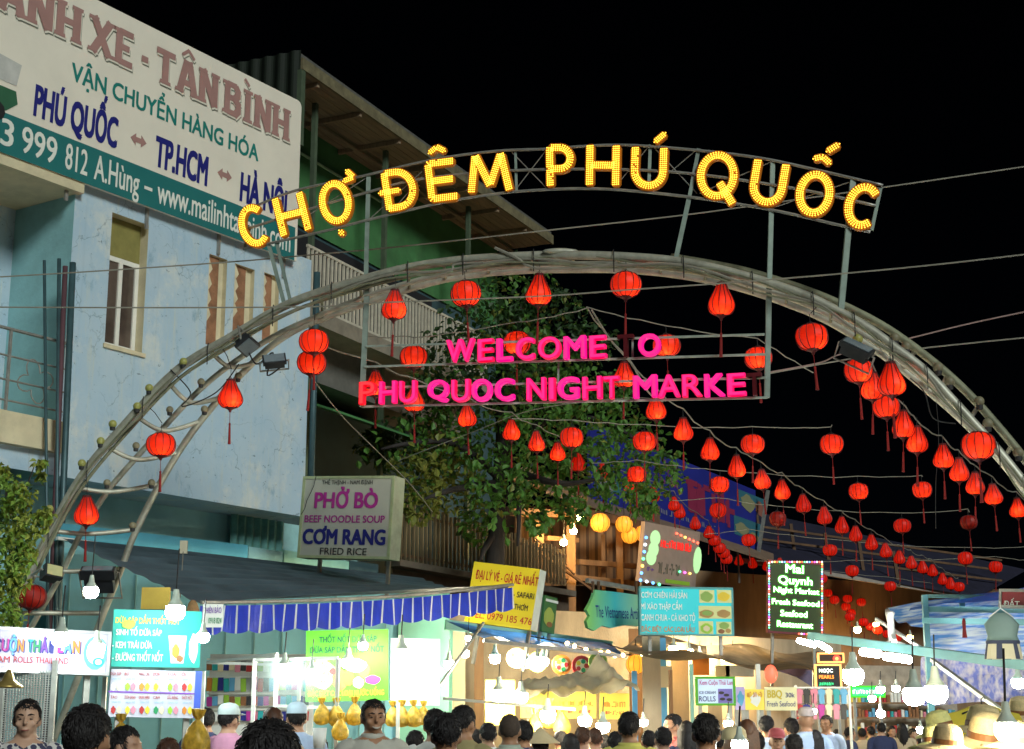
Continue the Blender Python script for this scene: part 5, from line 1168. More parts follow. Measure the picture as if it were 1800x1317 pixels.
MB0 = MB().lathe([(.012, .13), (.03, .10), (.05, .05), (.11, .01), (.115, -.005), (.10, -.005), (.045, .04)], 16, P(14, 1208, 11.8)); tag(MB0.build('dish_lamp', mat('brass', (.45, .33, .10), .35, .7), smooth=True), 'small brass dish lamp shade hanging under the ice cream sign', 'lamp')
# wire mesh side of the stall
gm_ = thing('mesh_partition', 'galvanised wire mesh partition behind the man in the patterned shirt', 'partition', loc=V((P(60, 1250, 12.9).x, 12.9, 0)))
mm_ = mat('galvanised_wire', (.42, .44, .42), .4, .6)
wv, wh_ = MB().bx(-.004, .004, -.004, .004, 0, 1).mesh('wire', mm_), MB().bx(0, 1, -.004, .004, -.004, .004).mesh('wire', mm_)
x0, x1 = P(0, 1250, 12.9).x, P(92, 1250, 12.9).x
for i in range(19): inst('wire', wv, Matrix.Translation(V((x0 + (x1 - x0) * i / 18, 12.9, .6)) - gm_.location) @ Matrix.Diagonal((1, 1, 1.42, 1)), gm_)
for i in range(44): inst('wire', wh_, Matrix.Translation(V((x0, 12.905, 1.2 + .8 * i / 43)) - gm_.location) @ Matrix.Diagonal((x1 - x0, 1, 1, 1)), gm_)
MB().bx(x1 - .02, x1 + .02, 12.88, 12.92, 0, 2.1).build('post', rail_m, gm_); MB().bx(x0 - .02, x0 + .02, 12.88, 12.92, 0, 2.1).build('post', rail_m, gm_)
# teal drink banner and the fruit menu under it
tb, f_ = board('drink_banner', 'teal drink banner with pale lettering and a glass picture above the fruit menu', 'banner', (196, 1071), (353, 1086), (351, 1174), (195, 1172), 13.6, 13.9, pmat('teal2', (.02, .36, .30)), .02)
for (s, l, r, t_, m) in (('DỪA SÁP DẦM THỐT NỐT', (203, 1093), (316, 1100), (203, 1083), ylw_p), ('SINH TỐ DỪA SÁP', (204, 1115), (284, 1119), (204, 1105), wht_p), ('- KEM TRÁI DỪA', (197, 1138), (267, 1141), (197, 1127), wht_p), ('- ĐƯỜNG THỐT NỐT', (197, 1161), (286, 1163), (197, 1149), wht_p)): textpx(tb, f_, s, l, r, t_, m, bold=.03)
x0, z0 = f_.uv(296, 1166); x1, z1 = f_.uv(328, 1118); MB().slab([(x0 + .02, -.008, z0), (x1 - .02, -.008, z0), (x1, -.008, z1), (x0 - .01, -.008, z1)], (0, .002, 0)).build('glass_picture', wht_p, tb, world=False)
for (c, rx, ry, m) in (((309, 1145), 7, 12, org_p), ((316, 1158), 6, 6, brn_p), ((309, 1132), 6, 6, crm_p), ((340, 1140), 8, 25, wht_p), ((226, 1098), 12, 8, lim_p)): blob(tb, f_, c, rx, ry, m, off=.012 + random.random() * .004, wob=.1)
mn, f_ = board('fruit_menu', 'white fruit drink menu with two rows of fruit pictures and red captions', 'sign', (190, 1176), (352, 1180), (349, 1263), (190, 1260), 13.4, 13.7, mat('menu_sheet', (.46, .46, .54), .5, var=.05), .05, legs=1.2)
rect(mn, f_, (344, 1180), (351, 1262), pmat('blueedge', (.05, .10, .5))); rect(mn, f_, (190, 1217), (345, 1218.5), pur_p)
caps = ('DỪA SÁP', 'BƠ', 'MÃNG CẦU', 'DỨA', 'XOÀI', 'ỔI'), ('TÁO', 'DƯA GANG', 'DƯA HẤU', 'CAM', 'SẦU RIÊNG', 'THỐT NỐT')
fr_c = [wht_p, lim_p, org_p, ylw_p, lim_p, red_p, red_p, ylw_p, red_p, grn_p, lim_p, org_p]
for rw in range(2):
    for c_ in range(6):
        x_ = 194 + c_ * 25; yb = 1187 + rw * 41 + c_ * .25
        textpx(mn, f_, caps[rw][c_], (x_, yb), (x_ + min(19, 4 * len(caps[rw][c_])), yb), (x_, yb - 5), red_p, bold=.01); textpx(mn, f_, 'SINH TỐ', (x_ + 2, yb + 8), (x_ + 18, yb + 8), (x_ + 2, yb + 5), sky_p, bold=0.)
        for q in range(2): blob(mn, f_, (x_ + 5 + q * 10, yb + 20), 4.2, 6.5, fr_c[(rw * 6 + c_ + q) % 12] if q == 0 else (crm_p, pnk_p, ylw_p)[c_ % 3], off=.008 + .002 * q, wob=.15)
lamp(308, 1075, 13.25, .085, cool, 'large white globe bulb over the teal drink banner', cordup=.35)
lamp(357, 1120, 13.2, .055, cool, 'small white bulb at the right edge of the teal drink banner', cordup=.2)
cbx = MB().box(P(274, 1052, 14.4), (.26, .05, .20)); tag(cbx.build('cardboard_sheet', mat('ochre_card', (.50, .34, .06), .8)), 'ochre cardboard square behind the teal drink banner', 'cardboard')
k = MB(); k.lathe([(.02, .18), (.04, .15), (.06, .08), (.085, 0), (.095, -.06), (.07, -.1), (.02, -.12)], 16, P(338, 1090, 14.3), fn=lambda a, z: 1 + .08 * math.sin(a * 5 + z * 20)); tag(k.build('straw_bundle', mat('straw', (.22, .12, .05), .9, var=.4, scale=20), smooth=True), 'brown straw bundle hanging right of the teal drink banner', 'bundle')
# posts and counter of the drinks stall
st = thing('drinks_stall', 'drinks stall frame of thin white posts with a glass front under the awning', 'stall', loc=V((P(500, 1300, 16).x, 16, 0)))
wp = mat('white_post', (.66, .68, .62), .4, .2, var=.1)
for (x_, yt, Y) in ((185, 1190, 14.2), (358, 1180, 14.6), (448, 1158, 15.6), (487, 1150, 15.8), (537, 1240, 15.2), (594, 1158, 15.4), (700, 1235, 15.6), (527, 1160, 17)): p = P(x_, yt, Y); MB().bx(p.x - .018, p.x + .018, Y - .018, Y + .018, 0, p.z).build('post', wp, st)
for (a, b, Ya, Yb) in (((448, 1160), (594, 1157), 15.6, 15.4), ((487, 1241), (597, 1245), 15.8, 15.4), ((365, 1165), (527, 1170), 17.2, 17), ((365, 1165), (487, 1150), 17.2, 15.8)): MB().bar(P(*a, Ya), P(*b, Yb), .03).build('rail', wp, st)
p0, p1 = P(180, 1317, 14.3), P(790, 1317, 16); MB().slab([(p0.x, 14.6, .95), (p1.x, 15.6, .95), (p1.x, 16.6, .95), (p0.x, 15.4, .95)], (0, 0, .06)).build('counter', mat('steel_counter', (.45, .47, .46), .3, .6), st)
MB().slab([(p0.x, 14.62, 0), (p1.x, 15.62, 0), (p1.x, 15.62, .94), (p0.x, 14.62, .94)], (0, .04, 0)).build('front_panel', mintw, st)
glass = D.materials.new('clear_glass'); glass.use_nodes = True
gN = glass.node_tree.nodes; gb = gN['Principled BSDF']; gb.inputs['Transmission Weight'].default_value = .0; gb.inputs['Alpha'].default_value = .10; gb.inputs['Roughness'].default_value = .05; gb.inputs['Base Color'].default_value = (.7, .85, .8, 1)
MB().slab([P(449, 1162, 15.58), P(593, 1160, 15.38), P(593, 1244, 15.38), P(449, 1242, 15.58)], (0, .006, 0)).build('glass_pane', glass, st)
# rack of phone cases
rk = thing('phone_case_rack', 'white wire rack of small coloured phone cases under the awning', 'rack', loc=V((P(450, 1250, 18.6).x, 18.6, 0)))
p0, p1 = P(362, 1317, 18.7), P(548, 1317, 18.7); MB().bx(p0.x, p1.x, 18.72, 18.75, .5, P(450, 1150, 18.7).z).build('back_panel', mat('white_rack', (.60, .62, .58), .6), rk)
cc = [red_p, pnk_p, brn_p, nav_p, wht_p, org_p, tea_p, blk_p, mag_p, lim_p, crm_p, sky_p]
cms = [MB().bx(-.042, .042, -.012, .0, -.078, .078).mesh('phone_case', m) for m in cc]
for rw in range(4):
    y_ = (1172, 1203, 1232, 1260)[rw]
    for i in range(18):
        if random.random() < .06: continue
        p = P(368 + i * 10, y_ + random.uniform(-2, 2), 18.66)
        inst('phone_case', cms[(i * 5 + rw * 3 + random.randint(0, 2)) % 12], Matrix.Translation(p - rk.location) @ Euler((0, random.uniform(-.06, .06), 0)).to_matrix().to_4x4() @ Matrix.Diagonal((.75, 1, 1 if rw in (1,) else .7, 1)), rk)
    MB().bar(P(364, y_ - 13, 18.68), P(546, y_ - 13, 18.68), .02).build('shelf_rail', wp, rk)
# green poster and the white lit board
lime_m = mat('lime_poster', (.07, .36, .015), .5, var=.12, scale=3)
gp, f_ = board('coconut_poster', 'bright lime green coconut palm poster under the striped awning', 'poster', (537, 1109), (685, 1109), (683, 1231), (537, 1234), 15.9, 15.9, lime_m, .012)
for (s, l, r, t_, m) in (('THỐT NỐT DỪA SÁP', (561, 1129), (662, 1129), (561, 1119), pmat('forest', (.004, .07, .035))), ('DỪA SÁP DẦM THỐT NỐT', (545, 1147), (675, 1147), (545, 1137), MATS.get('print_forest') or pmat('forest', (.004, .07, .035))), ('COCONUT', (545, 1173), (580, 1173), (545, 1163), red_p), ('MIX', (566, 1190), (580, 1190), (566, 1180), red_p), ('PALM', (547, 1205), (571, 1205), (547, 1196), red_p), ('ĐẶC BIỆT CÁC LOẠI NƯỚC UỐNG', (541, 1223), (675, 1223), (541, 1214), ylw_p)): textpx(gp, f_, s, l, r, t_, m, bold=.04)
for (c, rx, ry, m) in (((598, 1195), 15, 18, brn_p), ((612, 1192), 10, 13, org_p), ((630, 1200), 10, 10, crm_p), ((640, 1178), 10, 14, lim_p), ((655, 1195), 14, 8, mag_p), ((585, 1180), 6, 6, red_p), ((625, 1170), 20, 12, wht_p), ((566, 1185), 24, 26, crm_p)): blob(gp, f_, c, rx, ry, m, off=.006 if m is crm_p and rx > 20 else .008 + random.random() * .006, wob=.08)
wb, f_ = board('white_board', 'blank white board glaring in lamp light right of the lime poster', 'board', (686, 1122), (775, 1125), (773, 1240), (686, 1240), 16.0, 16.2, mat('glossy_white', (.80, .84, .80), .3, var=.03), .02)
for (x_, y_, r_, m, lab) in ((500, 1175, .07, cool, 'white globe bulb inside the glass stall left of the lime poster'), (548, 1183, .06, cool, 'white globe bulb at the lower left of the lime poster'), (612, 1165, .065, cool, 'white globe bulb hanging before the middle of the lime poster'), (638, 1135, .05, coolw, 'small bulb near the top right of the lime poster'), (705, 1150, .085, cool, 'white globe bulb before the blank white board')): lamp(x_, y_, 15.45, r_, m, lab, cordup=.2)
# yellow bags with coconuts
bagm = cloth('yellow_bag', (.72, .50, .08), tr=.5, gloss=.35, scale=22, var=.4)
BAG = MB(); BAG.lathe([(.004, .165), (.034, .16), (.026, .125), (.010, .105), (.028, .085), (.060, .045), (.080, 0), (.080, -.045), (.055, -.075), (.01, -.085)], 20, fn=lambda a, z: 1 + (.07 if z < .08 else .35) * math.sin(a * 5 + z * 30) + .05 * math.sin(a * 9 - z * 60)); BAGm = BAG.mesh('yellow_bag', bagm); shade(BAGm)
for i, (x_, y_, Y, s_) in enumerate(((566, 1258, 15.4, 1), (592, 1260, 15.4, 1.05), (623, 1258, 15.4, 1.05), (690, 1262, 15.7, .95), (706, 1262, 15.7, 1), (728, 1262, 15.7, 1), (744, 1260, 15.8, .9), (598, 1285, 15.2, 1), (345, 1300, 11.5, 1.25), (213, 1298, 9.2, .8), (940, 1278, 17.5, 1.2), (965, 1262, 17.6, 1.3), (988, 1275, 17.5, 1.2))):
    o = inst('yellow_bag', BAGm, Matrix.Translation(P(x_, y_, Y)) @ Euler((0, random.uniform(-.1, .1), random.random() * 6)).to_matrix().to_4x4() @ Matrix.Diagonal((s_, s_, s_ * 1.08, 1)))
    lab = ('knotted yellow coconut bag, %s from the left under the lime poster' % ORD[i]) if i < 8 else ('large knotted yellow bag on the counter beside the man with the pale cap', 'yellow bag half hidden behind the nearest curly black head', 'tan bag hanging left of the stall lamp behind the grey shirt man', 'tan bag hanging directly behind the middle stall lamp', 'tan bag hanging right of the middle stall lamp')[i - 8]
    tag(o, lab, 'bag', 'coconut bags')
cp_ = MB().lathe([(.045, 0), (.058, .16), (.05, .16), (.04, .01)], 16, P(561, 1316, 12.5)); tag(cp_.build('paper_cup', wht_p, smooth=True), 'tall white cup on the counter left of the smiling man', 'cup')

# ================================================================== stall with bulbs in the middle
ms = thing('middle_stall', 'food stall with blue canopy, brown back wall and yellow banners in the middle', 'stall', loc=V((P(930, 1300, 24).x, 24, 0)))
brw = mat('brown_mat_wall', (.42, .33, .20), .75, var=.25, scale=3, stretch=(1, 1, .3), bump=.3)
a, b = P(785, 1100, 27.2), P(1125, 1130, 29.5)
MB().slab([gz(a), gz(b), V((b.x, b.y, 3.6)), V((a.x, a.y, 3.6))], (0, .1, 0)).build('back_wall', brw, ms)
for (x_, Y, m, w_) in ((800, 26.8, crm_p, .35), (842, 26.9, wood, .16), (785, 26.5, mintw, .2), (1118, 29, wood, .25)): p = P(x_, 1200, Y); MB().bx(p.x - w_ / 2, p.x + w_ / 2, Y - .1, Y, 0, 3.3).build('post', m, ms)
blu2 = cloth('blue_canopy', (.03, .12, .36), tr=.3, gloss=.4, var=.4, scale=4)
k = MB(); c4 = [P(780, 1090, 25.4), P(1070, 1128, 26.2), P(1100, 1150, 23.6), P(850, 1122, 22.4)]
nu, nv_ = 16, 10
for j in range(nv_ + 1):
    for i in range(nu + 1): uu, vv = i / nu, j / nv_; p = c4[0].lerp(c4[1], uu).lerp(c4[3].lerp(c4[2], uu), vv); k.v.append(p + V((0, 0, .05 * math.sin(uu * 17) * vv - .12 * math.sin(math.pi * vv) * math.sin(math.pi * uu))))
for j in range(nv_):
    for i in range(nu): q = j * (nu + 1) + i; k.f.append((q, q + 1, q + nu + 2, q + nu + 1)); k.mi.append(0)
k.build('canopy', blu2, ms, smooth=True)
MB().bar(P(783, 1098, 25.2), P(1075, 1136, 26), .1, .16).build('canopy_beam', mint, ms); MB().bar(P(850, 1126, 22.4), P(1100, 1154, 23.6), .05).build('canopy_pole', rail_m, ms)
MB().bar(P(850, 1095, 21.5), P(773, 1205, 19.0), .03).build('guy_pole', wp, ms)
for i, (x_, y_, r_, m) in enumerate(((818, 1150, .07, coolw), (870, 1158, .08, coolw), (925, 1166, .08, coolw), (955, 1163, .08, coolw), (823, 1122, .05, coolw), (789, 1168, .085, coolw))): lamp(x_, y_, 22.4 if i in (0, 4, 5) else 25.4, r_ * (.8 if i in (0, 4, 5) else 1.1), m, 'warm white bulb under the blue canopy, %s' % ('below the small one at the left', 'second of the tall ones beside the brown wall', 'left one of the close pair', 'right one of the close pair', 'small topmost one', 'leftmost, beside the mint post')[i], cordup=.18, tall=1.2, group='canopy bulbs')
for i, (x_, y_, m) in enumerate(((988, 1170, org_p), (1023, 1172, red_p), (1052, 1166, dish3), (908, 1158, crm_p), (945, 1165, lim_p))):
    fr = frame_px((x_ - 17, y_ + 17), (x_ + 17, y_ + 17), (x_ - 17, y_ - 17), 25.5, 25.6); pl = thing('round_plate', 'round painted tray on the stall wall, %s from the left' % ORD[(2, 3, 4, 0, 1)[i]], 'tray', 'painted trays', m=fr.m); W_ = fr.W
    MB().slab([(W_ / 2 + W_ / 2 * math.cos(q * .393), 0, W_ / 2 + W_ / 2 * math.sin(q * .393)) for q in range(16)], (0, .03, 0)).build('disc', m, pl, world=False)
    MB().slab([(W_ / 2 + W_ / 3 * math.cos(q * .393), -.006, W_ / 2 + W_ / 3 * math.sin(q * .393)) for q in range(16)], (0, .004, 0)).build('inner_disc', crm_p, pl, world=False)
    for q in range(5): MB().slab([(W_ / 2 + W_ * .22 * math.cos(q * 1.257) + .04 * math.cos(s * .9), -.012, W_ / 2 + W_ * .22 * math.sin(q * 1.257) + .04 * math.sin(s * .9)) for s in range(7)], (0, .003, 0)).build('painted_petal', (red_p, grn_p, ylw_p)[q % 3], pl, world=False)
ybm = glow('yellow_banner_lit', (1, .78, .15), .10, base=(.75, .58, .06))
for (tl, tr, br, bl, Y, lab, tx) in (((855, 1195), (905, 1196), (905, 1275), (853, 1275), 19.5, 'narrow yellow banner post beside the bright stall lamp', 2), ((915, 1215), (1050, 1222), (1048, 1263), (915, 1262), 20.0, 'wide yellow banner below the crumpled sheet', 8), ((1055, 1218), (1108, 1222), (1106, 1265), (1055, 1264), 20.1, 'yellow banner square right of the wide yellow one', 3)):
    q, f_ = board('yellow_banner', lab, 'banner', tl, tr, br, bl, Y, Y + .1, ybm, .03, legs=1.2); scrawl(q, f_, (tl[0] + 6, (tl[1] + bl[1]) / 2 + 2), (tr[0] - 6, (tl[1] + bl[1]) / 2 - 8, 1), tx, org_p); scrawl(q, f_, (tl[0] + 9, (tl[1] + bl[1]) / 2 + 15), (tr[0] - 9, (tl[1] + bl[1]) / 2 + 8, 1), tx, red_p)
shm = cloth('crumpled_sheet', (.78, .74, .58), tr=.6, gloss=.35, scale=5)
k = MB(); c4 = [P(912, 1195, 21), P(1075, 1178, 21.4), P(1125, 1215, 19.8), P(915, 1222, 19.6)]; nu, nv_ = 28, 12
for j in range(nv_ + 1):
    for i in range(nu + 1):
        uu, vv = i / nu, j / nv_; p = c4[0].lerp(c4[1], uu).lerp(c4[3].lerp(c4[2], uu), vv); k.v.append(p + V((0, 0, .11 * mnoise.noise(V((uu * 7, vv * 4, 1))) + .06 * mnoise.noise(V((uu * 17, vv * 9, 4))) + .22 * math.exp(-((uu - .86) / .07) ** 2) * (1 - vv * .7))))
for j in range(nv_):
    for i in range(nu): q = j * (nu + 1) + i; k.f.append((q, q + 1, q + nu + 2, q + nu + 1)); k.mi.append(0)
tag(k.build('crumpled_sheet', shm, smooth=True), 'crumpled pale plastic sheet thrown over the middle stall', 'sheet')
for i, (x_, y_, Y, r_) in enumerate(((877, 1222, 19.2, .10), (916, 1225, 19.2, .085), (963, 1258, 17.2, .085), (1028, 1267, 16.6, .07), (1060, 1278, 16.2, .07), (1131, 1270, 17.5, .05))): lamp(x_, y_, Y, r_, coolw, 'glaring stall bulb near the crowd, %s from the left of the yellow banners' % ORD[i], cordup=.15, group='crowd bulbs')
k = MB(); k.bar(P(780, 1228, 18), P(1010, 1247, 17), .03); tag(k.build('stall_pole', wp), 'thin white pole lying across the stall above the heads', 'pole')

# ================================================================== right of the middle: brown canopy, bulb garland, signs
rs = thing('brown_canopy_stall', 'long stall under a sagging brown canopy below the turquoise menu', 'stall', loc=V((P(1280, 1300, 27).x, 27, 0)))
brc = cloth('brown_canopy', (.22, .17, .11), tr=.15, gloss=.5, var=.3, scale=3)
k = MB(); c4 = [P(1120, 1118, 28.5), P(1440, 1150, 33), P(1465, 1182, 27.5), P(1060, 1130, 23.5)]; nu, nv_ = 24, 10
for j in range(nv_ + 1):
    for i in range(nu + 1): uu, vv = i / nu, j / nv_; p = c4[0].lerp(c4[1], uu).lerp(c4[3].lerp(c4[2], uu), vv); k.v.append(p + V((0, 0, .06 * math.sin(uu * 14 + vv * 3) - .2 * math.sin(math.pi * vv))))
for j in range(nv_):
    for i in range(nu): q = j * (nu + 1) + i; k.f.append((q, q + 1, q + nu + 2, q + nu + 1)); k.mi.append(0)
k.build('canopy', brc, rs, smooth=True)
a, b = P(1115, 1150, 29.5), P(1480, 1170, 36); wlw = mat('pale_brown_wall', (.50, .40, .27), .75, var=.25, scale=2, stretch=(1, 1, .3), bump=.2)
MB().slab([gz(a), gz(b), V((b.x, b.y, 3.4)), V((a.x, a.y, 3.3))], (0, .1, 0)).build('back_wall', wlw, rs)
for (x_, Y, m, w_) in ((1145, 26, wlw, .3), (1178, 24.5, wood, .06), (1195, 28, wlw, .3), (1255, 29, wlw, .25), (1115, 25, sky_p, .08), (1165, 26.5, sky_p, .12), (1215, 22, mint, .05), (1332, 22, wp, .06)): p = P(x_, 1200, Y); MB().bx(p.x - w_ / 2, p.x + w_ / 2, Y - .08, Y, 0, 3.0 if Y > 25.5 else 2.4).build('post', m, rs)
for (x_, y_, w_, h_, Y, m) in ((1170, 1190, .22, .35, 26.2, crm_p), (1232, 1172, .3, .3, 28, org_p), (1300, 1180, .5, .2, 28, wht_p), (1270, 1185, .25, .3, 28, crm_p)): MB().box(P(x_, y_, Y), (w_, .06, h_)).build('wall_panel', m, rs)
for i, (x_, y_) in enumerate(((1133, 1146), (1184, 1141), (1211, 1147), (1230, 1155), (1250, 1158), (1270, 1155), (1288, 1153), (1308, 1161), (1323, 1161), (1339, 1164))): lamp(x_, y_, 27.2 + i * .55, .088, warm if i in (0, 1, 5, 7, 9) else coolw, 'garland bulb along the brown canopy edge, %s from the left' % ORD[i], cordup=.1, group='canopy garland bulbs')
k = MB(); k.tube(crom([P(x_, y_, 23.6) for x_, y_ in ((930, 1118), (980, 1128), (1050, 1146), (1080, 1152), (1110, 1150))], 5), .008, 4); fy = thing('fairy_lights', 'thin fairy light garland under the blue canopy edge', 'garland', loc=P(1020, 1150, 23.6)); k.build('wire', cable, fy)
for (x_, y_) in ((997, 1131), (1056, 1147), (1069, 1147), (1081, 1153), (1010, 1136), (1030, 1142), (1095, 1152)): MB().ball(P(x_, y_, 23.55), .03, 8, 6).build('light', warm_s, fy)
def sgn(nm, lab, tl, br, Y, m, lines, rim=None, legs=.8, yaw=0.):
    q, f_ = board(nm, lab, 'sign', tl, (br[0], tl[1]), br, (tl[0], br[1]), Y, Y + yaw, m, .05, rim, .02, legs=legs)
    for (s, l, r, cap, mm, bd) in lines: textpx(q, f_, s, l, r, (l[0], l[1] - cap), mm, bold=bd)
    return q, f_
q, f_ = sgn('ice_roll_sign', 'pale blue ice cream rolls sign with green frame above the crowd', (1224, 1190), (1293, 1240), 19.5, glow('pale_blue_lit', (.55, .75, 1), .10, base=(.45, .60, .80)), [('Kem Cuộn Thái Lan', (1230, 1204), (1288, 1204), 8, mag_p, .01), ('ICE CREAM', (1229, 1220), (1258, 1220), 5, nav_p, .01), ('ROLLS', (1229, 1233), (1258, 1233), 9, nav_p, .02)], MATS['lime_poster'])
rect(q, f_, (1262, 1211), (1288, 1236), pmat('violet', (.16, .14, .5))); 
for c in ((1268, 1218), (1277, 1222), (1270, 1229), (1282, 1230)): blob(q, f_, c, 5, 2.6, blk_p, off=.009 + random.random() * .003)
q, f_ = sgn('picture_sign', 'small yellow picture sign between the ice cream sign and seafood sign', (1310, 1212), (1344, 1248), 21.0, ybm, []); blob(q, f_, (1328, 1230), 9, 11, wht_p, wob=.2); scrawl(q, f_, (1313, 1226), (1342, 1216, 0), 3, org_p)
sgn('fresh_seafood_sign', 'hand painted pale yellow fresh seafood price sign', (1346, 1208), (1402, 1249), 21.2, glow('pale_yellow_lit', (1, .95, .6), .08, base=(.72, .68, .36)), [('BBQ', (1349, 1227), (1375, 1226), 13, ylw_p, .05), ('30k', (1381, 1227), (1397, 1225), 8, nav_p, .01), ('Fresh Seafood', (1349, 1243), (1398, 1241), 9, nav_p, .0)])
q, f_ = sgn('violet_poster', 'lilac poster strip hidden right of the ice cream rolls sign', (1294, 1207), (1310, 1248), 20.4, pmat('lilac', (.5, .42, .75)), []); blob(q, f_, (1302, 1228), 6, 12, sky_p, wob=.2)
q, f_ = sgn('pearl_sign', 'dark neon pearl shop sign with orange frame', (1434, 1168), (1480, 1210), 27, blk_p, [('NGỌC', (1440, 1182), (1464, 1182), 6, wht_l, .02), ('PEARLS', (1440, 1193), (1466, 1193), 6, glow('neon_orange', (1, .25, .03), 1.2), .03)], glow('neon_frame', (1, .4, .1), 1.0)); scrawl(q, f_, (1440, 1205), (1466, 1199, 0), 6, glow('neon_green', (.05, .9, .3), 1.0), dens=3)
q, f_ = sgn('red_neon_sign', 'narrow neon sign with red disc above the pearl sign', (1438, 1148), (1484, 1165), 28, pmat('darkbrown', (.10, .06, .04)), [], MATS['neon_frame']); blob(q, f_, (1471, 1158), 7, 6, glow('neon_red', (1, .05, .03), 1.2)); blob(q, f_, (1471, 1158), 3, 3, MATS['neon_frame'], off=.012)
q, f_ = sgn('green_neon_sign', 'green neon shop sign in the far middle of the stalls', (1496, 1206), (1556, 1226), 28, glow('green_neon_panel', (.05, .7, .25), .35), [], MATS['led_green']); scrawl(q, f_, (1499, 1220), (1552, 1212, 0), 9, wht_l, dens=3)
p = P(1355, 1185, 24); k = MB(); k.ball(p, (.10, .06, .14), 12, 8); tag(k.build('red_green_lamp', glow('redgreen', (1, .1, .05), .8), smooth=True), 'small red lamp in front of the lilac tent cloth', 'lamp')
lcl = cloth('lilac_cloth', (.30, .27, .42), tr=.3, gloss=.5)
k = MB(); k.slab([P(1345, 1172, 31), P(1440, 1176, 33), P(1440, 1215, 33), P(1400, 1190, 32)], (0, .05, 0)); tag(k.build('tent_cloth', lcl), 'lilac grey tent cloth behind the seafood signs', 'cloth')
# shelves of goods closing the view behind the far crowd
gs = thing('goods_stall', 'pale lit stall of shelves and small goods behind the far crowd', 'stall', loc=V((P(1560, 1280, 32).x, 32, 0)))
p0, p1 = P(1488, 1200, 32.2), P(1680, 1200, 33.0)
MB().slab([(p0.x, 32.2, 0), (p1.x, 33.0, 0), (p1.x, 33.0, 2.75), (p0.x, 32.2, 2.75)], (0, .08, 0)).build('back_panel', mat('stall_beige', (.42, .36, .28), .7, var=.35, scale=4), gs)
for y_ in (1236, 1262, 1290): MB().bar(P(1488, y_, 31.9), P(1680, y_, 32.6), .25, .03).build('shelf', wood, gs)
gd = [MB().bx(-.06, .06, -.06, .06, 0, h).mesh('packet', m) for h, m in ((.18, red_p), (.24, wht_p), (.14, ylw_p), (.20, tea_p), (.26, brn_p), (.16, pnk_p), (.2, sky_p), (.22, crm_p))]
for y_ in (1236, 1262, 1290):
    for i in range(30): inst('packet', gd[random.randint(0, 7)], Matrix.Translation(P(1491 + i * 6.4, y_, 31.85 + i * .023) + V((0, 0, .016)) - gs.location) @ Matrix.Diagonal((.5, .5, random.uniform(.5, .9), 1)), gs)
# hanging garments and bags on the middle right
gar = [pnk_p, blk_p, pnk_p, sky_p, crm_p, tea_p, sky_p, red_p, nav_p, pnk_p, mag_p, crm_p]
def shirt_mesh(m):
    k = MB(); k.slab([(-.17, 0, .02), (-.26, 0, .0), (-.33, 0, -.16), (-.24, 0, -.20), (-.20, 0, -.12), (-.20, 0, -.55), (.20, 0, -.55), (.20, 0, -.12), (.24, 0, -.20), (.33, 0, -.16), (.26, 0, .0), (.17, 0, .02), (.07, 0, .06), (0, 0, .02), (-.07, 0, .06)], (0, .05, 0)); return k.mesh('garment', m)
GM = {m.name: shirt_mesh(m) for m in set(gar)}
for i in range(14):
    rw, c_ = divmod(i, 7); x_ = 1405 + c_ * 13; y_ = 1213 + rw * 27
    o = inst('hanging_shirt', GM[gar[i % 12].name], Matrix.Translation(P(x_, y_, 25.5 - rw * .2)) @ Matrix.Diagonal((.21, 1, .40, 1)))
    tag(o, 'small hanging top in the %s row of the far rack, %s from the left' % (('upper', 'lower')[rw], ORD[c_]), 'shirt', 'tops on the far rack')
rk2 = thing('garment_rack', 'thin metal rack carrying small tops behind the crowd', 'rack', loc=V((P(1445, 1250, 25.8).x, 25.8, 0)))
for y_ in (1209, 1236): MB().bar(P(1398, y_, 25.7), P(1492, y_, 25.7), .03).build('rail', wp, rk2)
for x_ in (1398, 1492): p = P(x_, 1205, 25.7); MB().bx(p.x - .02, p.x + .02, 25.68, 25.72, 0, p.z).build('post', wp, rk2)

# ================================================================== blue tent stall on the right
ts = thing('blue_tent_stall', 'blue light-streaked tarpaulin tent stall with teal beams at the right edge', 'stall', loc=V((P(1700, 1300, 15).x, 15, 0)))
bt = cloth('light_streaked_tarp', (.08, .30, .80), col2=(.72, .86, .97), tr=.35, gloss=.3, var=.75, scale=3, stretch=(.25, 1, 12)); bt2 = cloth('deep_blue_tarp', (.02, .16, .60), tr=.4, gloss=.35, var=.3, scale=2)  # near-white streaks are lamp light on the blue tarp, put into its colour
tbeam = mat('teal_beam', (.14, .36, .38), .4, .2, var=.15)
def sheet(c4, amp, f1, m, nm, nu=20, nv_=12):
    k = MB()
    for j in range(nv_ + 1):
        for i in range(nu + 1): uu, vv = i / nu, j / nv_; p = c4[0].lerp(c4[1], uu).lerp(c4[3].lerp(c4[2], uu), vv); k.v.append(p + V((0, amp * math.sin(uu * f1 + vv * 4), amp * math.sin(vv * f1 * .8 + uu * 5) * .8)))
    for j in range(nv_):
        for i in range(nu): q = j * (nu + 1) + i; k.f.append((q, q + 1, q + nu + 2, q + nu + 1)); k.mi.append(0)
    return k.build(nm, m, ts, smooth=True)
sheet([P(1590, 1068, 20), P(1840, 1024, 16), P(1840, 1040, 14.5), P(1600, 1072, 17)], .03, 9, bt2, 'roof_sheet'); sheet([P(1556, 1070, 18.5), P(1840, 1040, 15.5), P(1840, 1100, 15.5), P(1600, 1105, 17.5)], .05, 11, bt, 'upper_sheet')
sheet([P(1625, 1095, 17.6), P(1850, 1090, 16.2), P(1850, 1160, 16.2), P(1625, 1148, 17.6)], .04, 10, bt, 'back_sheet')
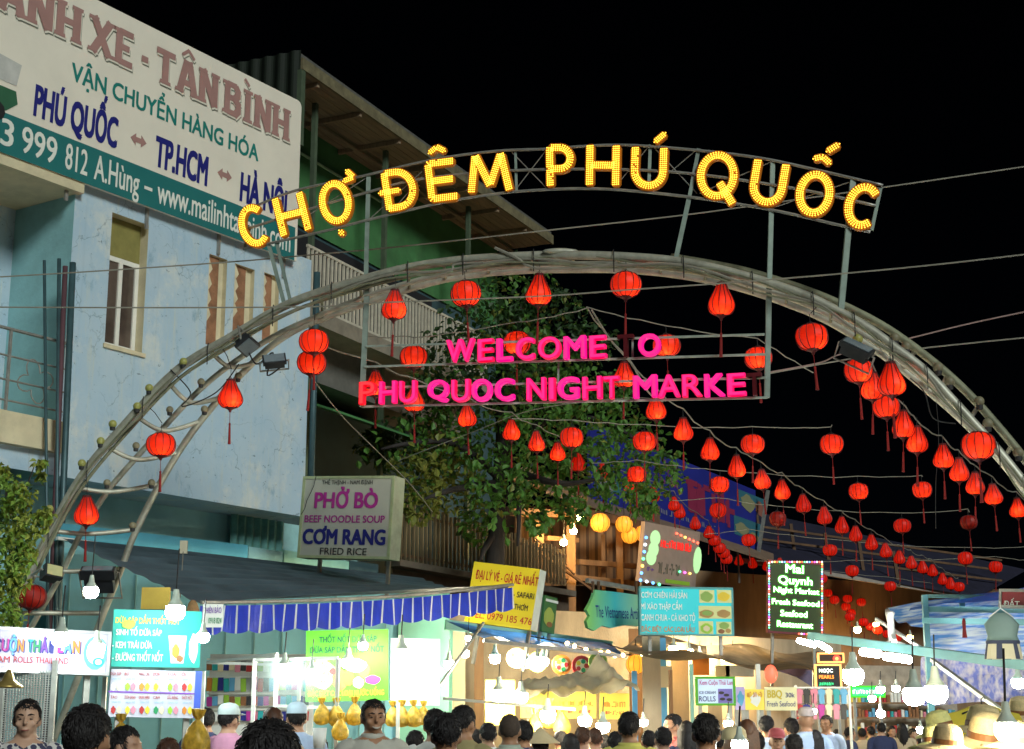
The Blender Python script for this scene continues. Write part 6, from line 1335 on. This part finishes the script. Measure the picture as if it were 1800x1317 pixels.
sheet([P(1620, 1155, 17.5), P(1850, 1165, 16.2), P(1850, 1245, 16.2), P(1620, 1235, 17.5)], .05, 14, cloth('pale_violet_sheet', (.20, .26, .75), col2=(.85, .82, .92), tr=.5, gloss=.3, var=.6, scale=13, stretch=(1.6, 1, .8)), 'lower_sheet')
for (a, b, Ya, Yb, w_) in (((1425, 1118), (1850, 1176), 17.0, 13.4, .085), ((1628, 1071), (1850, 1073), 17, 15, .06), ((1625, 1091), (1850, 1095), 16.6, 14.8, .06), ((1630, 1048), (1850, 1050), 17.4, 15.6, .04)): MB().bar(P(*a, Ya), P(*b, Yb), w_).build('beam', tbeam, ts)
for (x_, y0, Y) in ((1625, 1046, 16.9),): p = P(x_, y0, Y); MB().bx(p.x - .03, p.x + .03, Y - .03, Y + .03, 0, p.z).build('post', tbeam, ts)
for (a, b, Ya, Yb, w_, m) in (((1540, 1088), (1620, 1140), 17, 16, .03, wp), ((1638, 1160), (1830, 1300), 14.2, 12, .035, rail_m), ((1690, 1050), (1692, 1075), 16.6, 16.6, .05, tbeam), ((1560, 1075), (1572, 1128), 17.2, 16.2, .05, wp)): MB().bar(P(*a, Ya), P(*b, Yb), w_).build('strut', m, ts)
MB().lathe([(.14, 0), (.14, .02), (.04, .05), (.035, .3), (.05, .34), (.02, .36)], 14, P(1568, 1135, 16.4)).build('fan_stand', wp, ts, smooth=True)
tube_l = glow('tube_light', (1, .92, .95), 35., True, base=(1, 1, 1))
for i, (a, b) in enumerate((((1516, 1146), (1544, 1150)), ((1556, 1154), (1599, 1160)), ((1404, 1126), (1432, 1134)), ((1436, 1129), (1458, 1143)))): k = MB(); Yt = 16.2 if i < 2 else 22.; k.tube([P(*a, Yt), P(*b, Yt - .3)], .04, 10); tag(k.build('tube_light', tube_l, smooth=True), '%s glowing tube light under the long teal beam' % ('short left', 'longer right', 'faraway leftmost', 'faraway second')[i], 'lamp', 'tube lights')
for i, (x_, y_, Y, r_, lab) in enumerate(((1500, 1188, 15.5, .105, 'large globe bulb hanging left below the teal beam near the neon signs'), (1607, 1222, 11.5, .085, 'large globe bulb in the middle of the right tent stall'), (1645, 1218, 12.5, .095, 'large globe bulb just right of the tent middle'), (1770, 1283, 7.5, .06, 'large globe bulb over the straw hats'), (1790, 1200, 14, .06, 'bulb at the right edge before the violet sheet'), (1548, 1212, 22, .06, 'small bulb right of the green neon sign'), (1575, 1210, 23, .06, 'small bulb far behind the tent middle'), (1533, 1228, 24, .06, 'small bulb below the green neon sign'), (1548, 1255, 24, .065, 'small bulb above the far crowd'), (1618, 1283, 19, .05, 'small bulb low beside the hat stall'), (1430, 1250, 20, .045, 'small bulb before the garment rack'), (1280, 1272, 17, .05, 'bulb behind the man in the purple shirt'), (1300, 1310, 9.5, .05, 'bulb low between purple shirt man and the cap wearer'))): lamp(x_, y_, Y, r_, coolw if i % 2 else cool, lab, cordup=.25 if i < 5 else .12)
q, f_ = board('red_shop_sign', 'dark red shop sign cut by the right edge above the blue tent', 'sign', (1757, 1036), (1850, 1036), (1850, 1070), (1757, 1068), 14.6, 14.0, pmat('deepred', (.28, .02, .03)), .06, rail_m, .02, legs=.0); textpx(q, f_, 'ĐẤT', (1764, 1066), (1792, 1066), (1764, 1057), wht_p, bold=.02)
# halter top on a hanger
ht = thing('halter_top', 'grey green halter top with dark band and striped skirt hanging in the blue tent', 'garment', loc=P(1762, 1118, 13.6))
MB().lathe([(.05, .20), (.11, .15), (.155, .10), (.13, 0), (.145, -.04)], 18, (0, 0, 0), sy=.4, fn=lambda a, z: 1 + .04 * math.sin(a * 6)).build('top', cloth('grey_green_cloth', (.30, .42, .38), tr=.35), ht, world=False, smooth=True)
MB().lathe([(.148, -.04), (.15, -.055), (.147, -.07)], 18, (0, 0, 0), sy=.42, fn=lambda a, z: 1 + .04 * math.sin(a * 9)).build('dark_band', pmat('slate', (.05, .06, .10)), ht, world=False)
sk_ = MB()
for i in range(18): a0, a1 = i * .349, i * .349 + .349; sk_.slab([(.145 * math.cos(a0), .06 * math.sin(a0), -.07), (.145 * math.cos(a1), .06 * math.sin(a1), -.07), (.17 * math.cos(a1), .07 * math.sin(a1), -.20), (.17 * math.cos(a0), .07 * math.sin(a0), -.20)], (0, .004, 0), i % 3 == 0)
sk_.build('skirt', [crm_p, MATS['print_slate']], ht, world=False)
MB().tube([(-.11, 0, .16), (0, 0, .24), (.11, 0, .16)], .006, 5).build('hanger', wht_p, ht, world=False); MB().tube([(0, 0, .24), (0, 0, .30)], .004, 4).build('hanger_hook', wht_p, ht, world=False)
tas = MB().lathe([(.008, .10), (.018, .07), (.016, 0), (.024, -.08)], 8, P(1695, 1106, 14.6)); tag(tas.build('red_tassel', tass), 'single red tassel hanging before the blue tent sheet', 'tassel')
# straw hats
straw = [mat('straw_hat_tan', (.72, .58, .30), .8, var=.2, scale=30, bump=.4, bscale=120), mat('straw_hat_yellow', (.78, .74, .28), .8, var=.2, scale=30, bump=.4, bscale=120), mat('straw_hat_brown', (.60, .46, .24), .8, var=.2, scale=30, bump=.4, bscale=120)]
def hat_mesh(m):
    k = MB(); k.lathe([(.20, .0), (.19, .012), (.13, .022), (.095, .035), (.088, .09), (.075, .125), (.04, .14), (.005, .142)], 24, fn=lambda a, z: 1 + (.05 * math.sin(a * 2 + 1) if z < .03 else .02 * math.sin(a * 3))); me = k.mesh('hat_body', m); shade(me); return me
def band_mesh(): k = MB(); k.lathe([(.098, .034), (.096, .06), (.092, .062)], 24); return k.mesh('hat_band', brn_p)
HB = band_mesh(); HM = [hat_mesh(m) for m in straw]
for i, (x_, y_, Y, m, s_, tl_) in enumerate(((1728, 1292, 8.6, 0, 1.15, .12), (1655, 1288, 9.0, 1, .9, -.1), (1645, 1314, 8.0, 1, .8, .1), (1735, 1312, 8.2, 0, 1.25, -.1), (1665, 1320, 7.6, 2, .9, 0), (1795, 1262, 10.5, 0, 1., .2), (1790, 1318, 7.8, 2, 1., .1))):
    t_ = thing('straw_hat', ('tall crowned tan straw hat on the pile under the yellow shirt', 'small yellowish straw hat left on the pile', 'pale yellow hat lowest at the left of the pile', 'wide tan straw hat forming the second layer of the pile', 'dark brown straw hat at the bottom edge', 'tan straw hat hanging at the right edge', 'brown straw hat at the bottom right corner')[i], 'hat', 'straw hats', m=Matrix.Translation(P(x_, y_, Y)) @ Euler((tl_ - .1, tl_, i)).to_matrix().to_4x4() @ Matrix.Diagonal((s_ * .88, s_ * .88, s_ * 1.0, 1)))
    inst('hat_body', HM[m], Matrix.Identity(4), t_); inst('hat_band', HB, Matrix.Identity(4), t_)
hs = thing('hat_table', 'low table carrying the pile of straw hats', 'table', loc=V((P(1720, 1317, 8.6).x, 8.6, 0))); p0, p1 = P(1625, 1340, 8.3), P(1830, 1340, 8.3)
MB().bx(p0.x, p1.x, 7.5, 9.3, 1.38, 1.43).build('top', wood, hs)
for x_ in (p0.x + .05, p1.x - .05):
    for y_ in (7.55, 9.25): MB().bx(x_ - .025, x_ + .025, y_ - .025, y_ + .025, 0, 1.38).build('leg', wood, hs)
ys = MB(); me = shirt_mesh(cloth('yellow_shirt', (.78, .66, .05), tr=.3)); t_ = thing('yellow_shirt', 'bright yellow shirt on a hanger behind the straw hats', 'shirt', m=Matrix.Translation(P(1728, 1255, 9.6)) @ Matrix.Diagonal((.85, 1, .8, 1))); inst('garment', me, Matrix.Identity(4), t_)
MB().tube([(-.15, 0, 0), (0, .02, .07), (.15, 0, 0)], .008, 5).build('hanger', blk_p, t_, world=False); MB().tube([(0, .02, .07), (0, .02, .11), (.02, .02, .13), (.03, .02, .11)], .005, 5).build('hanger_hook', blk_p, t_, world=False)
# ================================================================== people
def body_mesh():
    HD = V((0, 0, -.05))
    k = MB(); n = 18
    def loft(rings):
        vs, fs = [], []
        for (c, rx, ry) in rings:
            for j in range(n): a = 2 * math.pi * j / n; vs.append(V(c) + V((rx * math.cos(a), ry * math.sin(a), 0)))
        for i in range(len(rings) - 1):
            for j in range(n): fs.append((i * n + j, i * n + (j + 1) % n, (i + 1) * n + (j + 1) % n, (i + 1) * n + j))
        fs.append(tuple(range(n))[::-1]); fs.append(tuple(range((len(rings) - 1) * n, len(rings) * n))); k.add(vs, fs)
    loft([((0, .0, .80), .16, .11), ((0, 0, .90), .185, .125), ((0, 0, 1.0), .178, .122), ((0, 0, 1.1), .175, .12), ((0, 0, 1.22), .185, .125), ((0, 0, 1.33), .195, .12), ((0, .005, 1.39), .175, .105), ((0, .01, 1.425), .135, .090), ((0, .012, 1.45), .085, .072), ((0, .008, 1.48), .060, .062), ((0, 0, 1.56), .055, .060)])
    n0 = len(k.v); k.ball((0, .004, 1.632), (.076, .094, .108), 20, 14); k.ball((0, -.022, 1.578), (.058, .070, .062), 16, 10); k.ball((0, -.048, 1.535), (.032, .036, .024), 12, 8)
    k.ball((0, -.100, 1.598), (.013, .022, .016), 10, 6); k.ball((0, -.094, 1.615), (.009, .014, .028), 8, 6); k.ball((0, -.088, 1.558), (.024, .012, .008), 10, 6); k.ball((0, -.086, 1.549), (.020, .012, .008), 10, 6)
    for s in (-1, 1): k.ball((s * .078, .008, 1.608), (.010, .020, .032), 8, 8); k.ball((s * .032, -.078, 1.642), (.026, .014, .007), 8, 6); k.ball((s * .045, -.066, 1.592), (.02, .018, .018), 8, 6)
    for i in range(n0, len(k.v)): k.v[i] = k.v[i] + HD
    for s in (-1, 1):
        k.tube(crom([(s * .13, .005, 1.385), (s * .215, .01, 1.34), (s * .245, .02, 1.12), (s * .25, -.03, .92), (s * .245, -.06, .84)], 5), [.062 - .034 * i / 20 for i in range(21)], 12)
        k.ball((s * .245, -.075, .79), (.02, .036, .052), 10, 8)
        for f in range(4): k.tube([(s * .245, -.105 + f * .022, .755), (s * .243, -.112 + f * .022, .715), (s * .238, -.108 + f * .02, .675 + .012 * abs(f - 1.3))], .0095, 6)
        k.tube([(s * .235, -.10, .80), (s * .225, -.125, .765), (s * .222, -.13, .735)], .011, 6)
        k.tube(crom([(s * .085, 0, .86), (s * .095, 0, .66), (s * .098, .005, .47), (s * .10, .02, .26), (s * .10, .02, .06)], 5), [.095 - .052 * i / 20 for i in range(21)], 12)
        k.ball((s * .105, -.045, .045), (.046, .125, .045), 12, 8)
    me = k.mesh('body', mat('tmp', (.5, .5, .5))); fix_normals(me)
    o = D.objects.new('tmp_body', me); COL.objects.link(o)
    r = o.modifiers.new('r', 'REMESH'); r.mode = 'VOXEL'; r.voxel_size = .0085; r.use_smooth_shade = True
    sm = o.modifiers.new('s', 'SMOOTH'); sm.factor = .5; sm.iterations = 2
    dg = bpy.context.evaluated_depsgraph_get(); ev = o.evaluated_get(dg); res = D.meshes.new_from_object(ev, depsgraph=dg)
    D.objects.remove(o); res.name = 'body'; res.materials.clear()
    mi = []
    for p in res.polygons:
        c = p.center; x, y, z = abs(c.x), c.y, c.z
        if z < .085: m = 3
        elif x > .195 and z < 1.13: m = 0
        elif z < .90: m = 2
        elif z < 1.447 - (.02 if y < -.03 else -.012) - (.03 * max(0, 1 - x / .05) if y < -.04 else 0): m = 1
        else: m = 0
        mi.append(m)
    for m in ('a', 'b', 'c', 'd'): res.materials.append(mat('slot_' + m, (.3, .3, .3)))
    res.polygons.foreach_set('material_index', mi); shade(res, True); return res
HD = V((0, 0, -.05)); HM4 = Matrix.Translation(HD)
BODY = body_mesh()
rh = random.Random(3)
def hair_mesh(style):
    k = MB(); c = V((0, .010, 1.640)); nu, nv_ = 40, 26; big = {'short': .965, 'curly': 1.12, 'long': 1.05, 'buzz': .97}[style]
    def rad(d):
        n_ = mnoise.noise(d * 3.5) * .05 + (mnoise.noise(d * 11) * (.10 if style == 'curly' else .035)); return V((d.x * .083, d.y * .100, d.z * .106)) * big * (1 + n_)
    keep = {}
    for j in range(nv_ + 1):
        for i in range(nu):
            th = math.pi * j / nv_; a = 2 * math.pi * i / nu; d = V((math.sin(th) * math.cos(a), math.sin(th) * math.sin(a), math.cos(th)))
            p = c + rad(d); f = -d.y
            line = 1.685 if f > .55 else 1.615 if abs(f) <= .2 else (1.615 + (f - .2) / .35 * .07 if f > 0 else 1.615 + (f + .2) * (.09 if style != 'long' else .3))
            if style == 'long' and f < -.1: p.y += .015
            line += .006 * math.sin(a * 9); keep[(j, i)] = len(k.v); 
            if p.z < line: p = V((p.x * .93, .006 + (p.y - .006) * .93, max(p.z, line - .004)))
            k.v.append(p)
    for j in range(nv_):
        for i in range(nu):
            q = (keep[(j, i)], keep[(j, (i + 1) % nu)], keep[(j + 1, (i + 1) % nu)], keep[(j + 1, i)])
            zz = [k.v[t] for t in q]
            if max((a - b).length for a in zz for b in zz) > .001: k.f.append(q); k.mi.append(0)
    if style == 'long':
        for i in range(90):
            a = rh.uniform(.05, math.pi - .05); x = .085 * math.cos(a); y = .02 + .09 * math.sin(a); z0 = rh.uniform(1.6, 1.66)
            k.tube([(x, y, z0), (x * 1.08, y * 1.12, 1.54), (x * 1.05 + rh.uniform(-.01, .01), y * 1.15, 1.45), (x * .95, y * 1.05, rh.uniform(1.30, 1.38))], [.016, .018, .014, .004], 5)
    elif style != 'buzz':
        for i in range(1500 if style == 'curly' else 900):
            d = V((rh.gauss(0, 1), rh.gauss(0, 1), rh.gauss(.5, .9))).normalized(); p = c + rad(d)
            if -d.y > .45 and p.z < 1.695 or p.z < 1.60 - (.05 if d.y > .3 else 0): continue
            t = V((d.x * .2, -.6 if d.y < .2 else .3, -.55 if d.z < .6 else -.1)) + V((rh.uniform(-.5, .5), rh.uniform(-.5, .5), rh.uniform(-.3, .3))); t = (t - d * t.dot(d)).normalized()
            L_ = rh.uniform(.018, .036); lift = .010 if style == 'curly' else .0025
            k.tube([p - d * .004, p + t * L_ * .5 + d * lift, p + t * L_ + d * lift * (.3 if style != 'curly' else 1.1)], [.0024, .002, .0005], 3)
    me = k.mesh('hair', mat('black_hair', (.012, .010, .010), .55, var=.4, scale=30, spec=.35, stretch=(1, 1, .25), bump=.5, bscale=160)); fix_normals(me); shade(me, 50); return me
HAIR = {s: hair_mesh(s) for s in ('short', 'curly', 'long', 'buzz')}
eye_m = [mat('eye_white', (.16, .12, .10), .3, var=.02), mat('eye_iris', (.02, .012, .008), .2)]
EYEM = []
for s in (-1, 1): q = MB(); q.ball((s * .030, -.0795, 1.622), (.0135, .008, .0042), 10, 6, 0); q.ball((s * .030, -.0855, 1.622), (.0052, .0035, .0043), 8, 6, 1); EYEM.append(q.mesh('eye', eye_m))
BROW = MB()
for s in (-1, 1): BROW.tube([(s * .012, -.093, 1.644), (s * .03, -.092, 1.650), (s * .05, -.078, 1.645)], [.003, .0045, .002], 5)
BROW = BROW.mesh('eyebrows', MATS['black_hair'])
mouth = MB(); mouth.tube([(-.024, -.095, 1.557), (0, -.101, 1.5535), (.024, -.095, 1.557)], [.002, .004, .002], 5); MOUTH = mouth.mesh('lips', mat('lips', (.30, .10, .08), .5))
sm_ = MB(); sm_.tube([(-.027, -.092, 1.561), (-.012, -.1, 1.553), (0, -.102, 1.551), (.012, -.1, 1.553), (.027, -.092, 1.561)], [.002, .006, .007, .006, .002], 6); SMILE = sm_.mesh('teeth', mat('teeth', (.5, .46, .40), .3))
col_ = MB()
col_.lathe([(.088, 1.425), (.084, 1.455), (.078, 1.468), (.074, 1.46), (.078, 1.43)], 20, (0, .008, 0), sx=1.0, sy=.93, fn=lambda a, z: 1 + .05 * math.sin(a * 2)); COLLAR = col_
caps_ = MB(); caps_.lathe([(.092, 0), (.093, .03), (.085, .065), (.06, .09), (.01, .10)], 20, (0, .012, 1.665), sx=.95, sy=1.12); caps_.slab([(-.07, -.085, 1.668), (-.055, -.15, 1.66), (0, -.175, 1.656), (.055, -.15, 1.66), (.07, -.085, 1.668), (0, -.05, 1.67)], (0, 0, .006)); CAP = caps_
con = MB(); con.lathe([(.20, -.06), (.19, -.05), (.09, .03), (.01, .10)], 24, (0, .01, 1.72)); CONE = con
def skin(i): return mat('skin_%d' % i, ((.42, .24, .15), (.34, .18, .10), (.50, .31, .21))[i], .5, var=.1, scale=12, spec=.35)
def shirtmat(nm, c, pat=None):
    m = mat('shirt_' + nm, c, .85, var=.12, scale=8, bump=.35, bscale=9)
    if pat and not m.get('pat'):
        m['pat'] = 1; t = m.node_tree; N = t.nodes; L = t.links; b = N['Principled BSDF']; old = b.inputs['Base Color'].links[0].from_socket
        tc = N.new('ShaderNodeTexCoord'); v = N.new('ShaderNodeTexVoronoi'); v.inputs['Scale'].default_value = 22; L.new(tc.outputs['Object'], v.inputs['Vector'])
        r = N.new('ShaderNodeValToRGB'); r.color_ramp.interpolation = 'CONSTANT'; r.color_ramp.elements[1].position = .42; r.color_ramp.elements[0].color = (1, 1, 1, 1); r.color_ramp.elements[1].color = (0, 0, 0, 1)
        L.new(v.outputs['Distance'], r.inputs[0]); mx = N.new('ShaderNodeMix'); mx.data_type = 'RGBA'; L.new(r.outputs[0], mx.inputs['Factor']); L.new(old, mx.inputs['A']); mx.inputs['B'].default_value = tuple(pat) + (1,); L.new(mx.outputs['Result'], b.inputs['Base Color'])
    return m
trou = mat('dark_trousers', (.04, .045, .06), .85, var=.2); shoe = mat('dark_shoes', (.03, .03, .03), .6)
def person(px, top, Y, face, shirt, label, hair='short', sk=0, cap=None, smile=False, facing=False, tilt=0., haircol=None, scale=None, collar=False, group='people in the market crowd'):
    """top: the pixel row of the top of the head; face: heading in degrees, 0 looks at the camera, 180 away from it"""
    z = P(px, top, Y).z; s = scale or max(.86, min(1.12, z / 1.692)); base = P(px, top, Y); drop = z - 1.692 * s
    m = Matrix.Translation((base.x, Y, drop)) @ Euler((0, R(tilt), R(face))).to_matrix().to_4x4() @ Matrix.Diagonal((s, s, s, 1))
    t = thing('person', label, 'person', group, m=m)
    b = inst('body', BODY, Matrix.Identity(4), t)
    for i, mm in enumerate((skin(sk), shirt, trou, shoe)): b.material_slots[i].link = 'OBJECT'; b.material_slots[i].material = mm
    if hair: 
        h = inst('hair', HAIR[hair], HM4, t)
        if haircol: h.material_slots[0].link = 'OBJECT'; h.material_slots[0].material = haircol
    if facing:
        for nm, me in (('eye', EYEM[0]), ('eye', EYEM[1]), ('eyebrows', BROW), ('teeth' if smile else 'lips', SMILE if smile else MOUTH)): inst(nm, me, HM4, t)
    if collar: q = MB(); q.v = [p.copy() for p in COLLAR.v]; q.f = list(COLLAR.f); q.mi = list(COLLAR.mi); q.build('collar', shirt, t, world=False, smooth=True)
    if cap:
        src = CONE if cap[0] == 'cone' else CAP; q = MB(); q.v = [p + HD for p in src.v]; q.f = list(src.f); q.mi = list(src.mi); q.build('conical_hat' if cap[0] == 'cone' else 'cap', cap[1], t, world=False, smooth=40)
    if drop > .02:          # stands on a step hidden below the frame
        MB().bx(base.x - .25, base.x + .25, Y - .25, Y + .25, 0, drop).build('step', wood_d, None)['kind'] = 'structure'
    return t
brn_h = mat('brown_hair', (.07, .03, .015), .55, var=.4, scale=30); gry_h = mat('grey_hair', (.16, .14, .12), .6, var=.3, scale=30)
SH = dict(floral=shirtmat('floral', (.55, .53, .50), (.05, .05, .09)), white=shirtmat('white', (.66, .68, .64)), pinkk=shirtmat('pink', (.52, .24, .36)), grey=shirtmat('grey', (.42, .42, .36)), sage=shirtmat('sage', (.36, .42, .34)), yellow=shirtmat('yellow', (.55, .52, .12)), purple=shirtmat('purple', (.045, .018, .04)), blue=shirtmat('blue', (.35, .45, .62)), red=shirtmat('redsh', (.35, .08, .08)), navy=shirtmat('navysh', (.03, .04, .10)), olive=shirtmat('olive', (.30, .26, .12)), black=shirtmat('blacksh', (.03, .03, .03)), tan=shirtmat('tan', (.5, .40, .26)))
person(50, 1229, 10.0, 12, SH['floral'], 'man facing the camera in a black and white patterned shirt under the ice cream sign', sk=2, facing=True, hair='short')
person(157, 1238, 5.6, 172, SH['black'], 'nearest curly black head seen from behind beside the fruit menu', hair='short', sk=1)
person(474, 1264, 3.75, 180, SH['black'], 'close dark head seen from behind at the bottom edge, largest in the crowd', hair='short', sk=1)
person(657, 1229, 11.0, 18, SH['grey'], 'smiling man in a grey polo shirt facing the camera below the lime poster', sk=1, facing=True, smile=True, collar=True)
person(785, 1253, 8.4, 178, SH['olive'], 'black haired head seen from behind right of the smiling man', sk=1)
person(815, 1240, 11.0, 150, SH['olive'], 'man in an olive shirt half hidden behind the black haired head', sk=1)
person(765, 1246, 11.6, 175, SH['white'], 'person in white left of and behind the black haired head', sk=0)
person(896, 1255, 11.6, 178, SH['sage'], 'man with cropped hair and sage green collar seen from behind', hair='buzz', sk=1, collar=True, haircol=mat('cropped_hair', (.05, .035, .025), .8, var=.3, scale=60))
person(919, 1266, 13.2, 200, SH['navy'], 'dark head just right of the cropped hair man', sk=1)
person(858, 1270, 14.5, 190, SH['white'], 'person in white behind the yellow stall post', sk=0)
person(1024, 1277, 15.2, 170, SH['pinkk'], 'brown haired person below the stall bulbs in pale pink', sk=0, haircol=brn_h)
person(1046, 1280, 16.0, 185, SH['white'], 'person in white next to the brown haired one', sk=0, haircol=brn_h)
person(1082, 1286, 14.5, 170, SH['white'], 'short person in a white shirt left of the yellow shirt man', sk=0)
person(1106, 1251, 11.6, 165, SH['yellow'], 'man in a yellow shirt seen from behind in the middle of the crowd', sk=1, collar=True)
person(1182, 1255, 16.5, -70, SH['red'], 'man in a red top in profile looking right above the crowd', sk=0)
person(1165, 1278, 14.0, 190, SH['blue'], 'person in blue checks below the man in red', sk=0)
person(1207, 1268, 16.0, 175, SH['navy'], 'dark haired person left of the purple shirt man', hair='long', sk=0)
person(1240, 1254, 9.2, 176, SH['purple'], 'large dark purple shirted man seen from behind with short hair', sk=1)
person(1291, 1281, 10.4, 10, SH['tan'], 'person wearing a tan cap with a dark band right of the purple shirt man', hair=None, sk=0, cap=('cap', mat('tan_cap', (.55, .45, .25), .8)), facing=True)
person(1313, 1266, 13.0, 170, SH['red'], 'woman with long red brown hair behind the tan cap', hair='long', sk=0, haircol=brn_h)
person(1347, 1258, 17.0, 160, SH['blue'], 'man with dark hair under the fresh seafood sign', sk=1)
person(1365, 1283, 15.0, 0, SH['grey'], 'person in a red cap facing the camera near the seafood sign', hair=None, sk=0, cap=('cap', mat('red_cap', (.40, .08, .09), .8)), facing=True)
person(1390, 1262, 17.5, 190, SH['white'], 'dark haired person between the red cap and the grey helmet', sk=1)
person(1416, 1246, 17.0, 185, SH['blue'], 'person in a grey rounded hat and blue white top near the garment rack', hair=None, sk=1, cap=('cap', mat('grey_cap', (.34, .29, .27), .8)))
person(1452, 1257, 22.0, -40, SH['blue'], 'man in pale blue standing before the far garment rack', sk=1)
for i, (x_, y_, Y, f_, sh, h) in enumerate(((1494, 1278, 26, 100, 'navy', 'short'), (1515, 1280, 28, 170, 'tan', 'short'), (1548, 1270, 27, 185, 'navy', 'short'), (1567, 1276, 29, 20, 'blue', 'long'), (1585, 1272, 27.5, 175, 'tan', 'long'), (1605, 1281, 28, 30, 'navy', 'long'), (1530, 1277, 30, 190, 'olive', 'short'), (1470, 1282, 29, 170, 'black', 'short'))):
    person(x_, y_, Y, f_, SH[sh], ('woman in a dark top leftmost of the far crowd', 'tan dressed person second in the far crowd', 'tall person in navy in the middle of the far crowd', 'long haired person in pale blue in the far crowd', 'long haired person in tan beside the pale blue one', 'long haired person in navy rightmost of the far crowd', 'person in olive deep in the far crowd', 'dark dressed person behind the pale blue man')[i], hair=h, sk=i % 3)
person(404, 1240, 14.0, 150, SH['pinkk'], 'person in a pale cap and pink shirt at the drinks counter', hair='short', sk=0, cap=('cap', mat('pale_cap', (.55, .66, .66), .8)))
person(362, 1244, 15.8, 215, SH['navy'], 'dark haired man in profile behind the fruit menu edge', sk=1)
person(481, 1243, 12.2, 175, SH['tan'], 'brown haired person behind the largest dark head', sk=0, haircol=brn_h, hair='buzz')
person(522, 1238, 14.0, 195, SH['blue'], 'person in a pale blue cap and blue shirt under the phone cases', sk=0, cap=('cap', mat('blue_cap', (.5, .64, .74), .8)))
person(222, 1276, 8.8, 80, SH['pinkk'], 'person in profile behind the curly head beneath the menu', sk=0)
person(297, 1297, 10.5, 180, SH['pinkk'], 'small brown haired head below the fruit menu', sk=0, haircol=brn_h, scale=.9)
person(950, 1292, 14.0, 180, SH['black'], 'seller wearing a conical hat beneath the middle stall lamp', sk=1, cap=('cone', mat('palm_leaf_hat', (.5, .42, .25), .8)))

for (x_, y_, Y, fc, sh, h, sk_, lab) in ((838, 1282, 15.5, 170, 'white', 'short', 0, 'person in white just right of the olive shirt man'), (985, 1284, 17.0, 190, 'red', 'short', 1, 'dark haired person in red below the middle stall lamp'), (1003, 1290, 15.0, 175, 'blue', 'long', 0, 'long haired person in blue left of the brown haired one'), (1063, 1292, 17.5, 160, 'olive', 'short', 1, 'person in olive between two white shirts'), (1140, 1284, 15.5, 185, 'navy', 'short', 1, 'person in navy right of the yellow shirt man'), (1262, 1284, 14.5, 170, 'white', 'short', 1, 'person in white just right of the purple shirt man'), (1328, 1286, 14.0, 190, 'sage', 'short', 1, 'person in sage right of the long red brown hair'), (1432, 1284, 17.0, 175, 'grey', 'long', 0, 'long haired person in grey near the garment rack'), (730, 1284, 13.0, 185, 'sage', 'short', 1, 'person in sage below the blank white board'), (1620, 1290, 21.0, 180, 'red', 'short', 1, 'person in red right behind the hat pile'), (1395, 1290, 13.5, 178, 'black', 'short', 1, 'dark dressed head below the fresh seafood sign'), (560, 1290, 14.5, 190, 'pinkk', 'long', 0, 'long haired person in pink left of the smiling man')):
    person(x_, y_, Y, fc, SH[sh], lab, hair=h, sk=sk_)
